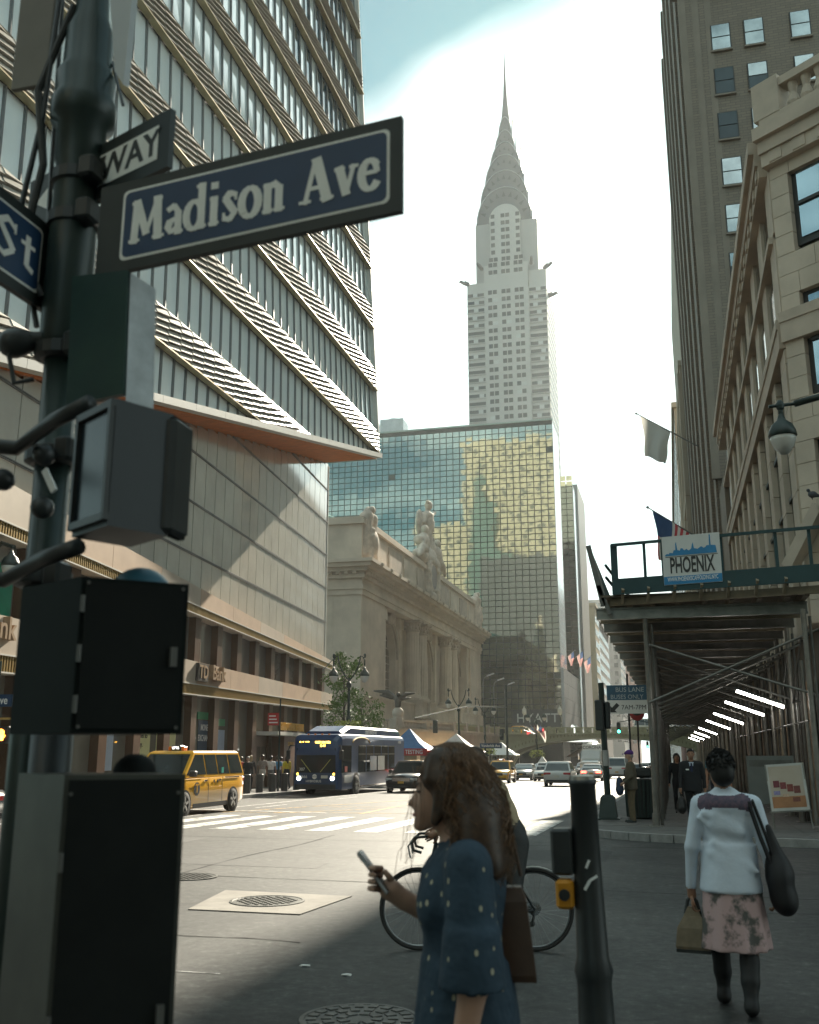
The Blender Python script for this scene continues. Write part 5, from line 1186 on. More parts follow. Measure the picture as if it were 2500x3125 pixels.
# sign board
sgn = thing('sign_board', 'white scaffolding sign with blue skyline and bold dark lettering', 'sign', (.65, YW_(.65) - .6, 5.7), world=True)
def sp(x, z, dy=0.0): return (x, YW_(x) - .575 + dy, z)
q = MB(); q.loft([[sp(x, 5.71), sp(x, 5.71, .02), sp(x, 6.56, .02), sp(x, 6.56)] for x in (.0, 1.30)]); q.build('panel', mat('sign_panel', (.60, .595, .57), .55, var=.05), sgn)
BLU = mat('sign_blue', (.03, .20, .40), .5); DKT = mat('sign_dark', (.035, .036, .034), .5)
q = MB(); q.loft([[sp(x, 5.715, -.006), sp(x, 5.715, -.001), sp(x, 5.855, -.001), sp(x, 5.855, -.006)] for x in (.004, 1.296)]); q.build('blue_strip', BLU, sgn)
sky = [(.06, .02), (.1, .05), (.15, .04), (.16, .07), (.24, .06), (.26, .12), (.3, .12), (.305, .26), (.325, .3), (.345, .12), (.4, .10), (.42, .15), (.46, .15), (.5, .10), (.55, .13), (.6, .09), (.66, .13), (.68, .22), (.70, .26), (.72, .13), (.8, .11), (.88, .16), (.94, .12), (.98, .14), (1.0, .17), (1.06, .17), (1.065, .4), (1.09, .4), (1.095, .17), (1.2, .16), (1.22, .02)]
for (x0, a0), (x1, a1) in zip(sky[:-1], sky[1:]):
    q = MB(); q.prism([sp(x0, 6.215, -.006), sp(x1, 6.215, -.006), sp(x1, 6.215 + a1*.8, -.006), sp(x0, 6.215 + a0*.8, -.006)], (0, .005, 0)); q.build('skyline_piece', BLU, sgn)
SD = Vector((1, -.2, 0)).normalized()
lettering('PHOENIX', .38, DKT, sgn, sp(.65, 6.03, -.006), SD, offset=.008, sx=.62, extrude=.003, name='lettering')
lettering('WWW.PHOENIXSCAFFOLDING.NYC', .105, WHT, sgn, sp(.65, 5.80, -.009), SD, sx=.66, extrude=.002, offset=.001, name='lettering')
q = MB(); q.loft([[sp(x, 6.19, -.006), sp(x, 6.19, -.001), sp(x, 6.2, -.001), sp(x, 6.2, -.006)] for x in (.06, 1.24)]); q.build('rule', DKT, sgn)

for o in list(shed.children):
    if o.name.split('.')[0] in ('cross_beam', 'timber_joist', 'stringer', 'deck_plank', 'header_timber', 'parapet_board', 'top_rail', 'parapet_post', 'bracket', 'raker', 'hoarding_board', 'parapet_end_frame'): o.location.z += .13
sgn.location.z = 5.49; sgn.scale = (1, 1, 1.36)
for o in shed.children:
    if o.name.startswith('parapet_board'): o.location.z -= .10
for o in sgn.children: pass
# ------------------------------------------------------------------ street furniture
BLK = mat('black_paint', (.03, .032, .031), .42, var=.2, vs=4); DGR = mat('dark_green_paint', (.022, .035, .03), .4, var=.2, vs=4); GLOB = mat('lamp_glass', (.62, .60, .55), .15, var=.05, spec=.8); CHR = mat('chrome', (.6, .6, .6), .15, metal=1.0, var=0); RUB = mat('rubber', (.022, .022, .022), .8, var=.1)
LEAF = mat('leaf', (.10, .16, .03), .6, var=.45, vs=5); LEAFY = mat('leaf_yellowgreen', (.30, .34, .08), .6, var=.35, vs=6); BARK = mat('bark', (.10, .08, .06), .9, var=.3, vs=8)
def leaves(pts, size, seed=0):
    rnd = random.Random(seed); q = MB()
    for p in pts:
        n = Vector((rnd.gauss(0, 1), rnd.gauss(0, 1), rnd.gauss(.4, .8))).normalized(); a = n.orthogonal().normalized(); c = n.cross(a); s = size*rnd.uniform(.6, 1.3); p = Vector(p); f = rnd.uniform(0, 6.28); a, c = a*math.cos(f) + c*math.sin(f), c*math.cos(f) - a*math.sin(f)
        q.add([p - a*s, p + c*s*.45 + n*s*.12, p + a*s, p - c*s*.45 + n*s*.12], [(0, 1, 2, 3)])
    return q
def teardrop(par, c, s=1.0):
    q = MB(); q.lathe(c, [(.05*s, .62*s), (.09*s, .5*s), (.12*s, .42*s), (.26*s, .30*s), (.34*s, .12*s), (.36*s, 0), (.33*s, -.03*s)], 16); q.build('lamp_hood', DGR, par, True)
    q = MB(); q.lathe(c, [(.32*s, -.03*s), (.31*s, -.12*s), (.25*s, -.3*s), (.12*s, -.46*s), (.02*s, -.5*s)], 16); q.build('lamp_glass', GLOB, par, True)
def basket(label, c, r, seed):
    t = thing('flower_basket', label, 'flower basket', c, group='hanging flower baskets', world=True); rnd = random.Random(seed)
    q = MB(); q.lathe((c[0], c[1], c[2] - .35*r), [(r*.15, -.45*r), (r*.6, -.2*r), (r*.75, .25*r)], 12); q.build('bowl', DGR, t)
    pts = []
    for _ in range(420):
        a, z = rnd.uniform(0, 6.28), rnd.uniform(-.8, .8); rr = r*math.sqrt(max(.05, 1 - z*z*.7))*rnd.uniform(.55, 1.25); pts.append((c[0] + rr*math.cos(a), c[1] + rr*math.sin(a), c[2] + z*.62*r - (.25*r if rr > r else 0)))
    leaves(pts, .12*r, seed).build('flowers', LEAFY, t)
def twin_lamp(label, x, y, h, base=None):
    g = gz(y) + KH if base is None else base; t = thing('street_lamp', label, 'street lamp', (x, y, g), group='twin-headed street lamps', world=True)
    q = MB(); q.lathe((x, y, g), [(.28, 0), (.28, .5), (.2, .8), (.13, 1.0), (.10, h*.45), (.14, h*.46), (.14, h*.5), (.085, h*.52), (.075, h*.72), (.16, h*.725), (.16, h*.755), (.06, h*.77), (.05, h*.8)], 12); q.build('post', DGR, t)
    for s in (-1, 1):
        q = MB(); p = [(x + s*.75*math.sin(k)*.9, y + .15*s, g + h*.78 + .2*h*(1 - math.cos(k))*.5 + h*.08*math.sin(k)) for k in np.linspace(0, math.pi*.5, 7)]; p += [(x + s*.82, y + .15*s, g + h*.955), (x + s*.95, y + .15*s, g + h*.93)]
        q.tube(p, .04, 7); q.build('arm', DGR, t); q = MB(); q.cyl((x + s*.95, y + .15*s, g + h*.93), (x + s*.95, y + .15*s, g + h*.885), .05, n=8); q.ell((x + s*.95, y + .15*s, g + h*.96), .09, .09, .16, 8, 6); q.build('finial', DGR, t); teardrop(t, (x + s*.95, y + .15*s, g + h*.81), .85)
    return t
twin_lamp('twin-headed lamp with a flower basket before the terminal corner', -19.1, 59.0, 8.1); basket('yellow flower basket hung on the lamp above the blue bus', (-19.1, 59.0, 3.1), .85, 1)
twin_lamp('twin-headed lamp standing in front of the terminal columns', -19.3, 93, 8.4, -.7); 
twin_lamp('twin-headed lamp at the far corner of the terminal', -19.2, 106, 8.3, -.8); basket('yellow flower basket near the vanderbilt street signs', (-19.3, 108, 1.9), .8, 2)
twin_lamp('twin-headed lamp hung with small flags before the bridge arch', -15.6, 120, 8.2, -1.0); basket('yellow flower basket under the small flags', (-15.6, 120, 1.5), .8, 3); basket('smallest flower basket beneath the bridge', (-11.4, 150, 1.2), .8, 4)
t = thing('flag_cluster', 'fan of small striped flags on the lamp before the bridge', 'flags', (-15.6, 119.7, 4.2), world=True)
for i in range(8):
    a = R(-70 + 20*i); d = Vector((math.sin(a), 0, math.cos(a))); c = Vector((-15.6, 119.6, 3.7)); q = MB(); q.cyl(c, c + d*1.5, .02, n=5); q.build('stick', POLE, t); e = c + d*1.2; q = MB(); nrm = Vector((d.z, 0, -d.x))
    q.poly([e, e + nrm*.2 + Vector((0, 0, -.7)), e + nrm*.6 - d*.3 + Vector((0, .1, -.75)), e - d*.7]); q.build('cloth', [FRED, FPW, FBLU][i % 3], t)
# single-arm lamp reaching in at the right edge
t = thing('street_lamp', 'single teardrop lamp hanging from a curved arm at the right edge', 'street lamp', (3.6, 19.6, .1), world=True)
lx, ly, lz = 1.78, 14.6, 5.95
q = MB(); q.tube([(4.1, 14.9, .15), (4.1, 14.9, 3.5), (4.1, 14.9, 5.6), (3.9, 14.85, 6.35), (3.3, 14.8, 6.75), (2.6, 14.7, 6.78), (1.98, 14.62, 6.62)], [.11, .09, .07, .055, .05, .05, .05], 10); q.build('curved_post', DGR, t, True)
q = MB(); q.cyl((1.98, 14.62, 6.62), (1.62, 14.6, 6.6), .025, n=8); q.ell((lx, ly, 6.6), .06, .06, .09, 10, 6); q.cyl((lx, ly, 6.6), (lx, ly, 6.45), .035, n=8); q.build('bracket', DGR, t)
teardrop(t, (lx, ly, 6.14), .56)
# lamp seen between the dark boxes at the left edge
t = thing('street_lamp', 'teardrop lamp at the left edge beside the dark signal pole', 'street lamp', (-21.0, 27.0, 0), world=True)
q = MB(); q.tube([(-21.0, 27.0, 0), (-21.0, 27.0, 6.9), (-20.7, 26.8, 7.8), (-20.1, 26.5, 8.1), (-19.5, 26.3, 7.9)], .07, 8); q.build('curved_post', DGR, t); teardrop(t, (-19.5, 26.2, 7.3), .8)

# push button post, near right
t = thing('push_button_post', 'dark leaning crossing post with yellow push button in the foreground', 'post', (-.335, 4.2, .15))
q = MB(); q.lathe((0, 0, 0), [(.11, 0), (.11, .3), (.075, .36), (.066, .7), (.068, .72), (.075, .75), (.062, .8), (.055, 1.1), (.052, 1.44), (.058, 1.445), (.056, 1.46)], 20); q.build('post', BLK, t, True)
q = MB(); q.lathe((0, 0, 0), [(.056, 1.455), (.05, 1.475), (.01, 1.48)], 20); q.build('cap', mat('worn_metal', (.25, .23, .2), .4, metal=.7, var=.3, vs=20), t)
q = MB(); q.bevbox(-.135, -.05, -.05, .05, 1.10, 1.275, .01); q.build('box', BLK, t); q = MB(); q.bevbox(-.125, -.055, -.055, .045, .975, 1.085, .012); q.build('button', mat('button_yellow', (.62, .26, .015), .5), t); q = MB(); q.cyl((-.09, -.062, 1.03), (-.09, -.054, 1.03), .022, n=12); q.build('button_cap', BLK, t)
q = MB(); q.bar((-.01, -.064, 1.05), (.012, -.062, 1.085), .012, .002, up=(0, 1, 0)); q.bar((.012, -.062, 1.085), (.04, -.052, 1.1), .01, .002, up=(0, 1, 0)); q.bar((.0, -.063, 1.13), (.014, -.062, 1.16), .01, .002, up=(0, 1, 0)); q.build('scratch_mark', WHT, t)
t.rotation_euler = (R(0.5), R(-1.2), 0)
# signal pole on the far right corner
sx_, sy_ = -1.75, 27.4; g = sg(sy_)
t = thing('signal_pole', 'dark traffic signal pole with a square flared base on the right corner', 'pole', (sx_, sy_, g), world=True)
q = MB(); q.loft([[(sx_ - r, sy_ - r, g + z), (sx_ + r, sy_ - r, g + z), (sx_ + r, sy_ + r, g + z), (sx_ - r, sy_ + r, g + z)] for r, z in ((.30, 0), (.30, .04), (.23, .06), (.18, .55), (.12, .62))]); q.build('base', DGR, t); q = MB(); q.cyl((sx_, sy_, g + .6), (sx_ - .05, sy_, g + 3.5), .085, .075, 14); q.build('pole', DGR, t); q = MB(); q.bevbox(sx_ - .22, sx_ - .0, sy_ - .25, sy_ + .05, g + 2.25, g + 3.05, .03); q.bevbox(sx_ + .02, sx_ + .16, sy_ - .1, sy_ + .2, g + 2.3, g + 3.0, .03); q.build('signal_housing', BLK, t); q = MB(); q.cyl((sx_ - .005, sy_ - .003, g + 1.35), (sx_ - .01, sy_ - .003, g + 1.75), .088, .086, 14, caps=False); q.build('sticker', mat('sticker', (.35, .35, .34), .7), t)
# bus lane sign
bx_, by_ = -1.25, 31.0; g = sg(by_)
t = thing('bus_lane_sign', 'blue and white bus lane sign on a thin pole by the shed', 'sign', (bx_, by_, g), world=True)
q = MB(); q.cyl((bx_, by_, g), (bx_, by_, 4.0), .03, n=8); q.build('pole', BLK, t); q = MB(); q.box(bx_ - .62, bx_ + .55, by_ - .05, by_ - .035, 2.82, 3.66); q.build('plate', WHT, t)
q = MB(); q.box(bx_ - .62, bx_ + .55, by_ - .056, by_ - .051, 3.22, 3.66); q.build('blue_field', mat('bus_blue', (.06, .13, .20), .5), t); GLET = mat('pale_letter', (.55, .58, .58), .5)
lettering('BUS LANE', .2, GLET, t, (bx_ + .06, by_ - .058, 3.52), (1, 0, 0), extrude=.001, sx=.95); lettering('BUSES ONLY', .18, GLET, t, (bx_ - .03, by_ - .058, 3.31), (1, 0, 0), extrude=.001, sx=.95); lettering('7AM-7PM', .19, DKT, t, (bx_ + .16, by_ - .052, 3.0), (1, 0, 0), extrude=.001, sx=.95)
q = MB(); c = Vector((bx_ - .40, by_ - .053, 3.0)); q.prism([c + Vector(p) for p in ((-.14, 0, -.14), (.06, 0, -.14), (-.0, 0, -.08), (.14, 0, .06), (.06, 0, .14), (-.08, 0, 0), (-.14, 0, .06))], (0, .002, 0)); q.build('arrow', DKT, t)
# round bus stop sign
t = thing('bus_stop_sign', 'small round bus stop sign with a red rim down the kerb', 'sign', (-1.3, 40, sg(40)), world=True); q = MB(); q.cyl((-1.3, 40, sg(40)), (-1.3, 40, 3.5), .035, n=8); q.build('pole', BLK, t); q = MB(); q.lathe((-1.3, 39.9, 3.15), [(.28, 0), (.28, .05)], 18, axis='y'); q.build('disc', mat('stop_red', (.35, .03, .03), .5), t); q = MB(); q.lathe((-1.3, 39.89, 3.3), [(.24, -.01), (.24, .0)], 18, axis='y'); q.build('face', BLK, t); q = MB(); q.box(-1.42, -1.18, 39.87, 39.878, 3.2, 3.42); q.build('bus_symbol', GLET, t)
# litter bin with ribs
cx_, cy_ = -.95, 27.9; g = sg(cy_); t = thing('litter_bin', 'dark ribbed litter bin behind the man in the purple cap', 'bin', (cx_, cy_, g), world=True)
q = MB(); q.lathe((cx_, cy_, g), [(.30, .03), (.33, .05), (.36, 1.0), (.34, 1.02)], 18); q.build('drum', BLK, t)
for i in range(20):
    a = 2*math.pi*i/20; q = MB(); q.bar((cx_ + .335*math.cos(a), cy_ + .335*math.sin(a), g + .06), (cx_ + .375*math.cos(a), cy_ + .375*math.sin(a), g + 1.0), .05, .03); q.build('rib', DGR, t)
q = MB(); q.bevbox(cx_ - .37, cx_ + .37, cy_ - .37, cy_ + .37, g + 1.05, g + 1.3, .06); q.build('lid', BLK, t)
# A-frame poster stand
ax, ay = 2.45, 24.35; g = sg(ay); t = thing('sandwich_board', 'leaning poster stand of autumn drinks by the scaffold posts', 'sign', (ax, ay, g), R(-8))
t.rotation_euler = (0, R(-4), R(-6))
q = MB(); q.loft([[(x, y, z) for x, y in ((-.40, dy), (.40, dy), (.40, dy + .05), (-.40, dy + .05))] for z, dy in ((.42, -.05), (1.42, .12))]); q.build('frame', mat('frame_white', (.5, .49, .46), .5), t)
def ab(name, x0, x1, z0, z1, m, off=.004):
    f = lambda z: -.05 + (z - .42)*.17 - off; q = MB(); q.poly([(x0, f(z0), z0), (x1, f(z0), z0), (x1, f(z1), z1), (x0, f(z1), z1)]); return q.build(name, m, t)
ab('poster', -.35, .35, .48, 1.37, mat('poster_autumn', (.44, .36, .28), .6, rgb2=(.50, .43, .35), vs=2)); ab('poster_floor', -.35, .35, .48, .72, mat('poster_orange', (.36, .17, .08), .6, var=.2), .006)
lettering('autumn time', .13, DKT, t, (0, .097, 1.26), (1, 0, 0), extrude=.001, offset=.003, up=(0, .17, 1))
for i, (x, z, w, h, c) in enumerate(((-.22, .98, .075, .12, (.16, .03, .04)), (-.08, .94, .075, .12, (.22, .05, .05)), (.06, .88, .075, .13, (.2, .045, .035)), (.2, .84, .08, .13, (.17, .05, .04)), (-.23, .82, .08, .07, (.25, .22, .4)), (-.05, .77, .08, .05, (.5, .35, .25)), (.16, .66, .09, .08, (.18, .06, .04)))):
    ab('painted_cup', x - w*.85, x + w*.85, z - .06, z + h*1.2 - .06, mat('cup_%d' % i, c, .5, var=.25, vs=30), .009)
q = MB(); q.bar((-.4, .0, .02), (-.4, .1, 1.42), .03, .03); q.bar((.4, .0, .02), (.4, .1, 1.42), .03, .03); q.bar((-.4, .5, .02), (-.4, .14, 1.42), .03, .03); q.bar((.4, .5, .02), (.4, .14, 1.42), .03, .03); q.bar((-.45, -.08, .40), (.45, -.08, .40), .05, .03); q.build('leg_frame', STL, t)
# second board behind it
t = thing('notice_panel', 'grey notice panel behind the poster stand', 'sign', (2.15, 25.6, sg(25.6))); q = MB(); q.box(-.5, .55, -.02, .02, .5, 1.6); q.build('panel', mat('notice_grey', (.14, .145, .135), .5), t); q = MB(); q.box(-.45, .5, -.026, -.021, 1.35, 1.5); q.build('header', STLD, t)

# bollards before the glass tower
bo = MB().lathe((0, 0, 0), [(.17, 0), (.17, .84), (.15, .86), (.02, .86)], 16).mesh('bollard', mat('bollard_dark', (.075, .072, .068), .45, metal=.3, var=.15))
for i, (y, nm) in enumerate(((44.0, 'dark bollard just behind the yellow taxi van'), (45.5, 'second dark bollard behind the taxi van'), (47.1, 'third dark bollard, left of the thin sign pole'), (48.7, 'fourth dark bollard, right of the thin sign pole'), (50.4, 'dark bollard next to the front of the bus'), (42.4, 'dark bollard hidden behind the taxi van tail'), (40.6, 'dark bollard behind the middle of the taxi van'))):
    tag(link('bollard', bo, None, (-19.1, y, gz(y) + KH)), nm, 'bollard', 'bollards along the kerb by the tower')
t = thing('no_standing_sign', 'red parking sign on a thin dark pole between the bollards', 'sign', (-19.0, 47.6, gz(47.6) + KH), world=True); q = MB(); q.cyl((-19, 47.6, gz(47.6)), (-19, 47.6, 4.3), .05, .04, 8); q.build('pole', DGR, t); q = MB(); q.box(-19.62, -19.05, 47.52, 47.54, 3.0, 3.6); q.build('plate', mat('sign_red', (.45, .03, .03), .5), t)
for i in range(3): q = MB(); q.box(-19.55, -19.2 + .06*i, 47.508, 47.516, 3.42 - .16*i, 3.48 - .16*i); q.build('sign_text', WHT, t)
# tree by the tower corner
def tree(label, x, y, h, r, n, seed, group='street trees'):
    rnd = random.Random(seed); g = gz(y) + KH; t = thing('tree', label, 'tree', (x, y, g), group=group, world=True); q = MB()
    q.tube([(x, y, g), (x + .05, y, g + h*.3), (x - .05, y + .1, g + h*.6), (x, y, g + h*.95)], [.13, .1, .06, .02], 8); cl = []
    for i in range(22):
        z = g + h*(.25 + .75*(i/22.)); a = rnd.uniform(0, 6.28); rr = r*rnd.uniform(.3, 1.0)*(1.1 - .75*abs((z - g)/h - .55)); p = Vector((x + rr*math.cos(a), y + rr*math.sin(a), z)); cl.append((p, rnd.uniform(.3, .6)*r)); q.tube([(x, y, z - h*.12), p], [.035, .012], 5)
    q.build('trunk', BARK, t); pts = []
    for c, s in cl:
        for _ in range(n//22): v = Vector((rnd.gauss(0, 1), rnd.gauss(0, 1), rnd.gauss(0, .8))); pts.append(c + v*s*.5)
    leaves(pts, .13, seed).build('crown', LEAF, t); return t
tree('slim green tree between the glass tower and the terminal', -21.2, 64.5, 8.6, 1.1, 2200, 3); tree('low green tree at the foot of the terminal corner', -21.8, 70.5, 6.0, 1.4, 1600, 5)
tree('distant yellow-green tree far down the street', -1.2, 330, 12, 4, 1200, 9)
# street signs and hanging signals down the street
def signal(label, x, y, z, face=True, parent=None):
    t = thing('traffic_signal', label, 'traffic signal', (x, y, z), group='traffic signals down the street', world=True); MB().bevbox(x - .18, x + .18, y - .15, y + .15, z, z + 1.05, .03).build('housing', BLK, t)
    if face: MB().lathe((x, y - .16, z + .2), [(.14, 0), (.14, .02)], 14, axis='y').build('green_light', mat('signal_green', (.02, .6, .4), .4, emit=(.05, 1, .6), es=2.2), t)
    for k in (.52, .84): MB().lathe((x, y - .16, z + k), [(.13, 0), (.13, .015)], 12, axis='y').build('dark_lens', DGR, t)
    return t
t = thing('signal_mast', 'mast arm carrying a traffic signal before the bridge', 'pole', (-13.3, 100, -.8), world=True)
q = MB(); q.cyl((-15.9, 100, gz(100)), (-15.9, 100, 8.2), .13, .1, 10); q.build('mast', DGR, t); q = MB(); q.tube([(-19, 75, 4.2), (-17.5, 88, 5.6), (-15.9, 100, 6.0)], .06, 6); q.build('mast_arm', DGR, t)
signal('green arrow signal hanging before the bridge', -5.05, 100, 3.4); signal('dark signal on the mast by the terminal lamp', -16.1, 98, 2.8, False); signal('green signal under the bridge, smallest one', -3.9, 160, 2.2); signal('signal by the terrace wall, left of the bridge', -19.0, 82, 3.2, False)
q = MB(); q.tube([(-5.05, 100.1, 4.5), (-3.5, 100.1, 4.7), (-1.2, 100, 4.2)], .05, 6); tag(q.build('signal_gantry', DGR), 'thin arm holding the green arrow signal', 'pole')
for x, y, z, nm in ((-19.0, 84, 1.75, 'left one of the two small blue street name signs'), (-15.8, 90, 2.0, 'right one of the two small blue street name signs')):
    t = thing('street_name_sign', nm, 'street sign', (x, y, z), world=True); MB().box(x - 1.0, x + 1.0, y - .03, y + .03, z, z + .45).build('plate', mat('sign_navy', (.03, .06, .11), .5), t); lettering('Vanderbilt Ave', .34, WHT, t, (x, y - .035, z + .22), (1, 0, 0), extrude=.001, sx=.82)
for x, y in ((-21.5, 118), (-21.6, 126), (-21.5, 134)):
    t = thing('viaduct_lamp', {118: 'first', 126: 'second', 134: 'third'}[y] + ' pale cobra-head lamp from the left on the upper roadway', 'street lamp', (x, y, 3.9), group='lamps on the upper roadway', world=True); q = MB(); q.tube([(x, y, 3.8), (x, y, 9.6), (x + .1, y, 10.2), (x + .6, y, 10.5)], .06, 6); q.build('pole', POLE, t); q = MB(); q.obox((x + .9, y, 10.6), (.42, 0, .14), (0, .14, 0), (-.03, 0, .07)); q.build('lamp_head', STEEL, t)
for x, y, nm in ((-19.8, 140, 'left globe lantern on the bridge'), (-14.9, 140, 'right globe lantern on the bridge')):
    t = thing('lantern', nm, 'lamp', (x, y, 4.9), world=True); q = MB(); q.cyl((x, y, 4.9), (x, y, 6.6), .06, n=8); q.build('post', DGR, t); q = MB(); q.lathe((x, y, 6.6), [(.12, 0), (.32, .3), (.3, .8), (.1, 1.05), (.02, 1.3)], 10); q.build('glass', GLOB, t)
# market tents and awnings under the terrace
def tent(label, x, y, w, m, band=None, txt=None):
    g = gz(y) + KH; t = thing('market_tent', label, 'tent', (x, y, g), world=True); q = MB(); q.loft([[(x - w, y - w, g + 2.2), (x + w, y - w, g + 2.2), (x + w, y + w, g + 2.2), (x - w, y + w, g + 2.2)], [(x - .5*w, y - .5*w, g + 2.75), (x + .5*w, y - .5*w, g + 2.75), (x + .5*w, y + .5*w, g + 2.75), (x - .5*w, y + .5*w, g + 2.75)], [(x - .03, y - .03, g + 3.6), (x + .03, y - .03, g + 3.6), (x + .03, y + .03, g + 3.6), (x - .03, y + .03, g + 3.6)]]); q.build('canopy', m, t)
    for sx in (-1, 1):
        for sy in (-1, 1): q = MB(); q.cyl((x + sx*w*.96, y + sy*w*.96, g), (x + sx*w*.96, y + sy*w*.96, g + 2.2), .03, n=6); q.build('leg', STEEL, t)
    if band: MB().box(x - w - .01, x + w + .01, y - w - .03, y - w, g + 1.85, g + 2.3).build('valance', band, t)
    if txt: lettering(txt, .38, WHT, t, (x, y - w - .033, g + 2.07), (1, 0, 0), extrude=.001, sx=.8, offset=.005)
tent('blue tent with red lettered valance behind the bus', -17.2, 66.5, 1.6, mat('tent_blue', (.07, .17, .36), .6), mat('valance_red', (.5, .05, .04), .6), 'COVID-19 TESTING')
tent('pale red-striped awning tent right of the blue tent', -16.6, 79, 2.0, mat('tent_pale', (.55, .42, .38), .6, rgb2=(.6, .56, .52), vs=3), FRED); tent('small white tent near the bridge foot', -18.5, 112, 1.8, WHT); tent('pale pointed tent under the bridge', -12.5, 146, 2.2, mat('tent_beige', (.55, .48, .42), .6))
# ------------------------------------------------------------------ vehicles (local: front +Y, origin on the ground)
CGL = mat('car_glass', (.03, .04, .042), .04, metal=.25, var=.1, spec=.8); PLAS = mat('car_plastic', (.03, .03, .03), .6); HEAD = mat('headlamp', (.75, .76, .75), .1, metal=.3); TAIL = mat('tail_lamp', (.40, .02, .02), .25); RIM = mat('alloy_rim', (.5, .5, .5), .3, metal=.8, var=.05)
def paint(n, c, metal=.0): return mat('car_paint_' + n, c, .28, metal=metal, var=.03, vs=2, coat=.8)
def wheel(par, x, y, r, w, s):
    q = MB(); q.lathe((x, y, r), [(r*.62, -w/2), (r*.93, -w/2), (r, -w*.32), (r, w*.32), (r*.93, w/2), (r*.62, w/2)], 22, axis='x', caps=False); ty = q.build('wheel', RUB, par, True)
    q = MB(); q.lathe((x + s*w*.30, y, r), [(r*.66, -.02), (r*.66, .02), (r*.6, .03), (r*.58, .0), (r*.16, .0), (r*.14, .04), (.01, .045)] if s > 0 else [(r*.66, .02), (r*.66, -.02), (r*.6, -.03), (r*.58, .0), (r*.16, .0), (r*.14, -.04), (.01, -.045)], 20, axis='x'); q.build('rim_disc', PLAS, ty)
    q = MB()
    for i in range(5):
        a = 2*math.pi*i/5 + .3; d = Vector((0, math.cos(a), math.sin(a))); q.bar(Vector((x + s*w*.42, y, r)) + d*r*.1, Vector((x + s*w*.42, y, r)) + d*r*.62, .09*r*2.2, .04, up=(1, 0, 0))
    q.lathe((x + s*w*.40, y, r), [(r*.6, -.02), (r*.68, -.02), (r*.68, .03), (r*.6, .03)], 20, axis='x', caps=False); q.build('rim', RIM, ty)
def vehicle(name, label, cat, loc, rotz, pm, L=4.6, W=1.84, H=1.66, belt=1.02, hood=1.0, clr=.24, wr=.35, wb=2.68, ws=(1.45, 2.15), roof=(2.15, 3.95), rear=4.5, panes=2, tail_on=False, taxi=None, group='vehicles on the street', fo=.9, grille=PLAS, plate=None):
    """ws: windscreen base and top measured back from the nose; roof: front and rear ends; rear: foot of the rear glass"""
    t = thing(name, label, cat, loc, rotz, group); hw = W/2; n = L/2; Y = lambda b: n - b
    def ring(y, zb, zt, h):
        return [(-h*.90, y, zb), (-h, y, zb + .12), (-h, y, zb + (zt - zb)*.55), (-h*.985, y, zt - .10), (-h*.90, y, zt - .015), (0, y, zt + .025), (h*.90, y, zt - .015), (h*.985, y, zt - .10), (h, y, zb + (zt - zb)*.55), (h, y, zb + .12), (h*.90, y, zb)]
    fz = hood - .02
    st = [(0, .42, hood - .32, .80), (.06, .34, hood - .22, .88), (.25, clr, hood - .10, .96), (.6, clr, fz, .99), (ws[0], clr, belt, 1.0), (ws[1] + .4, clr, belt + .01, 1.0), (L*.6, clr, belt + .02, 1.0), (L - .55, clr, belt + .03, 1.0), (L - .2, clr + .04, belt + .02, .97), (L - .05, .38, belt - .06, .93), (L, .48, belt - .2, .86)]
    q = MB(); q.loft([ring(Y(b), zb, zt, hw*k) for b, zb, zt, k in st]); body = q.build('body', pm, t, True)
    # cabin
    tw = hw*.76; bz = belt - .04
    def rect(y0, y1, h, z): return [(-h, Y(y0), z), (h, Y(y0), z), (h, Y((y0 + y1)/2), z), (h, Y(y1), z), (-h, Y(y1), z), (-h, Y((y0 + y1)/2), z)]
    f = lambda k: (lerp(ws[0], ws[1], k), lerp(rear, roof[1], k))
    q = MB(); q.loft([rect(ws[0], rear, hw*.965, bz), rect(*f(.55), lerp(hw*.965, tw, .55) + .015, lerp(bz, H, .55)), rect(*f(.93), tw + .03, H - .07), rect(f(1)[0] + .06, f(1)[1] - .06, tw - .06, H - .01), rect(f(1)[0] + .35, f(1)[1] - .3, tw*.6, H)]); q.build('cabin', pm, t)
    # glass: each pane sits just proud of the cabin
    def pt(k, b, s): h = lerp(hw*.965, tw + .03, k/.93) + .014; return (s*h, Y(b), lerp(bz, H - .07, k/.93))
    def side(k0, k1, b0, b1, s, m=CGL):
        q = MB(); a = [pt(k0, max(b0, f(k0)[0] + .12), s), pt(k0, min(b1, f(k0)[1] - .1), s), pt(k1, min(b1, f(k1)[1] - .1), s), pt(k1, max(b0, f(k1)[0] + .12), s)]; q.prism(a, (-s*.012, 0, 0)); return q.build('side_window', m, t)
    a0, a1 = ws[0] + .05, rear - .05
    cuts = [a0] + [lerp(ws[0] + .75, rear - .5, (i + 1)/panes) if i < panes - 1 else a1 for i in range(panes)]
    cuts = [a0] + [lerp(ws[1] + .55, rear - .25, i/(panes - 1)) if panes > 1 else a1 for i in range(panes - 1)] + [a1]
    for s in (-1, 1):
        for c0, c1 in zip(cuts[:-1], cuts[1:]): side(.10, .86, c0 + .04, c1 - .04, s)
    def endglass(k0, k1, front, nm):
        q = MB(); P = []
        for k, sgn in ((k0, -1), (k0, 1), (k1, 1), (k1, -1)):
            h = lerp(hw*.965, tw + .03, k/.93) - .09; b = f(k)[0] if front else f(k)[1]; P.append((sgn*h, Y(b) + (.014 if front else -.014), lerp(bz, H - .07, k/.93)))
        q.prism(P, (0, -.012 if front else .012, 0)); q.build(nm, CGL, t)
    endglass(.08, .88, True, 'windscreen'); endglass(.12, .84, False, 'rear_window')
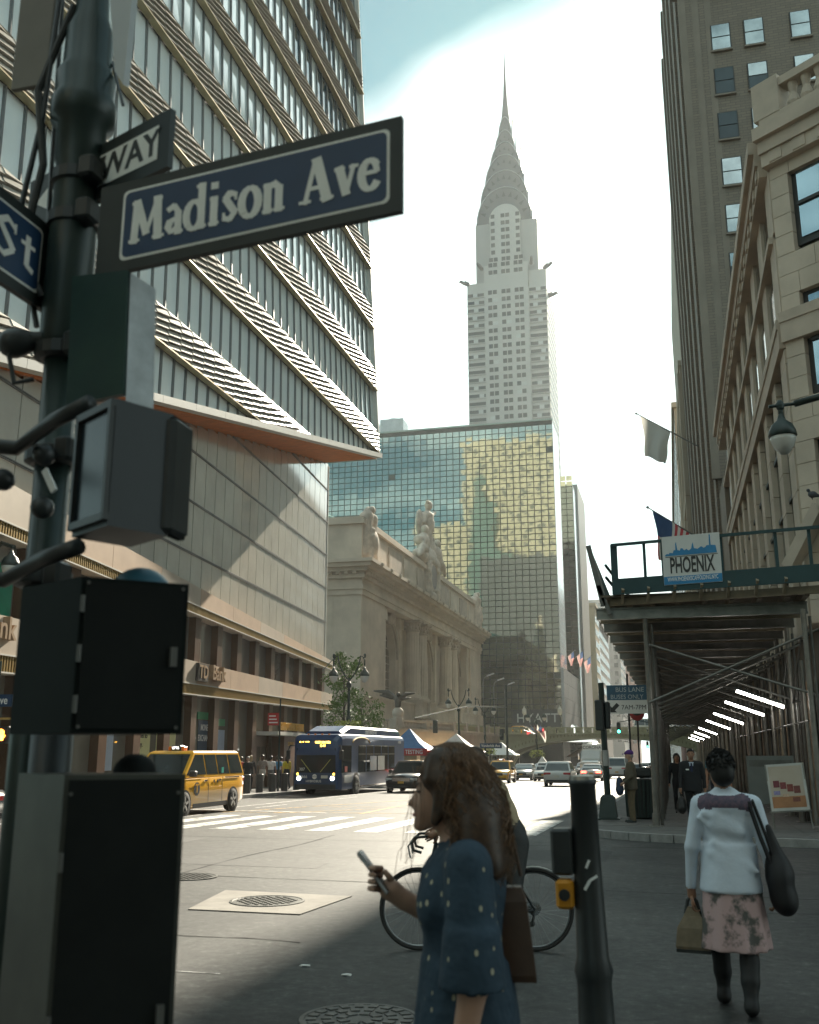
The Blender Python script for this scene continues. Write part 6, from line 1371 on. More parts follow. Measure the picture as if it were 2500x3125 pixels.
    for s in (-1, 1):
        for y in (Y(fo), Y(fo + wb)):
            q = MB(); q.lathe((s*(hw - .03), y, wr), [(wr*1.16, -.02), (wr*1.16, .036), (.02, .036)] if s > 0 else [(wr*1.16, .02), (wr*1.16, -.036), (.02, -.036)], 22, axis='x'); q.build('wheel_arch', PLAS, t); wheel(t, s*(hw - .09), y, wr, .23, s)
        q = MB(); q.bevbox(s*(hw - .33) - .26, s*(hw - .33) + .26, Y(.17), Y(.01), hood - .36, hood - .22, .03); q.build('headlamp', HEAD, t)
        q = MB(); q.bevbox(s*(hw - .30) - .24, s*(hw - .30) + .24, Y(L + .005), Y(L - .2), belt - .24, belt - .08, .03); q.build('tail_lamp', mat('tail_lamp_lit', (.6, .03, .02), .3, emit=(1, .05, .03), es=3.0) if tail_on else TAIL, t)
        q = MB(); q.bevbox(s*(hw + .12) - .11, s*(hw + .12) + .11, Y(ws[0] + .42), Y(ws[0] + .22), belt - .02, belt + .17, .04); q.build('mirror', pm if taxi is None else PLAS, t)
        q = MB(); q.box(s*(hw + .003) - .006, s*(hw + .003) + .006, Y(fo + wb - .45), Y(fo + .55), clr + .02, clr + .15); q.build('sill_trim', PLAS, t)
        for b in (ws[1] + .35, ws[1] + 1.35):
            q = MB(); q.box(s*(hw + .004) - .012, s*(hw + .004) + .012, Y(b + .2), Y(b), belt - .16, belt - .12); q.build('door_handle', pm if taxi is None else CHR, t)
            q = MB(); q.box(s*(hw + .0005) - .003, s*(hw + .0005) + .003, Y(b + .31), Y(b + .295), clr + .16, belt - .05); q.build('door_gap', PLAS, t)
    q = MB(); q.bevbox(-hw*.55, hw*.55, Y(.12), Y(-.012), hood - .42, hood - .2, .03); q.build('grille', grille, t); q = MB(); q.bevbox(-hw*.8, hw*.8, Y(.12), Y(.015), .3, .46, .03); q.build('front_bumper', PLAS, t); q = MB(); q.bevbox(-hw*.8, hw*.8, Y(L - .01), Y(L - .15), .34, .5, .03); q.build('rear_bumper', PLAS, t)
    pl = mat('plate_yellow', (.62, .34, .05), .5) if plate is None else plate
    q = MB(); q.box(-.16, .16, Y(-.03), Y(.0), .50, .62); q.build('number_plate', pl, t); q = MB(); q.box(-.16, .16, Y(L + .012), Y(L - .01), .62, .76); q.build('number_plate', pl, t)
    if taxi:
        o = MB().bevbox(-.17, .17, Y(ws[1] + .5), Y(ws[1] + .2), H - .005, H + .16, .03).build('roof_sign', BLK, t); lettering(taxi, .12, mat('sign_glow', (.9, .88, .8), .4, emit=(1, .95, .8), es=.8), t, (0, Y(ws[1] + .19), H + .08), (-1, 0, 0), extrude=.001)
        for s in (-1, 1): MB().bevbox(s*.22 - .05, s*.22 + .05, Y(ws[1] + .48), Y(ws[1] + .22), H - .004, H + .13, .02).build('roof_sign_end', mat('amber', (.65, .18, .02), .4), t)
    return t
YEL = paint('yellow', (.72, .36, .02)); WH = paint('white', (.62, .62, .60)); BKP = paint('black', (.022, .018, .017)); GRY = paint('grey', (.25, .27, .27)); SIL = paint('silver', (.46, .47, .47), .3); DRK = paint('dark', (.03, .034, .04))
PI = math.pi
def zp(x, y): return (x, y, gz(y))
# yellow taxi van crossing on the left
van = vehicle('taxi_van', 'yellow taxi van with black windows turning past the dark cabinet', 'taxi van', zp(-15.15, 29.9), PI, YEL, L=5.37, W=1.93, H=1.92, belt=1.16, hood=1.12, clr=.2, wr=.36, wb=3.43, ws=(.85, 1.85), roof=(1.85, 5.1), rear=5.28, panes=4, taxi='6F96', fo=.92, group='vehicles on the street')
q = MB(); q.lathe((-.975, 1.02, .78), [(.20, 0), (.20, -.012)], 22, axis='x'); o = q.build('taxi_logo', BLK, van); lettering('T', .34, YEL, van, (-.99, 1.02, .79), (0, 1, 0), extrude=.001, offset=.012)
lettering('NYC', .10, BLK, van, (-.968, 1.42, .80), (0, 1, 0), extrude=.001)
for yy in (-.2, -.45): q = MB(); q.lathe((-.966, yy, .98), [(.055, 0), (.055, -.006), (.03, -.006)], 10, axis='x'); q.build('badge', BLK, van)
q = MB(); q.box(-.972, -.962, -2.1, -1.0, 1.06, 1.10); q.build('door_rail', CHR, van); q = MB(); q.box(-.968, -.958, .55, 1.55, 1.135, 1.155); q.build('belt_trim', CHR, van); q = MB(); q.box(-.935, -.925, -.95, -.80, 1.22, 1.4); q.build('window_sticker', mat('sticker_teal', (.05, .45, .35), .5), van)
# blue bus
bus = thing('city_bus', 'dark blue hybrid city bus pulled up at the left kerb', 'bus', zp(-16.95, 53.4), PI, 'vehicles on the street')
BNAV = mat('bus_navy', (.018, .045, .105), .3, var=.04, coat=.6); BBLU = mat('bus_blue_side', (.014, .05, .14), .35, var=.15, vs=.8, coat=.2); BGL = mat('bus_glass', (.02, .025, .027), .05, metal=.2, spec=.8)
BL, BW_, BH = 12.2, 2.5, 2.98; bn = BL/2
def brg(y, h, z0, z1, c=.22): return [(-h, y, z0), (-h, y, z1 - c), (-h + c*.35, y, z1 - c*.3), (-h + c, y, z1), (h - c, y, z1), (h - c*.35, y, z1 - c*.3), (h, y, z1 - c), (h, y, z0)]
q = MB(); q.loft([brg(-bn, 1.22, .4, BH - .08), brg(-bn + .1, BW_/2, .33, BH), brg(bn - .9, BW_/2, .33, BH), brg(bn - .35, BW_/2 - .02, .33, BH - .05), brg(bn - .08, BW_/2 - .12, .35, BH - .3, .3), brg(bn, BW_/2 - .22, .4, 2.3, .3)]); q.build('body', BBLU, bus)
q = MB(); q.loft([[(-1.0, y, BH - .02), (-1.0, y, BH + h), (-.8, y, BH + h + .12), (.8, y, BH + h + .12), (1.0, y, BH + h), (1.0, y, BH - .02)] for y, h in ((-bn + .2, .15), (-bn + .6, .3), (bn - 2.3, .3), (bn - 1.1, .02))]); q.build('roof_fairing', BBLU, bus)
def bfront(name, h0, h1, z0, z1, m, off=.012):
    f = lambda z: (bn if z < 2.2 else lerp(bn, bn - .20, (z - 2.2)/.6)) + off; q = MB(); q.loft([[(-h, f(z), z), (h, f(z), z), (h, f(z) - .03, z), (-h, f(z) - .03, z)] for z, h in ((z0, h0), ((z0 + z1)/2, (h0 + h1)/2), (z1, h1))]); return q.build(name, m, bus)
bfront('windscreen', 1.02, 1.0, 1.12, 2.28, BGL); bfront('destination_panel', .98, .86, 2.30, 2.70, BLK); bfront('front_mask', 1.03, 1.03, .42, 1.10, BNAV, .004); bfront('bumper', 1.03, 1.03, .34, .58, PLAS, .05)
AMB = mat('led_amber', (.9, .5, .05), .4, emit=(1, .5, .06), es=3.0)
lettering('M42', .30, AMB, bus, (.62, bn - .06, 2.50), (-1, 0, 0), extrude=.002, name='route_lettering'); lettering('WEST SIDE PIER', .15, AMB, bus, (-.33, bn - .02, 2.56), (-1, 0, 0), extrude=.002, sx=.75, name='destination_lettering'); lettering('12 AV', .15, AMB, bus, (-.33, bn - .01, 2.40), (-1, 0, 0), extrude=.002, sx=.75, name='destination_lettering')
lettering('9666', .20, WHT, bus, (.62, bn + .008, .93), (-1, 0, 0), extrude=.001); lettering('HYBRIDBUS', .16, WHT, bus, (.1, bn + .008, .72), (-1, 0, 0), extrude=.001, sx=.95); lettering('307', .20, WHT, bus, (.70, bn + .022, 1.28), (-1, 0, 0), extrude=.001)
q = MB(); q.lathe((.05, bn + .006, .94), [(.12, 0), (.12, .006)], 16, axis='y'); q.build('round_badge', WHT, bus); lettering('MTA', .11, BNAV, bus, (.05, bn + .014, .94), (-1, 0, 0), extrude=.001); MB().box(-.62, -.28, bn + .004, bn + .012, .86, 1.0).build('number_plate', mat('plate_pale', (.6, .58, .5), .5), bus)
for s in (-1, 1):
    MB().ell((s*.86, bn - .0, .86), .11, .06, .11, 10, 6).build('headlamp', mat('headlamp_lit', (.9, .9, .9), .3, emit=(1, .98, .92), es=2.0), bus); MB().ell((s*.93, bn - .02, 1.06), .07, .05, .07, 8, 6).build('turn_lamp', mat('turn_amber', (.8, .4, .03), .3, emit=(1, .5, .05), es=1.2), bus)
    q = MB(); q.tube([(s*1.12, bn - .15, 2.4), (s*1.3, bn + .12, 2.42), (s*1.36, bn + .2, 2.2)], .03, 6); q.bevbox(s*1.36 - .1, s*1.36 + .1, bn + .12, bn + .26, 1.75, 2.2, .04); q.build('mirror', PLAS, bus)
    q = MB(); q.bar((s*.25, bn + .03, 1.16), (s*.75, bn + .02, 1.75), .03, .02); q.build('wiper', mat('wiper_yellow', (.5, .48, .12), .5), bus)
    for yy in (bn - 2.6, -bn + 2.9):
        q = MB(); q.lathe((s*(BW_/2 - .04), yy, .5), [(.60, -.02), (.60, .046), (.02, .046)] if s > 0 else [(.60, .02), (.60, -.046), (.02, -.046)], 24, axis='x'); q.build('wheel_arch', PLAS, bus); wheel(bus, s*(BW_/2 - .08), yy, .48, .28, s)
for i in range(4): MB().box(-.55 + .36*i - .04, -.55 + .36*i + .04, bn - .38, bn - .3, 2.92, 2.99).build('marker_lamp', mat('amber', (.65, .18, .02)), bus)
s = -1                                              # the side facing the street
xs_ = -BW_/2 - .012
for i in range(6):
    y1 = bn - .55 - 1.42*i - (.95 if i else 0); y0 = y1 - (2.1 if i == 0 else 1.28)
    if i == 0: MB().box(xs_, xs_ + .02, y0 + .9, y1 + .3, 1.12, 2.42).build('driver_window', BGL, bus); continue
    MB().box(xs_, xs_ + .02, y0, y1, 1.1, 2.42).build('side_window', BGL, bus); MB().box(xs_ - .012, xs_ - .001, y0, y1, 1.96, 2.03).build('window_bar', CHR, bus); MB().box(xs_ - .012, xs_ - .001, y0, y1, 2.4, 2.45).build('window_bar', CHR, bus); MB().box(xs_ - .010, xs_ - .001, y0 - .1, y0 - .03, 1.1, 2.42).build('window_pillar', BBLU, bus)
for i, (y0, y1, z0, z1, m) in enumerate(((-.1, 1.1, 1.15, 1.9, mat('ad_panel', (.45, .42, .40), .5, rgb2=(.3, .36, .46), vs=3)), (-1.65, -.35, 1.15, 1.9, mat('ad_white', (.58, .58, .55), .5, var=.08, vs=4)))): MB().box(xs_ - .016, xs_ - .003, y0, y1, z0, z1).build('side_advert', m, bus)
lettering('clean energy bus', .36, WHT, bus, (-1.03, .2, BH + .17), (0, -1, 0), extrude=.004, sx=.9); lettering('HYBRID', .2, WHT, bus, (xs_ - .005, -4.9, 2.65), (0, -1, 0), extrude=.002)
q = MB(); q.tube([(xs_ - .005, bn - 3.4 + 1.5*math.cos(a), 2.55 + .28*math.sin(a)) for a in np.linspace(.1, 3.04, 14)], .04, 5); q.build('rainbow_stripe', mat('stripe_gold', (.5, .3, .05), .5), bus)
MB().box(xs_ - .004, xs_ + .01, bn - 1.9, bn - .6, .62, 1.0).build('locker_door', mat('bus_silver', (.45, .48, .5), .25, metal=.5), bus); MB().box(xs_ - .02, xs_ + .01, bn - 1.05, bn - .7, 1.15, 1.42).build('window_notice', mat('notice_red', (.5, .12, .1), .5), bus); MB().box(xs_ - .006, xs_ + .01, -4.2, 2.9, .36, .44).build('skirt_trim', CHR, bus)
# other traffic
vehicle('black_suv', 'black sport utility car with a silver grille before the bus', 'car', zp(-14.0, 54.6), PI, BKP, grille=CHR)
vehicle('white_suv', 'white sport utility car seen from behind with red lamps', 'car', zp(-7.7, 71.5), 0, WH, L=4.65, W=1.9, H=1.66, plate=mat('plate_pale', (.6, .58, .5)))
vehicle('yellow_taxi', 'yellow taxi facing the camera beyond the woman', 'taxi', zp(-13.35, 80.5), PI, YEL, L=4.6, W=1.85, H=1.7, taxi='3K21', plate=mat('plate_pale', (.6, .58, .5)))
sd = dict(L=4.8, W=1.84, H=1.46, belt=.94, hood=.9, wr=.33, wb=2.78, ws=(1.35, 2.25), roof=(2.25, 3.7), rear=4.35)
vehicle('sedan', 'grey green sedan just behind the yellow taxi', 'car', zp(-13.2, 92.5), PI, GRY, **sd); tx = vehicle('pale_taxi', 'pale car with a pointed roof sign behind the grey sedan', 'car', zp(-12.6, 101), PI, SIL, **sd)
q = MB(); q.loft([[(-.5, -.3, 1.46), (.5, -.3, 1.46), (.5, .3, 1.46), (-.5, .3, 1.46)], [(-.06, -.25, 2.1), (.06, -.25, 2.1), (.06, .25, 2.1), (-.06, .25, 2.1)]]); q.build('advert_cone', WHT, tx)
vehicle('white_car', 'white car facing the camera left of the white rear-view one', 'car', zp(-10.9, 90), PI, WH, **dict(sd, H=1.6)); vehicle('yellow_taxi', 'yellow taxi half hidden behind the white car', 'taxi', zp(-12.3, 110), PI, YEL, **dict(sd, H=1.6))
vehicle('white_sedan', 'white sedan with lit red brake lamps ahead on the right', 'car', zp(-7.05, 92), 0, WH, tail_on=True, **sd)
vehicle('white_van', 'white panel van seen from behind on the right lane', 'van', zp(-5.6, 106), 0, WH, L=5.6, W=2.0, H=2.1, belt=1.2, hood=1.15, wr=.37, wb=3.4, ws=(1.2, 2.0), roof=(2.0, 5.35), rear=5.5, panes=3)
vehicle('dark_car', 'dark car at the right behind the signal pole', 'car', zp(-4.1, 108), 0, DRK, **sd)
# concrete truck
tk = thing('mixer_truck', 'pale heavy truck with a tall rounded load facing the camera', 'truck', zp(-9.6, 124), PI, 'vehicles on the street'); TRW = paint('truck', (.50, .51, .50))
q = MB(); q.loft([[(-1.15, y, .7), (1.15, y, .7), (1.15, y, z), (.9, y, z + .15), (-.9, y, z + .15), (-1.15, y, z)] for y, z in ((1.2, 1.75), (2.6, 1.65), (3.0, 1.5))]); q.build('bonnet', TRW, tk); q = MB(); q.loft([[(-1.2, y, .8), (1.2, y, .8), (1.2, y, z), (1.0, y, z + .12), (-1.0, y, z + .12), (-1.2, y, z)] for y, z in ((-.9, 2.85), (.7, 2.85), (1.25, 1.9))]); q.build('cab', TRW, tk)
q = MB(); q.prism([(-1.02, 1.22, 1.98), (1.02, 1.22, 1.98), (.95, .77, 2.72), (-.95, .77, 2.72)], (0, .03, .01)); q.build('windscreen', CGL, tk); MB().bevbox(-.7, .7, 2.95, 3.05, .8, 1.5, .03).build('grille', CHR, tk); MB().bevbox(-1.2, 1.2, 2.9, 3.15, .45, .75, .04).build('bumper', CHR, tk); q = MB(); q.lathe((0, -4.5, 2.6), [(.8, -2.6), (1.4, -1.2), (1.45, .8), (1.0, 2.6), (.6, 3.2)], 18, axis='y'); q.build('drum', WH, tk); MB().box(-1.15, 1.15, -.95, -.9, 2.9, 3.7).build('header_board', WHT, tk); lettering('CORONA', .5, mat('grey_letter', (.12, .12, .12), .5), tk, (0, -.88, 3.3), (-1, 0, 0), extrude=.002, offset=.01)
MB().box(-1.1, 1.1, -7.5, 1.2, .7, .95).build('chassis', PLAS, tk)
for s in (-1, 1):
    MB().bevbox(s*.95 - .14, s*.95 + .14, 2.8, 3.06, 1.0, 1.3, .03).build('headlamp', HEAD, tk); MB().bevbox(s*1.45 - .1, s*1.45 + .1, .9, 1.05, 1.9, 2.6, .03).build('mirror', CHR, tk)
    for y in (1.9, -4, -5.4): wheel(tk, s*1.0, y, .52, .3, s)
# cars farther off and on the bridge
k = 0
for x, y, rz, m, nm in ((-10.9, 128, PI, SIL, 'silver car beneath the bridge in the oncoming lane'), (-5.3, 132, 0, DRK, 'dark car beneath the bridge on the right lane'), (-7.6, 140, 0, GRY, 'grey car farther under the bridge'), (-14.0, 136, PI, YEL, 'yellow car in the shade of the bridge arch'), (-4.9, 170, 0, WH, 'white car beyond the bridge on the right'), (-8.0, 185, 0, SIL, 'silver car beyond the bridge in the middle lane'), (-11.5, 176, PI, DRK, 'dark car beyond the bridge coming this way'), (-5.4, 210, 0, BKP, 'black car in the distance on the right lane'), (-9.0, 235, 0, WH, 'white car in the distance on the middle lane'), (-12.5, 240, PI, GRY, 'grey car in the distance coming this way')):
    vehicle('distant_car', nm, 'car', zp(x, y), rz, m, **dict(sd, H=1.55), group='cars in the distance')
vehicle('yellow_taxi', 'yellow taxi on the upper roadway by the terrace', 'taxi', (-20.3, 141.8, 3.75), -PI/2, YEL, **sd); vehicle('white_van', 'white van on top of the bridge at the right', 'van', (-2.6, 143, 3.92), -PI/2, WH, L=5.4, W=2.0, H=2.2, belt=1.2, hood=1.15, ws=(1.0, 1.9), roof=(1.9, 5.1), rear=5.3, panes=3)
vehicle('dark_car', 'dark car with chrome trim cut off by the left edge', 'car', (-16.95, 19.5, gz(19.5)), PI/2, DRK, **sd)
# ------------------------------------------------------------------ people: one continuous body from a distance field, hair as a child
SKIN_L = mat('skin_light', (.46, .27, .19), .5, var=.06, vs=20); SKIN_M = mat('skin_mid', (.30, .16, .10), .5, var=.06, vs=20); SKIN_D = mat('skin_dark', (.12, .065, .042), .5, var=.06, vs=20)
def cloth(n, c, **k): return mat('cloth_' + n, c, .85, var=k.pop('var', .14), vs=k.pop('vs', 9), bump=.15, bs=30, **k)
HAIRB = mat('hair_black', (.012, .011, .010), .55, var=.3, vs=60); HAIRBR = mat('hair_brown', (.055, .030, .017), .45, var=.5, vs=45); HAIRG = mat('hair_grey', (.30, .29, .28), .6, var=.2, vs=60); HAIRBL = mat('hair_blond', (.34, .24, .12), .5, var=.3, vs=50)
def fingers(wr, dr, side, s=1.0, curl=.5, palm_n=None):
    """four fingers and a thumb as tapered tubes rooted in the palm; wr wrist, dr hand direction"""
    wr, dr = Vector(wr), Vector(dr).normalized(); pn = Vector(palm_n) if palm_n is not None else Vector((-side, 0, 0)); pn = (pn - dr*pn.dot(dr)).normalized(); ac = dr.cross(pn).normalized(); out = []
    for i, ln in enumerate((.072, .082, .076, .060)):
        b = wr + dr*.085*s + ac*(.028 - .0185*i)*s; q = MB(); p = [b - dr*.015*s, b + dr*ln*.42*s + pn*curl*.010*s, b + dr*ln*(.42 + .36*(1 - curl*.5))*s + pn*curl*.030*s, b + dr*ln*(.42 + .5*(1 - curl*.9))*s + pn*curl*.052*s]
        q.tube(p, [.0095*s, .009*s, .008*s, .006*s], 6); out.append((q.v, q.f, 0))
    b = wr + dr*.03*s + ac*.032*s; q = MB(); q.tube([b, b + (ac*.03 + dr*.03 + pn*.01)*s, b + (ac*.035 + dr*.06 + pn*.025)*s], [.012*s, .0105*s, .008*s], 6); out.append((q.v, q.f, 0)); return out
def person(label, loc, rotz, H=1.74, skin=SKIN_L, top=None, bot=None, shoes=BLK, hair=HAIRB, stride=.0, sleeve='long', arms=None, lean=.0, build=1.0, style='trousers', h=.024, hairstyle='short', head_turn=0.0, head_tilt=0.0, group='people in the street', extra=(), mats_extra=(), name='person', knees=None, jacket=False, fing=True, skirt=None, phase=1):
    s = H/1.74; P = []; E_ = []; t = thing(name, label, 'person', loc, rotz, group)
    mats = [skin, top or cloth('default', (.2, .2, .2)), bot or cloth('default_b', (.1, .1, .12)), shoes, hair] + list(mats_extra)
    hz = .92; sh = 1.42; ly = lean
    def V(x, y, z): return (x*s, y*s, z*s)
    sx = lambda z: lean*max(0, (z - hz)/(sh - hz))*.5
    # trunk
    P += [ELL(V(0, sx(1.0), .97), V(.165*build, .115*build, .13), 2 if style != 'dress' else 1, .06), ELL(V(0, sx(1.12) + .005, 1.12), V(.145*build, .105*build, .16), 1, .07), ELL(V(0, sx(1.3), 1.29), V(.172*build, .118*build, .17), 1, .07), CAP(V(-.13*build, sx(1.4), 1.405), V(.13*build, sx(1.4), 1.405), .062*s*build, .062*s*build, 1, .06)]
    if jacket: P += [CONE(V(0, sx(1.0), 0)[:2], .80*s, 1.22*s, V(.20*build, .14*build, 0)[:2], V(.175*build, .125*build, 0)[:2], 1, .04)]
    # neck, head
    nk = V(0, sx(1.45) + .0, 1.44); hc = V(.0, sx(1.6) + .03 + head_tilt*.06, 1.615 - head_tilt*.02)
    P += [CAP(nk, (hc[0], hc[1] - .01*s, hc[2] - .06*s), .056*s, .05*s, 0, .03)]
    ct, sn = math.cos(head_turn), math.sin(head_turn)
    def Hd(x, y, z):     # head coordinates -> person
        y2 = y*math.cos(head_tilt) + z*math.sin(head_tilt); z2 = z*math.cos(head_tilt) - y*math.sin(head_tilt); return (hc[0] + (x*ct - y2*sn)*s, hc[1] + (x*sn + y2*ct)*s, hc[2] + z2*s)
    P += [ELL(Hd(0, -.012, .022), V(.076, .096, .100), 0, .02), ELL(Hd(0, .028, -.048), V(.056, .062, .068), 0, .03), CAP(Hd(0, .088, .012), Hd(0, .104, -.022), .010*s, .015*s, 0, .012), ELL(Hd(-.078, -.005, 0), V(.012, .022, .032), 0, .01), ELL(Hd(.078, -.005, 0), V(.012, .022, .032), 0, .01), ELL(Hd(0, .082, -.062), V(.024, .014, .010), 0, .012)]
    # legs
    for sd_, ph in ((-1, phase), (1, -phase)):
        fy = stride*ph; hip = V(sd_*.085*build, 0, hz - .02); ank = V(sd_*.085, fy - (.06 if ph < 0 else 0)*(1 if stride else 0), .085 + (.07 if (stride and ph < 0) else 0)); kn = V(sd_*.09, fy*.5 + (.07 if stride else .02), .50)
        if knees and sd_ in knees: kn, ank = [V(*p) for p in knees[sd_]]
        lm = 0 if style in ('skirt', 'dress', 'shorts') else 2
        P += [CAP(hip, kn, (.085 if style != 'trousers' else .092)*s*build, .058*s, lm if style != 'shorts' else 2, .04), CAP(kn, ank, .054*s if lm != 2 else .062*s, .040*s if lm != 2 else .058*s, 0 if style == 'shorts' else lm, .03)]
        lift = ank[2] - .085*s; P += [CAP((ank[0], ank[1] - .03*s, .045*s + lift), (ank[0] + sd_*.01*s, ank[1] + .15*s, .032*s + lift*.2), .046*s, .036*s, 3, .02), CAP(ank, (ank[0], ank[1], .05*s + lift), .045*s, .045*s, 3, .02)]
        if style == 'boots' : pass
    # arms
    arms = arms or {-1: (V(-.235*build, .02 + stride*.25*-phase, 1.13), V(-.245*build, .07 + stride*.5*-phase, .88)), 1: (V(.235*build, .02 + stride*.25*phase, 1.13), V(.245*build, .07 + stride*.5*phase, .88))}
    for sd_ in (-1, 1):
        S_ = V(sd_*.185*build, sx(1.4), 1.395); el, wr = arms[sd_]
        if len(arms[sd_]) > 2: pass
        um = 1; P += [CAP(S_, el, .056*s*build, .046*s, um, .04)]
        if sleeve == 'short': mid = tuple((a + c)/2 for a, c in zip(S_, el)); P[-1] = CAP(S_, mid, .062*s*build, .058*s, 1, .03); P += [CAP(mid, el, .044*s, .040*s, 0, .02)]
        elif sleeve == 'elbow': P[-1] = CAP(S_, el, .075*s, .082*s, 1, .04)
        P += [CAP(el, wr, .044*s if sleeve == 'long' else .038*s, .036*s if sleeve == 'long' else .026*s, 1 if sleeve == 'long' else 0, .02)]
        d = (Vector(wr) - Vector(el)).normalized(); pc = Vector(wr) + d*.055*s; P += [CAP(wr, tuple(pc + d*.02*s), .028*s, .034*s, 0, .015)]
        if fing: E_ += fingers(wr, d, sd_, s, .6)
    P += list(extra)
    if skirt: P += [CONE((0, 0), *skirt)]
    link('body', sdf_mesh('body', P, mats, h, .03, .07, E_), t)
    # face details and hair
    q = MB()
    for e in (-1, 1): c = Hd(e*.031, .078, .010); q.ell(c, .013*s, .009*s, .007*s, 6, 5); c = Hd(e*.032, .084, .030); q.ell(c, .020*s, .008*s, .004*s, 6, 4)
    q.build('eyes', mat('eye_dark', (.03, .02, .018), .4), t)
    HP = []
    if hairstyle == 'short': HP = [ELL(Hd(0, -.030, .045), V(.086, .098, .092), 0, .02), ELL(Hd(0, -.06, -.01), V(.07, .06, .075), 0, .02), ELL(Hd(0, .045, .095), V(.062, .045, .032), 0, .02)]
    elif hairstyle == 'bald': HP = [ELL(Hd(0, -.05, .0), V(.082, .07, .06), 0, .02)]
    elif hairstyle == 'afro': HP = [ELL(Hd(0, -.035, .05), V(.108, .122, .118), 0, .02), ELL(Hd(0, -.06, -.03), V(.085, .075, .09), 0, .02)]
    elif hairstyle == 'long': HP = [ELL(Hd(0, -.030, .045), V(.090, .102, .096), 0, .02), CAP(Hd(0, -.08, .0), Hd(0, -.10, -.24), .075*s, .055*s, 0, .03), CAP(Hd(-.07, -.03, 0), Hd(-.075, -.05, -.2), .04*s, .03*s, 0, .03), CAP(Hd(.07, -.03, 0), Hd(.075, -.05, -.2), .04*s, .03*s, 0, .03)]
    if HP: link('hair', sdf_mesh('hair', HP, [hair], min(h, .018), .03, .05), t)
    t['_h'] = 0; del t['_h']
    return t, Hd, V
def at_(x, y, off=KH): return (x, y, gz(y) + off)
# pedestrians in front of the tower
peds = [('person in a red shirt half hidden behind the taxi van', -20.3, 46.0, .4, cloth('red', (.45, .05, .07)), cloth('navy', (.03, .035, .05)), HAIRBR, .15, 'short', 'short'),
        ('grey-haired person in a black coat behind the bollards', -19.9, 45.9, PI + .3, cloth('black', (.015, .015, .016)), cloth('black2', (.02, .02, .022)), HAIRG, .2, 'long', 'short'),
        ('fair-haired person in dark clothes walking behind the black coat', -20.8, 48.3, .2, cloth('charcoal', (.04, .04, .042)), cloth('black2', (.02, .02, .022)), HAIRBL, .2, 'long', 'long'),
        ('person in a patterned shirt and pale shorts with a cross strap', -20.1, 48.2, PI, cloth('pattern', (.34, .30, .26), rgb2=(.18, .15, .13), vs=28), cloth('pale', (.52, .48, .43)), HAIRB, .2, 'short', 'short'),
        ('person in a plain white t-shirt seen from behind', -20.1, 49.3, .1, cloth('white', (.66, .65, .63)), cloth('grey_tr', (.12, .12, .12)), HAIRB, .12, 'short', 'short'),
        ('person in a blue top partly behind the thin sign pole', -20.4, 50.9, .2, cloth('blue', (.06, .22, .38)), cloth('navy', (.03, .035, .05)), HAIRBR, .18, 'short', 'short'),
        ('person in a pale pink shirt walking away by the entrance', -20.9, 52.7, .0, cloth('pink', (.62, .52, .53)), cloth('navy', (.03, .035, .05)), HAIRB, .2, 'long', 'short'),
        ('person in a yellow cardigan next to the bus', -20.0, 51.3, .8, cloth('yellow', (.55, .42, .03)), cloth('black2', (.02, .02, .022)), HAIRBR, .15, 'long', 'long')]
for i, (lb_, x, y, rz, tp, bt, hr, stv, sl, hs) in enumerate(peds):
    person(lb_, at_(x, y), rz, random.uniform(1.66, 1.76), [SKIN_L, SKIN_L, SKIN_L, SKIN_D, SKIN_M, SKIN_L, SKIN_M, SKIN_M][i], tp, bt, BLK, hr, stv, sl, h=.032, hairstyle=hs, group='pedestrians by the tower', fing=True, style='shorts' if i == 3 else 'trousers')
person('person in a red shirt leaning at the left edge', (-20.6, 28.6, gz(28.6) + KH), 1.2, 1.6, SKIN_L, cloth('coral', (.50, .10, .12)), cloth('navy', (.03, .035, .05)), hair=HAIRBR, sleeve='short', h=.03, lean=.2)
# under the shed
s_ = 1.75/1.74
man, Hd, V = person('man in a dark suit and tie walking under the shed', at_(.36, 24.6), PI, 1.75, SKIN_M, cloth('suit', (.016, .016, .018)), cloth('suit', (.016, .016, .018)), mat('shoe_black', (.012, .012, .012), .3), HAIRB, .14, jacket=True, build=1.1, h=.02)
q = MB(); q.loft([[V(-.055, y, z), V(.055, y, z), V(.055, y - .02, z), V(-.055, y - .02, z)] for y, z in ((.125, 1.23), (.112, 1.44))]); q.build('shirt_front', cloth('shirt_blue', (.45, .52, .62)), man); q = MB(); q.loft([[V(-w, y, z), V(w, y, z), V(w, y - .01, z), V(-w, y - .01, z)] for w, y, z in ((.03, .136, 1.19), (.022, .134, 1.3), (.018, .125, 1.42))]); q.build('tie', cloth('tie', (.02, .025, .06)), man); q = MB(); q.box(.06, .13, .135, .142, 1.27, 1.30); q.build('pocket_square', WHT, man)
for e in (-1, 1): q = MB(); q.prism([V(e*.03, .132, 1.2), V(e*.12, .118, 1.32), V(e*.07, .115, 1.44), V(e*.045, .12, 1.42)], (0, .008, 0)); q.build('lapel', cloth('suit_lapel', (.022, .022, .024)), man)
bg = thing('briefcase', 'black soft briefcase in the suited man\'s hand', 'bag', (.36 - .0 - .27, 24.5, .5), world=True); bx0 = .36 - .27
link('bag_body', sdf_mesh('bag_body', [ELL((bx0, 24.52, .56), (.10, .2, .17)), ELL((bx0, 24.52, .48), (.11, .22, .14))], [mat('leather_black', (.018, .017, .016), .5)], .02, .04, .05), bg); q = MB(); q.tube([(bx0, 24.4, .68), (bx0, 24.46, .80), (bx0, 24.58, .80), (bx0, 24.64, .68)], .012, 6); q.build('handle', mat('leather_black', (.018, .017, .016)), bg)
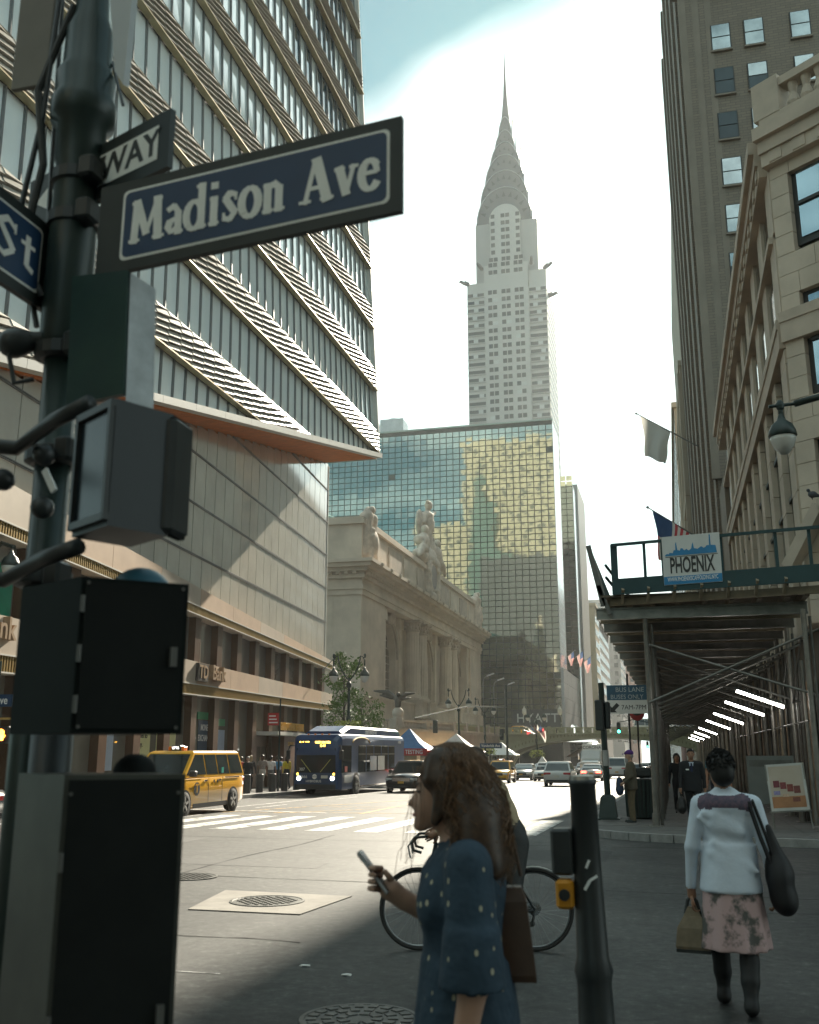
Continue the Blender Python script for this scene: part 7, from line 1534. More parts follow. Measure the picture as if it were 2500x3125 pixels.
person('man in a teal t-shirt behind the suited man', at_(1.02, 26.6), PI, 1.82, SKIN_M, cloth('teal', (.09, .19, .23)), cloth('jeans', (.03, .04, .06)), hair=HAIRB, stride=.15, sleeve='short', h=.024, build=1.12)
person('dark-clothed person farther back under the shed', at_(.05, 31.0), PI, 1.7, SKIN_M, cloth('black', (.015, .015, .016)), cloth('black2', (.02, .02, .022)), hair=HAIRB, stride=.15, h=.032, hairstyle='long')
person('small dark figure deep under the shed', at_(1.3, 36.5), PI, 1.7, SKIN_M, cloth('brown', (.06, .045, .035)), cloth('black2', (.02, .02, .022)), hair=HAIRB, stride=.15, h=.035)
hat, Hd, V = person('man in a purple cap and olive jacket standing at the kerb', at_(-1.08, 26.1), PI/2 + .25, 1.72, SKIN_L, cloth('olive', (.10, .085, .06)), cloth('khaki', (.13, .10, .06)), mat('sneaker', (.035, .04, .038), .6), HAIRG, .0, jacket=True, build=1.08, h=.02, hairstyle='bald', arms={-1: ((-.25, .02, 1.12), (-.22, .2, .98)), 1: ((.25, .0, 1.12), (.20, .18, .96))})
link('cap', sdf_mesh('cap', [ELL(Hd(0, -.02, .075), (.092, .108, .075)), CAP(Hd(-.03, .09, .06), Hd(.03, .09, .06), .02, .02, 0), CAP(Hd(-.03, .15, .045), Hd(.03, .15, .045), .016, .016, 0)], [cloth('purple', (.10, .035, .20))], .014, .03, .04), hat)
link('beard', sdf_mesh('beard', [ELL(Hd(0, .05, -.09), (.05, .05, .07)), ELL(Hd(0, .06, -.13), (.035, .035, .05))], [HAIRG], .014, .03, .04), hat)
q = MB()
for i in range(3): q.bar((.06 + 0*i, .02 + .045*i, .075), (.11, .03 + .045*i, .05), .012, .004)
q.build('shoe_stripe', WHT, hat)
sbg = thing('shoulder_bag', 'dark blue bag hanging at the capped man\'s front', 'bag', (-1.42, 26.0, .7), world=True); link('bag_body', sdf_mesh('bag_body', [ELL((-1.36, 26.0, .92), (.09, .16, .2)), ELL((-1.36, 26.0, .8), (.1, .17, .14))], [cloth('bag_navy', (.035, .05, .085))], .025, .04, .05), sbg)

# woman in the pale shirt, seen from behind
SHIRT = mat('shirt_pale', (.60, .66, .74), .8, var=.07, vs=5, bump=.5, bs=8); YOKE = mat('yoke_print', (.05, .055, .085), .8, rgb2=(.16, .10, .13), vs=34); SKIRT = mat('skirt_floral', (.50, .34, .33), .8, rgb2=(.10, .095, .085), vs=7); BOOT = mat('boot_dark', (.010, .009, .009), .6, var=.2, vs=10)
SKIRT.node_tree.nodes['Color Ramp'].color_ramp.elements[0].position = .48; SKIRT.node_tree.nodes['Color Ramp'].color_ramp.elements[1].position = .58
WX, WY = .33, 7.75
ws_ = thing('person', 'woman in a pale shirt and pink floral skirt walking away with bags', 'person', (WX, WY, 0), R(-4), 'people in the street')
mt = [SKIN_M, SHIRT, SKIRT, BOOT, YOKE]
P = [ELL((0, 0, .98), (.185, .135, .15), 1, .06), ELL((0, 0, 1.14), (.165, .115, .17), 1, .07), ELL((0, 0, 1.28), (.185, .12, .15), 1, .07), CAP((-.135, -.005, 1.355), (.135, -.005, 1.355), .06, .06, 1, .06),
     ELL((-.075, -.010, 1.355), (.125, .098, .062), 4, .06), ELL((.075, -.010, 1.355), (.125, .098, .062), 4, .06), ELL((0, -.02, 1.352), (.12, .098, .055), 4, .06), CAP((-.04, -.01, 1.415), (.04, -.01, 1.415), .058, .058, 1, .02), CAP((0, -.005, 1.40), (-.012, .012, 1.50), .054, .049, 0, .02),
     CONE((0, -.008), .77, 1.08, (.215, .185), (.175, .125), 1, .03, folds=5, amp=.03), CONE((.005, -.015), .40, .86, (.235, .225), (.19, .145), 2, .015, folds=9, amp=.06, ph=.7),
     # head turned a little to the left
     ELL((-.018, .012, 1.60), (.074, .094, .098), 0, .02), ELL((-.035, .05, 1.535), (.052, .058, .064), 0, .03), CAP((-.055, .10, 1.585), (-.06, .117, 1.56), .01, .014, 0, .012), ELL((-.094, .02, 1.585), (.012, .022, .032), 0, .01), ELL((.058, -.01, 1.585), (.012, .022, .032), 0, .01),
     # left leg forward, right leg behind
     CAP((-.10, .02, .82), (-.105, .09, .47), .07, .058, 0, .02), CAP((-.105, .10, .47), (-.10, .11, .38), .06, .056, 0, .03), CAP((-.105, .105, .405), (-.10, .125, .22), .066, .060, 3, .02), CAP((-.10, .125, .22), (-.10, .13, .09), .058, .042, 3, .02), CAP((-.10, .10, .06), (-.10, .27, .045), .05, .04, 3, .03),
     CAP((.09, -.02, .82), (.095, -.09, .45), .07, .058, 0, .02), CAP((.095, -.10, .45), (.09, -.14, .34), .058, .055, 0, .03), CAP((.09, -.135, .345), (.087, -.19, .22), .066, .060, 3, .02), CAP((.087, -.19, .22), (.085, -.24, .10), .058, .042, 3, .02), CAP((.085, -.26, .07), (.085, -.12, .04), .048, .04, 3, .03),
     # arms
     CAP((-.185, -.005, 1.355), (-.25, -.03, 1.06), .054, .046, 1, .04), CAP((-.25, -.03, 1.06), (-.272, .02, .80), .046, .036, 1, .02), CAP((-.275, .02, .80), (-.272, .035, .725), .028, .032, 0, .015),
     CAP((.19, -.005, 1.355), (.265, -.03, 1.06), .062, .054, 1, .04), CAP((.265, -.03, 1.06), (.285, .03, .83), .052, .040, 1, .02), CAP((.285, .03, .83), (.285, .045, .755), .028, .032, 0, .015)]
for i in range(9):       # soft cloth folds across the back
    a = random.uniform(-.12, .12); z = random.uniform(.95, 1.3); P.append(CAP((a - .07, -.106, z), (a + .08, -.100, z - random.uniform(.03, .14)), .012, .006, 1, .05))
link('body', sdf_mesh('body', P, mt, .0125, .03, .06, fingers((-.273, .03, .75), (0, .05, -1), -1, 1, 1.0) + fingers((.285, .04, .78), (0, .05, -1), 1, 1, .8)), ws_)
HP = [ELL((-.012, -.012, 1.63), (.094, .108, .104), 0, .02), ELL((.0, -.05, 1.56), (.082, .07, .085), 0, .03)]
hm = sdf_mesh('hair', HP, [HAIRB], .0125, .03, .05); link('hair', hm, ws_)
rnd = random.Random(4); q = MB()
for i in range(900):      # short curls over the hair mass
    th = rnd.uniform(0, 6.28); ph = rnd.uniform(-.5, 1.5); d = Vector((math.cos(th)*math.cos(ph), math.sin(th)*math.cos(ph), math.sin(ph)))
    if d.y > .55 and d.z < .5: continue
    p = Vector((-.012 + .093*d.x, -.012 + .107*d.y, 1.63 + .103*d.z)); u = d.orthogonal().normalized(); w = d.cross(u); a = rnd.uniform(0, 6.28); u, w = u*math.cos(a) + w*math.sin(a), w*math.cos(a) - u*math.sin(a); q.add([p - u*.012, p + d*.012 + w*.004, p + u*.012 + d*.006, p - w*.006], [(0, 1, 2, 3)])
q.build('hair_curls', HAIRB, ws_, kind='stuff')
tb_ = thing('tote_bag', 'long black shoulder bag on the walking woman\'s right side', 'bag', (WX + .28, WY, .8), R(-4)); TB = mat('bag_black', (.014, .013, .014), .6)
link('bag_body', sdf_mesh('bag_body', [CAP((-.01, -.06, .40), (.05, -.05, .10), .03, .085, 0, .06), ELL((.05, -.05, .05), (.085, .13, .17), 0, .06), ELL((.075, -.04, -.08), (.085, .13, .10), 0, .06)], [TB], .014, .05, .06), tb_)
q = MB(); q.tube([(.02, -.11, .1), (-.06, -.13, .35), (-.12, -.10, .57), (-.14, -.01, .625), (-.11, .08, .56), (-.02, .1, .3)], .016, 6); q.tube([(.03, -.10, .15), (-.02, -.12, .35), (-.09, -.10, .575), (-.11, -.02, .622)], .012, 6); q.build('strap', TB, tb_)
sb_ = thing('small_bag', 'small tan pouch bag hanging from the walking woman\'s left hand', 'bag', (WX - .27, WY + .05, .35), R(-10)); TANB = mat('bag_tan', (.21, .165, .11), .75, var=.2, vs=14)
q = MB(); q.loft([[(-w, -d, z), (w, -d, z), (w, d, z), (-w, d, z)] for w, d, z in ((.115, .06, .02), (.12, .065, .04), (.105, .055, .16), (.06, .03, .24), (.03, .02, .3))]); q.build('bag_body', TANB, sb_, False); q = MB(); q.loft([[(-.118, -.063, z), (.118, -.063, z), (.118, .063, z), (-.118, .063, z)] for z in (.0, .022)]); q.build('bag_bottom', BLK, sb_); q = MB(); q.tube([(-.05, 0, .25), (-.03, 0, .34), (0, 0, .375), (.03, 0, .34), (.05, 0, .25)], .014, 6); q.build('handle', BLK, sb_)
# ------------------------------------------------------------------ woman with a phone, nearest figure
def dotted(name, base, dot):
    m = bpy.data.materials.new(name); m.use_nodes = True; nt = m.node_tree; b = nt.nodes['Principled BSDF']; b.inputs['Roughness'].default_value = .8
    tc = _n(nt, 'ShaderNodeTexCoord'); mp = _n(nt, 'ShaderNodeMapping'); mp.inputs['Scale'].default_value = (1.0, 1.0, .62); nt.links.new(tc.outputs['Object'], mp.inputs[0])
    vo = _n(nt, 'ShaderNodeTexVoronoi'); vo.inputs['Scale'].default_value = 25.0; nt.links.new(mp.outputs[0], vo.inputs['Vector'])
    cr = _n(nt, 'ShaderNodeValToRGB'); cr.color_ramp.elements[0].position = .125; cr.color_ramp.elements[0].color = (1, 1, 1, 1); cr.color_ramp.elements[1].position = .165; cr.color_ramp.elements[1].color = (0, 0, 0, 1); nt.links.new(vo.outputs['Distance'], cr.inputs[0])
    nz = _n(nt, 'ShaderNodeTexNoise'); nz.inputs['Scale'].default_value = 5; nt.links.new(tc.outputs['Object'], nz.inputs['Vector'])
    c2 = _n(nt, 'ShaderNodeValToRGB'); c2.color_ramp.elements[0].color = (*[c*.75 for c in base], 1); c2.color_ramp.elements[1].color = (*[c*1.25 for c in base], 1); nt.links.new(nz.outputs['Fac'], c2.inputs[0])
    mx = _n(nt, 'ShaderNodeMix', data_type='RGBA'); nt.links.new(cr.outputs[0], mx.inputs['Factor']); nt.links.new(c2.outputs[0], mx.inputs[6]); mx.inputs[7].default_value = (*dot, 1); nt.links.new(mx.outputs[2], b.inputs['Base Color'])
    n2 = _n(nt, 'ShaderNodeTexNoise'); n2.inputs['Scale'].default_value = 14; nt.links.new(tc.outputs['Object'], n2.inputs['Vector']); bp = _n(nt, 'ShaderNodeBump'); bp.inputs['Strength'].default_value = .5; bp.inputs['Distance'].default_value = .03; nt.links.new(n2.outputs['Fac'], bp.inputs['Height']); nt.links.new(bp.outputs[0], b.inputs['Normal'])
    return m
DRESS = dotted('dress_navy_dots', (.020, .042, .066), (.40, .37, .26))
FX, FY_ = -.665, 3.28
fw = thing('person', 'woman with long brown hair in a dark blue dress looking down at a phone', 'person', (FX, FY_, .15), R(104.5 - 6), 'people in the street')
fw.location.z = .035
# local frame: front +Y, her right +X (away from the camera), z up
P = [ELL((0, 0, .93), (.18, .14, .17), 1, .06), ELL((0, .01, 1.10), (.15, .125, .16), 1, .07), ELL((0, .005, 1.27), (.17, .135, .15), 1, .07), ELL((.07, .085, 1.22), (.075, .06, .075), 1, .05), ELL((-.07, .085, 1.22), (.075, .06, .075), 1, .05), CAP((-.13, -.015, 1.365), (.13, -.015, 1.365), .058, .058, 1, .06), CONE((0, .0), .30, 1.05, (.30, .27), (.155, .13), 1, .04, folds=8, amp=.06),
     CAP((0, .0, 1.37), (0, .055, 1.48), .054, .048, 0, .03), ELL((0, .075, 1.30), (.06, .06, .05), 1, .03),
     # head bowed forward
     ELL((0, .060, 1.575), (.074, .092, .098), 0, .02), ELL((0, .105, 1.512), (.052, .058, .060), 0, .03), CAP((0, .150, 1.555), (0, .172, 1.520), .010, .014, 0, .012), ELL((0, .150, 1.487), (.022, .014, .009), 0, .012), ELL((0, .14, 1.455), (.03, .028, .022), 0, .02), ELL((-.076, .06, 1.545), (.012, .022, .032), 0, .01),
     CAP((-.09, 0, .9), (-.09, .03, .48), .085, .06, 0, .03), CAP((-.09, .03, .48), (-.09, 0, .08), .055, .036, 0, .03), CAP((-.09, -.02, .05), (-.09, .15, .03), .042, .034, 2, .02), CAP((.09, 0, .9), (.09, -.04, .48), .085, .06, 0, .03), CAP((.09, -.04, .48), (.09, -.13, .1), .055, .036, 0, .03), CAP((.09, -.15, .06), (.09, .0, .03), .042, .034, 2, .02),
     # near arm hangs: loose sleeve to the elbow, bare forearm
     CAP((-.185, -.02, 1.345), (-.222, -.03, 1.08), .072, .082, 1, .04), CONE((-.222, -.028), 1.02, 1.18, (.092, .10), (.074, .082), 1, .02), CAP((-.225, -.03, 1.02), (-.225, .02, .78), .043, .029, 0, .01), CAP((-.225, .02, .78), (-.225, .035, .715), .028, .033, 0, .015),
     # far arm bends up to the phone
     CAP((.185, -.01, 1.345), (.20, .03, 1.11), .075, .08, 1, .04), CAP((.20, .03, 1.11), (.09, .205, 1.215), .044, .030, 0, .02), CAP((.09, .205, 1.215), (.065, .25, 1.25), .030, .036, 0, .015)]
E_ = fingers((-.225, .03, .735), (0, .1, -1), -1, 1, .6)
wr = Vector((.07, .235, 1.238)); ud = Vector((-.12, .62, .78)).normalized()
def finger(pts, r): q = MB(); q.tube(pts, r, 7); return (q.v, q.f, 0)
for i in range(4):       # fingers wrap behind the phone, thumb on its front
    o = wr + Vector((-.01 - .002*i, .045 - .004*i, .012 + .018*i)) + ud*(.004*i)
    E_.append(finger([o, o + Vector((-.028, .022, .006)), o + Vector((-.060, .026, .010)), o + Vector((-.080, .008, .010))], [.011, .010, .009, .007]))
E_.append(finger([wr + Vector((0, .01, .02)), wr + Vector((-.025, .012, .05)), wr + Vector((-.045, .028, .072))], [.013, .011, .009]))
link('body', sdf_mesh('body', P, [SKIN_L, DRESS, BLK], .0115, .03, .06, E_), fw)
HP = [ELL((0, .035, 1.605), (.094, .112, .108), 0, .03), ELL((0, -.025, 1.53), (.088, .08, .11), 0, .05), CAP((-.075, .0, 1.53), (-.10, -.02, 1.37), .055, .05, 0, .05), CAP((.075, .0, 1.53), (.09, -.02, 1.37), .05, .045, 0, .05), CAP((0, -.05, 1.50), (-.02, -.085, 1.36), .085, .06, 0, .06), CAP((-.075, -.05, 1.46), (-.09, -.085, 1.33), .055, .035, 0, .05), CAP((-.05, .085, 1.66), (-.078, .105, 1.60), .030, .022, 0, .03), CAP((-.080, .06, 1.60), (-.090, .088, 1.47), .026, .016, 0, .03)]
link('hair', sdf_mesh('hair', HP, [HAIRBR], .0115, .04, .05), fw)
q = MB()
for e in (-1, 1): q.ell((e*.032, .143, 1.560), .012, .008, .005, 8, 6); q.ell((e*.033, .148, 1.585), .019, .007, .004, 8, 4)
q.build('eyes', mat('eye_dark', (.03, .02, .018), .4), fw); q = MB(); q.ell((0, .160, 1.487), .022, .010, .007, 8, 6); q.build('lips', mat('lips', (.32, .11, .09), .45), fw)
rnd = random.Random(11); q = MB()
for i in range(2300):     # loose wavy strands over and beyond the hair mass
    th = rnd.uniform(0, 6.28); ph = rnd.uniform(.05, 1.45); d = Vector((math.cos(th)*math.cos(ph)*.098, math.sin(th)*math.cos(ph)*.116, math.sin(ph)*.112)); p = Vector((0, .035, 1.605)) + d
    if d.y > .03 and d.z < .09: continue
    L = rnd.uniform(.18, .36) if d.y < .03 else rnd.uniform(.10, .2); pts = [p]; amp = rnd.uniform(.008, .028); f0 = rnd.uniform(0, 6.28); out = Vector((d.x, min(d.y, .02) - .05, 0)); out = out.normalized() if out.length > 1e-4 else Vector((0, -1, 0))
    for k in range(1, 8):
        t_ = k/7; pts.append(p + out*(.035*math.sin(min(1, t_*1.4)*1.57)) + Vector((0, -.035*t_*(1 if d.y < .05 else -.3), -L*t_)) + Vector((amp*math.sin(f0 + 13*t_), amp*math.cos(f0*1.7 + 12*t_), 0)))
    q.tube(pts, [.0018]*6 + [.0013, .0006], 3)
for i in range(9):      # fine strands, lit only in their colour, falling before the face
    p = Vector((rnd.uniform(-.09, -.02), .135 + rnd.uniform(-.02, .03), 1.64)); pts = [p + Vector((.01*math.sin(6*k/7 + i), .05*(k/7)**1.5 + .012*math.sin(i + 5*k/7), -(.27 + .08*rnd.random())*k/7)) for k in range(8)]; q.tube(pts, .0010, 3)
q.build('hair_strands', mat('hair_strand', (.15, .08, .04), .4, var=.4, vs=40), fw, True, kind='stuff')  # strand brown raised above the hair mass to carry its lit look
ph_ = thing('phone', 'pale mobile phone held up in the near woman\'s hand', 'phone', (0, 0, 0)); 
M_ = Matrix.Translation(fw.location) @ Matrix.Rotation(fw.rotation_euler.z, 4, 'Z')
pc = M_ @ (wr + Vector((-.040, .060, .065))); ph_.location = pc
ph_.rotation_euler = (Matrix.Rotation(fw.rotation_euler.z, 4, 'Z') @ Matrix.Rotation(R(-38), 4, 'X')).to_euler()
q = MB(); q.bevbox(-.037, .037, -.005, .005, -.075, .085, .004); q.build('case', mat('phone_case', (.42, .41, .40), .4), ph_); q = MB(); q.box(-.033, .033, -.0065, -.0052, -.07, .08); q.build('screen', mat('phone_screen', (.02, .022, .025), .1), ph_); q = MB(); q.bevbox(-.03, -.008, .005, .0075, .05, .078, .001); q.build('camera_bump', BLK, ph_)
hb = thing('handbag', 'dark brown leather handbag behind the near woman\'s hip', 'bag', (0, 0, 0)); hp = M_ @ Vector((.02, -.115, 1.15)); hb.location = hp; hb.rotation_euler = (0, 0, fw.rotation_euler.z)
LEA = mat('leather_brown', (.065, .032, .017), .55, var=.2, vs=8); q = MB(); q.loft([[(-d, -w, z), (d, -w, z), (d, w, z), (-d, w, z)] for d, w, z in ((.06, .10, -.15), (.065, .10, -.13), (.05, .075, .08), (.035, .06, .12))]); q.build('bag_body', LEA, hb); q = MB(); q.tube([(0, -.06, .15), (.0, -.03, .3), (.0, .06, .43), (.0, .13, .40), (0, .08, .2), (0, .05, .14)], .006, 6); q.build('strap', LEA, hb)

# ------------------------------------------------------------------ cyclist with a road bicycle
bk = thing('bicycle', 'dark road bicycle with drop handlebars held by the cyclist', 'bicycle', (-1.80, 9.35, 0), math.atan2(.20, 1.0) + PI)
# local: +X is forward, wheels at +-.52
TYR = mat('tyre', (.028, .027, .025), .7); SPK = mat('spoke_steel', (.4, .4, .4), .3, metal=.9); FRB = mat('bike_frame', (.02, .025, .028), .35, var=.1)
for x, nm in ((.52, 'front_wheel'), (-.52, 'rear_wheel')):
    q = MB(); N = 40; q.loft([[(x + (.335 + .017*math.cos(a))*math.cos(t_), .017*math.sin(a), .35 + (.335 + .017*math.cos(a))*math.sin(t_)) for a in np.linspace(0, 5.5, 8)] for t_ in np.linspace(0, 2*math.pi, N + 1)], caps=False); w_ = q.build(nm, TYR, bk, True)
    q = MB(); q.loft([[(x + (.312 + .008*math.cos(a))*math.cos(t_), .009*math.sin(a), .35 + (.312 + .008*math.cos(a))*math.sin(t_)) for a in np.linspace(0, 4.7, 4)] for t_ in np.linspace(0, 2*math.pi, N + 1)], caps=False); q.build('rim', SPK, w_)
    for i in range(28):
        a = 2*math.pi*i/28; q = MB(); q.cyl((x + .02*math.cos(a + .8), .02*(-1)**i, .35 + .02*math.sin(a + .8)), (x + .31*math.cos(a), 0, .35 + .31*math.sin(a)), .0012, n=4, caps=False); q.build('spoke', SPK, w_)
    q = MB(); q.cyl((x, -.05, .35), (x, .05, .35), .022, n=10); q.build('hub', SPK, w_)
ST, BB, HT, HB_, SD_ = (-.20, 0, .86), (-.09, 0, .28), (.36, 0, .90), (.40, 0, .72), (-.24, 0, 1.0)
for a, c, r in ((ST, BB, .016), (ST, HT, .014), (BB, HB_, .018), (HT, HB_, .019)): q = MB(); q.cyl(a, c, r, n=10); q.build('frame_tube', FRB, bk)
for sgn in (-1, 1):
    for a, c in (((-.20, .02*sgn, .84), (-.52, .06*sgn, .35)), ((-.09, .03*sgn, .28), (-.52, .06*sgn, .35)), ((.40, .03*sgn, .72), (.52, .055*sgn, .35))): q = MB(); q.cyl(a, c, .009, n=8); q.build('stay', FRB, bk)
    q = MB(); q.tube([(.42, .0, .98), (.44, .19*sgn, .98), (.52, .205*sgn, .975), (.565, .21*sgn, .93), (.55, .21*sgn, .865), (.48, .21*sgn, .845)], .013, 8); q.build('handlebar', BLK, bk); q = MB(); q.tube([(.56, .205*sgn, .95), (.60, .205*sgn, .90), (.58, .20*sgn, .80)], .009, 6); q.build('brake_lever', SPK, bk)
q = MB(); q.cyl(HT, (.37, 0, .98), .014, n=8); q.cyl((.37, 0, .97), (.43, 0, .98), .014, n=8); q.build('stem', FRB, bk); q = MB(); q.cyl(ST, SD_, .0125, n=8); q.build('seat_post', SPK, bk)
link('saddle', sdf_mesh('saddle', [CAP((-.33, -.045, 1.01), (-.33, .045, 1.01), .035, .035, 0, .05), CAP((-.30, 0, 1.01), (-.10, 0, 1.012), .04, .018, 0, .05)], [BLK], .012, .05, .04), bk)
q = MB(); q.lathe((-.09, -.06, .28), [(.085, 0), (.095, .004), (.085, .008)], 24, axis='y'); q.cyl((-.09, -.1, .28), (-.02, -.1, .13), .012, n=6); q.box(-.06, .02, -.16, -.09, .115, .135); q.cyl((-.09, .1, .28), (-.16, .1, .43), .012, n=6); q.box(-.2, -.12, .09, .16, .42, .44); q.build('crankset', SPK, bk)
q = MB(); q.lathe((-.52, -.045, .35), [(.06, 0), (.05, .02), (.03, .03)], 18, axis='y'); q.bar((-.52, -.06, .33), (-.50, -.06, .22), .02, .03); q.cyl((-.50, -.07, .22), (-.50, -.05, .22), .025, n=10); q.build('derailleur', STLD, bk); q = MB(); q.tube([(-.52, -.05, .405), (-.3, -.055, .385), (-.09, -.058, .37)], .004, 4); q.tube([(-.5, -.055, .2), (-.3, -.056, .19), (-.09, -.058, .19)], .004, 4); q.build('chain', STLD, bk)
for x, r0, r1 in ((-.52, .35, 2.5), (.52, .9, 2.6)): q = MB(); q.loft([[(x + (.365)*math.cos(a), e, .35 + .365*math.sin(a)) for e in (-.022, 0, .022)] for a in np.linspace(r0, r1, 12)], closed=False, caps=False); q.build('mudguard', mat('mudguard_silver', (.5, .5, .48), .3, metal=.8), bk)
cy, Hd, V = person('cyclist in a tan jacket standing astride the bicycle behind the woman', (-1.42, 9.46, 0), math.atan2(.20, 1.0) + PI/2, 1.76, SKIN_M, cloth('tan_jacket', (.42, .33, .21)), cloth('bike_trousers', (.05, .05, .05)), BLK, HAIRBR, 0, h=.02, lean=.50, arms={-1: ((-.25, .42, 1.16), (-.21, .72, 1.02)), 1: ((.25, .42, 1.16), (.21, .72, 1.02))}, knees={-1: ((-.20, .05, .5), (-.2, .0, .085)), 1: ((.20, .05, .5), (.2, .0, .085))}, head_tilt=.4)

# ------------------------------------------------------------------ signal pole with signs and boxes at the left
PX, PY = -1.90, 2.72
sp_ = thing('signal_post', 'dark street pole crowded with clamps and cables at the left', 'pole', (PX, PY, .15), world=True)
q = MB(); q.cyl((PX, PY, .15), (PX, PY, 3.05), .058, .056, 20); q.build('lower_pole', DGR, sp_, True); q = MB(); q.cyl((PX + .12, PY - .06, .15), (PX + .12, PY - .06, 2.2), .062, .062, 16); q.build('conduit', BLK, sp_, True)
q = MB(); q.lathe((PX, PY, 0), [(.06, 3.02), (.078, 3.05), (.08, 3.4), (.076, 3.7), (.082, 3.72), (.085, 3.86), (.11, 3.88), (.115, 3.95), (.10, 3.98), (.105, 4.06), (.085, 4.1), (.082, 4.25), (.06, 4.32), (.05, 4.6), (.045, 5.4)], 22); q.build('sleeve', DGR, sp_, True)
for z in (2.98, 3.46, 3.62, 2.62, 2.22): q = MB(); q.lathe((PX, PY, z), [(.07, 0), (.09, .01), (.09, .05), (.07, .06)], 18); q.bevbox(PX + .06, PX + .12, PY - .1, PY - .02, z - .01, z + .07, .01); q.build('clamp', BLK, sp_)
q = MB(); q.tube([(PX - .06, PY - .05, 3.2), (PX - .14, PY - .08, 3.35), (PX - .10, PY - .06, 3.7), (PX - .15, PY - .06, 4.0), (PX - .05, PY - .04, 4.35)], .014, 8); q.tube([(PX - .08, PY - .04, 3.1), (PX - .18, PY - .06, 3.5), (PX - .12, PY - .06, 3.9), (PX - .1, PY - .05, 4.5)], .01, 8); q.tube([(PX - .07, PY - .08, 3.05), (PX - .13, PY - .1, 2.98), (PX - .10, PY - .1, 2.88), (PX - .05, PY - .07, 2.9)], .009, 8); q.build('cable', BLK, sp_)
link('sensor', sdf_mesh('sensor', [ELL((PX - .13, PY - .08, 3.03), (.055, .05, .05)), CAP((PX - .13, PY - .08, 3.03), (PX - .05, PY - .04, 3.05), .03, .03)], [BLK], .012, .02, .04), sp_)
for z in (2.66, 2.24):  # horizontal arms that hold the walk signal
    q = MB(); q.tube([(PX - .5, PY - .35, z), (PX - .05, PY - .12, z - .01), (PX + .18, PY - .26, z + .02), (PX + .34, PY - .34, z + .03)], .024, 10); q.build('arm', BLK, sp_, True)
for z, dx in ((2.62, .05), (2.55, -.09), (2.45, .06)): q = MB(); q.ell((PX + dx, PY - .12, z), .035, .04, .035, 10, 8); q.build('fitting', BLK, sp_, True)
q = MB(); q.obox((PX + .09, PY - .14, 2.53), (.02, 0, -.035), (0, .005, 0), (.008, 0, .006)); q.build('strap_end', WHT, sp_)
q = MB(); q.cyl((PX - .3, PY + .4, 4.9), (PX + .22, PY - .1, 3.85), .006, n=6); q.cyl((PX - .22, PY + .1, 5.0), (PX - .1, PY, 3.4), .008, n=6); q.build('guy_wire', BLK, sp_)

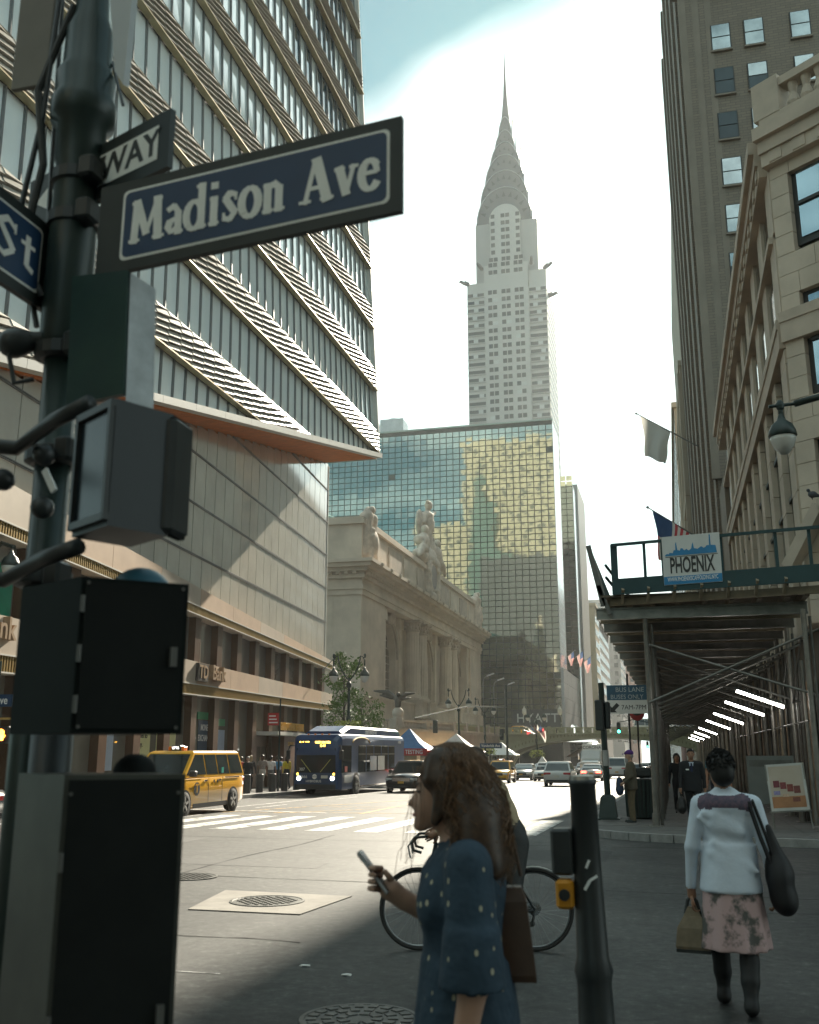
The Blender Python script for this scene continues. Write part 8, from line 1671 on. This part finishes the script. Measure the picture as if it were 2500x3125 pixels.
# --- serif letters drawn stroke by stroke (unit: x-height 5, cap 7)
def G_(s):
    L = {'M': (9, [((1.5, 0), (1.9, 7), 1.5), ((1.9, 7), (4.6, 1.2), 1.5), ((4.6, 1.2), (7.1, 7), .8), ((7.1, 7), (7.6, 0), 1.7)], [(.2, 3, 0), (6.2, 9.2, 0), (.6, 2.7, 7), (6.4, 8.4, 7)], []),
         'a': (5.2, [((3.7, 0), (3.6, 3.6), 1.4), ((3.6, 3.6), (2.5, 4.8), 1.1), ((2.5, 4.8), (1.0, 4.2), 1.1), ((3.6, 2.6), (1.6, 2.2), 1.0), ((1.6, 2.2), (1.1, 1.2), 1.4), ((1.1, 1.2), (2.0, .4), 1.1), ((2.0, .4), (3.6, 1.2), .9)], [(3.1, 5.0, 0)], []),
         'd': (5.8, [((4.2, 0), (4.2, 7.4), 1.5)], [(3.6, 5.5, 0), (2.8, 4.6, 7.4)], [(2.4, 2.4, 1.9, 2.3, 0, 360, 1.15)]),
         'i': (3.2, [((1.5, 0), (1.5, 4.6), 1.5), ((1.5, 6.2), (1.5, 7.0), 1.5)], [(.3, 2.8, 0), (.4, 2.0, 4.7)], []),
         's': (4.5, [((3.6, 4.3), (2.2, 4.8), 1.0), ((2.2, 4.8), (1.1, 3.9), 1.3), ((1.1, 3.9), (2.3, 2.6), 1.4), ((2.3, 2.6), (3.5, 1.4), 1.4), ((3.5, 1.4), (2.3, .3), 1.1), ((2.3, .3), (.8, .7), 1.0), ((3.6, 3.4), (3.6, 4.6), .5), ((.8, .4), (.8, 1.6), .5)], [], []),
         'o': (5.3, [], [], [(2.6, 2.45, 2.0, 2.35, 0, 360, 1.25)]),
         'n': (6.0, [((1.5, 0), (1.5, 4.7), 1.5), ((1.6, 3.7), (2.9, 4.7), .9), ((2.9, 4.7), (4.1, 3.9), 1.3), ((4.2, 4.0), (4.2, 0), 1.5)], [(.3, 2.8, 0), (3.0, 5.6, 0), (.4, 2.0, 4.75)], []),
         'A': (8.0, [((1.4, 0), (3.7, 7), .85), ((3.9, 7), (6.5, 0), 1.9), ((2.0, 2.3), (5.6, 2.3), .8)], [(.0, 2.8, 0), (4.9, 8.0, 0)], []),
         'v': (5.6, [((1.2, 4.7), (2.9, .2), 1.6), ((2.9, .2), (4.5, 4.7), .8)], [(.1, 2.5, 4.75), (3.5, 5.6, 4.75)], []),
         'e': (5.2, [((.9, 2.8), (4.2, 2.8), .8), ((4.2, 2.8), (3.9, 4.0), 1.1)], [], [(2.6, 2.45, 1.9, 2.3, 40, 325, 1.25)]),
         'S': (5.8, [((4.6, 5.9), (3.0, 6.9), 1.0), ((3.0, 6.9), (1.3, 5.6), 1.4), ((1.3, 5.6), (2.8, 3.9), 1.5), ((2.8, 3.9), (4.6, 1.9), 1.6), ((4.6, 1.9), (2.8, .3), 1.2), ((2.8, .3), (.8, 1.1), 1.0), ((4.7, 5.0), (4.7, 6.8), .6), ((.8, .4), (.8, 2.2), .6)], [], []),
         't': (4.0, [((1.8, 6.2), (1.8, 1.0), 1.5), ((1.8, 1.0), (3.2, .4), 1.1), ((.4, 4.7), (3.3, 4.7), .8)], [], []), ' ': (3.0, [], [], []), 'E': (6.6, [((1.6, 0), (1.6, 7), 1.6), ((1.6, 6.65), (5.4, 6.65), .75), ((1.6, 3.5), (4.4, 3.5), .75), ((1.6, .35), (5.6, .35), .75), ((5.4, 5.4), (5.4, 7), .5), ((5.6, 0), (5.6, 1.7), .5)], [(.3, 2.6, 0), (.3, 2.6, 7)], []), '4': (6.0, [((4.2, 0), (4.2, 7), 1.5), ((4.0, 6.8), (.6, 2.2), .9), ((.6, 2.2), (5.6, 2.2), .85)], [(3.0, 5.5, 0)], []), '2': (5.6, [((.9, 5.4), (1.8, 6.7), 1.1), ((1.8, 6.7), (3.8, 6.4), 1.1), ((3.8, 6.4), (4.2, 4.9), 1.4), ((4.2, 4.9), (.8, .6), 1.3), ((.8, .4), (4.9, .4), .9)], [], [])}
    x = 0; out = []
    for c in s:
        w, st, se, ar = L[c]
        for a, b_, t in st: out.append(('s', (a[0] + x, a[1]), (b_[0] + x, b_[1]), t))
        for a, b_, y in se: out.append(('s', (a + x, y + (.3 if y < 1 else -.3)), (b_ + x, y + (.3 if y < 1 else -.3)), .62))
        for cx, cy, rx, ry, a0, a1, t in ar:
            N = 18; pr_ = [(cx + x + rx*math.cos(R(a0 + (a1 - a0)*i/N)), cy + ry*math.sin(R(a0 + (a1 - a0)*i/N))) for i in range(N + 1)]
            for p, q_ in zip(pr_[:-1], pr_[1:]): out.append(('s', p, q_, t*(.75 + .5*abs(((p[0] + q_[0])/2 - cx - x)/rx))))
        x += w
    return out, x
def serif(par, txt, org, xd, up, size, m, fit=None, name='lettering'):
    """each letter stroke is a thin raised bar; depths are staggered so that none share a plane"""
    st, W = G_(txt); k = size/7.0; kx = k if fit is None else fit/W; xd, up = Vector(xd).normalized(), Vector(up).normalized(); nr = xd.cross(up); q = MB(); o = Vector(org)
    for i, (_, a, b_, t) in enumerate(st):
        A = o + xd*a[0]*kx + up*a[1]*k; B = o + xd*b_[0]*kx + up*b_[1]*k; d = (B - A); L = d.length; d = d.normalized(); pn = d.cross(nr).normalized(); ext = .25*t*k if t > .7 else 0; h = .0012 + .00004*(i % 30)
        q.obox((A + B)/2 + nr*h/2, d*(L/2 + ext*.5), pn*t*k*.42, nr*h/2)
    return q.build(name, m, par)
def plate(name, label, corners, cat='street sign', col=None, border=True, world=True, depth=.022):
    """corners: TL, TR, BR, BL of the plate front, world coordinates"""
    c = [Vector(p) for p in corners]; xd = (c[1] - c[0]).normalized(); up = (c[0] - c[3]).normalized(); nr = xd.cross(up).normalized()
    t = thing(name, label, cat, sum(c, Vector())/4, world=True); q = MB(); q.prism([p - nr*depth for p in c], nr*depth); q.build('panel', col, t); return t, c, xd, up, nr
SGF = mat('sign_frame_dark', (.020, .026, .024), .5, var=.2, vs=6); SNV = mat('sign_blue_deep', (.014, .045, .105), .45, var=.1, vs=5); SWH = mat('sign_letter', (.85, .83, .77), .55, var=.06, vs=10)
def street_sign(name, label, corners, txt, mx, my, fit):
    t, c, xd, up, nr = plate(name, label, corners, col=SGF); W = (c[1] - c[0]).length; Hh = (c[0] - c[3]).length; o = c[3]
    def rect(x0, x1, y0, y1, off, m, nm):
        r = .018; pts = []
        for cx, cy, a0 in ((x1 - r, y1 - r, 0), (x0 + r, y1 - r, 90), (x0 + r, y0 + r, 180), (x1 - r, y0 + r, 270)): pts += [(cx + r*math.cos(R(a0 + 30*i)), cy + r*math.sin(R(a0 + 30*i))) for i in range(4)]
        q = MB(); q.prism([o + xd*x + up*y + nr*(off - .001) for x, y in pts], nr*.001); q.build(nm, m, t)
    rect(mx[0], W - mx[1], my, Hh - my, .0012, SWH, 'border'); rect(mx[0] + .009, W - mx[1] - .009, my + .009, Hh - my - .009, .0026, SNV, 'field')
    serif(t, txt, o + xd*(mx[0] + .028) + up*(my + .052) + nr*.003, xd, up, Hh - 2*my - .10, SWH, fit=W - mx[0] - mx[1] - .052); return t
street_sign('street_sign', 'blue street sign reading madison ave on the near pole', [(-1.67, 2.52, 3.475), (-.665, 2.48, 3.535), (-.665, 2.48, 3.225), (-1.67, 2.52, 3.165)], 'Madison Ave', (.085, .036), .034, None)
street_sign('street_sign', 'blue street sign ending in st at the left edge', [(-1.975, 1.75, 3.46), (-1.975, 2.72, 3.48), (-1.975, 2.72, 3.17), (-1.975, 1.75, 3.15)], 'E 42 St', (.05, .06), .038, None)
t, c, xd, up, nr = plate('one_way_sign', 'black and white one way arrow sign above the street sign', [(-2.216, 2.884, 3.80), (-1.476, 2.58, 3.775), (-1.476, 2.58, 3.56), (-2.216, 2.884, 3.585)], col=SGF)
o = c[3]; W_ = (c[1] - c[0]).length; q = MB(); q.prism([o + xd*x + up*y for x, y in ((.2, .05), (W_ - .055, .045), (W_ - .055, .172), (.2, .165))], nr*.0015); q.build('white_arrow', SWH, t); q = MB(); q.prism([o + xd*x + up*y for x, y in ((.2, .02), (.2, .195), (.05, .107))], nr*.0012); q.build('arrow_head', SWH, t)
lettering('WAY', .13, DKT, t, o + xd*(W_ - .205) + up*.107 + nr*.0018, xd, up=up, extrude=.0006, offset=.003, sx=1.05); lettering('ONE', .13, DKT, t, o + xd*.33 + up*.107 + nr*.0018, xd, up=up, extrude=.0006, offset=.003, sx=1.0)
# plain plates higher on the pole
q = MB(); q.prism([(PX + .04, PY - .06, 4.85), (PX + .235, PY - .10, 4.85), (PX + .215, PY - .10, 3.93), (PX + .17, PY - .09, 4.0)], (.01, .02, 0)); tag(q.build('white_sign_plate', mat('plate_white', (.52, .53, .53), .45, var=.06)), 'pale narrow sign plate hanging beside the pole top', 'sign')
q = MB(); q.bevbox(-2.20, -2.05, PY - .02, PY + .0, 4.06, 4.75, .004); t = q.build('beige_sign_plate', mat('plate_beige', (.22, .20, .17), .6)); tag(t, 'dull beige sign plate left of the pole top', 'sign')
# green-backed notice with white edge
t = thing('green_notice', 'dark green sign board with a white folded edge under the street sign', 'sign', (-1.62, 2.5, 2.95), world=True); q = MB(); q.prism([(-1.735, 2.5, 3.165), (-1.525, 2.47, 3.145), (-1.51, 2.47, 2.745), (-1.72, 2.5, 2.735)], (0, .02, 0)); q.build('board', mat('board_green', (.006, .030, .030), .45, rgb2=(.014, .048, .036), vs=5), t); q = MB(); q.prism([(-1.52, 2.48, 3.14), (-1.485, 2.56, 3.125), (-1.465, 2.56, 2.69), (-1.505, 2.48, 2.70)], (0, .015, 0)); q.build('white_flap', mat('flap_white', (.46, .48, .49), .5, var=.2, vs=12), t)
# pedestrian signal head with visor
t = thing('pedestrian_signal', 'dark pedestrian signal head with a glossy visor on the pole', 'pedestrian signal', (-1.42, 2.3, 2.3), world=True)
A_, B_, C_ = Vector((-1.55, 2.33, 0)), Vector((-1.375, 2.22, 0)), Vector((-1.29, 2.38, 0)); D_ = A_ + C_ - B_
q = MB(); zz = (2.285, 2.30, 2.60, 2.63); q.loft([[tuple(v + Vector((0, 0, z))) for v in (A_, B_, C_, D_)] for z in zz]); q.build('housing', mat('housing_dark', (.007, .010, .012), .45, var=.2, vs=5), t)
nrm = (B_ - A_).cross(Vector((0, 0, 1))).normalized(); u_ = (B_ - A_).normalized(); L_ = (B_ - A_).length
q = MB(); q.prism([A_ + u_*.015 + Vector((0, 0, 2.305)), A_ + u_*(L_ - .012) + Vector((0, 0, 2.305)), A_ + u_*(L_ - .012) + Vector((0, 0, 2.605)), A_ + u_*.015 + Vector((0, 0, 2.605))], nrm*.003); q.build('lens', mat('lens_dark', (.012, .018, .022), .22, spec=.4), t)
for z0 in (2.300, 2.607): q = MB(); q.prism([A_ + Vector((0, 0, z0)), B_ + Vector((0, 0, z0)), B_ + Vector((0, 0, z0 + .02)), A_ + Vector((0, 0, z0 + .02))], nrm*.015); q.build('visor', BLK, t)
for v in (A_, B_ - u_*.016): q = MB(); q.prism([v + Vector((0, 0, 2.30)), v + u_*.014 + Vector((0, 0, 2.30)), v + u_*.014 + Vector((0, 0, 2.62)), v + Vector((0, 0, 2.62))], nrm*.015); q.build('visor', BLK, t)
q = MB(); q.bevbox(-1.315, -1.275, 2.36, 2.48, 2.29, 2.625, .015); q.build('back_rim', BLK, t)
# two dark cabinets
def cabinet(name, label, a, b_, c, z0, z1, ma, mb_, dome=None):
    t = thing(name, label, 'cabinet', ((a[0] + c[0])/2, (a[1] + c[1])/2, z0), world=True); a, b_, c = (Vector((*p, 0)) for p in (a, b_, c)); d = a + c - b_
    q = MB(); q.loft([[tuple(v + Vector((0, 0, z))) for v in (a, b_, c, d)] for z in (z0, z0 + .01, z1 - .01, z1)]); q.build('box', ma, t)
    n2 = (c - b_).cross(Vector((0, 0, 1))).normalized(); u2 = (c - b_).normalized(); L2 = (c - b_).length; q = MB(); q.prism([b_ + u2*.012 + Vector((0, 0, z0 + .012)), b_ + u2*(L2 - .012) + Vector((0, 0, z0 + .012)), b_ + u2*(L2 - .012) + Vector((0, 0, z1 - .012)), b_ + u2*.012 + Vector((0, 0, z1 - .012))], n2*.006); q.build('door', mb_, t)
    if dome: q = MB(); q.ell(dome[0], *dome[1], 20, 12); q.build('dome', dome[2], t, True)
    return t
CBK = mat('cabinet_black', (.010, .011, .010), .75, var=.2, vs=6, spec=.2); CGN = mat('cabinet_green_black', (.004, .007, .006), .7, var=.2, vs=6, spec=.2); CGY = mat('cabinet_grey_side', (.055, .055, .046), .5, metal=.2, var=.35, vs=4)
cabinet('control_box', 'black control box with a blue dome high on the pole', (-1.74, 2.40), (-1.47, 2.27), (-1.26, 2.46), 1.765, 2.165, CGN, CBK, ((-1.40, 2.45, 2.14), (.085, .085, .075), mat('dome_blue', (.04, .12, .17), .4)))
t = cabinet('control_cabinet', 'tall dark control cabinet with a grey side at the lower left', (-1.67, 2.36), (-1.43, 2.20), (-1.20, 2.38), .55, 1.665, CGY, CBK, ((-1.44, 2.55, 1.66), (.06, .06, .055), CBK))
q = MB(); q.cyl((-1.44, 2.55, 1.5), (-1.44, 2.55, .15), .09, n=14); q.build('pedestal', BLK, t)
# far-left items past the pole: small street sign, walk signal and banner lamp arm
t = thing('street_sign', 'small distant street sign at the left edge beside the walk signal', 'street sign', (-19.6, 26.2, 3.2), world=True); MB().box(-20.8, -18.98, 26.18, 26.22, 3.02, 3.38).build('panel', SNV, t); lettering('Madison Ave', .34, WHT, t, (-19.88, 26.17, 3.2), (1, 0, 0), extrude=.002, offset=.004, sx=.85); MB().box(-20.8, -18.9, 26.17, 26.23, 2.64, 2.70).build('lower_bar', mat('bar_amber', (.5, .3, .08), .5), t)
t = thing('walk_signal', 'lit orange raised-hand walk signal at the left edge', 'pedestrian signal', (-18.86, 26.2, 2.0), world=True); MB().bevbox(-19.48, -19.02, 26.2, 26.4, 1.95, 2.45, .03).build('housing', BLK, t); MB().cyl((-19.75, 26.5, .0), (-19.75, 26.5, 4.4), .06, n=10).build('post', DGR, t)
HND = mat('signal_hand', (1, .25, .03), .4, emit=(1, .22, .02), es=4.0); q = MB(); hx, hy_, hz_ = -19.25, 26.19, 2.04; q.prism([(hx - .07, hy_, hz_), (hx + .07, hy_, hz_), (hx + .09, hy_, hz_ + .16), (hx - .09, hy_, hz_ + .16)], (0, .005, 0)); q.build('palm', HND, t)
for i, (dx, ln) in enumerate(((-.075, .13), (-.025, .17), (.025, .16), (.073, .12))): MB().box(hx + dx - .017, hx + dx + .017, hy_ - .001, hy_ + .004, hz_ + .155, hz_ + .16 + ln).build('finger', HND, t)
q = MB(); q.bar((hx + .07, hy_, hz_ + .06), (hx + .14, hy_, hz_ + .15), .005, .035, up=(0, 1, 0)); q.build('thumb', HND, t)

# fittings that make the boxes read: hinges, latches, screws, labels
def fit_out(t, b_, c, z0, z1):
    b_, c = Vector((*b_, 0)), Vector((*c, 0)); u2 = (c - b_).normalized(); n2 = u2.cross(Vector((0, 0, 1))).normalized(); L2 = (c - b_).length
    for k in (.18, .5, .82):
        p = b_ + u2*.006 + n2*.006 + Vector((0, 0, lerp(z0, z1, k))); q = MB(); q.cyl(p - Vector((0, 0, .022)), p + Vector((0, 0, .022)), .006, n=8); q.build('hinge', STLD, t)
    p = b_ + u2*(L2 - .035) + n2*.012 + Vector((0, 0, (z0 + z1)/2)); q = MB(); q.obox(p, u2*.009, n2*.006, (0, 0, .026)); q.build('latch', STLD, t)
    for k in (.04, .96):
        for w in (.06, .94): q = MB(); p = b_ + u2*L2*w + n2*.006 + Vector((0, 0, lerp(z0, z1, k))); q.cyl(p, p + n2*.004, .005, n=8); q.build('screw', STLD, t)
for o in list(COL.objects):
    if o.name == 'control_box': fit_out(o, (-1.47, 2.27), (-1.26, 2.46), 1.765, 2.165)
    if o.name == 'control_cabinet': fit_out(o, (-1.43, 2.20), (-1.20, 2.38), .55, 1.665)
# ------------------------------------------------------------------ sunlit city haze
hm_ = bpy.data.materials.new('haze_air'); hm_.use_nodes = True; nt = hm_.node_tree; nt.nodes.clear()
o_ = _n(nt, 'ShaderNodeOutputMaterial'); v_ = _n(nt, 'ShaderNodeVolumePrincipled'); v_.inputs['Color'].default_value = (.93, .96, .95, 1); v_.inputs['Density'].default_value = HAZE_D; v_.inputs['Anisotropy'].default_value = .3
nt.links.new(v_.outputs[0], o_.inputs['Volume'])
MB().box(-330, 330, -330, 1010, gz(1010) - 1.5, 345).build('haze', hm_, kind='stuff')
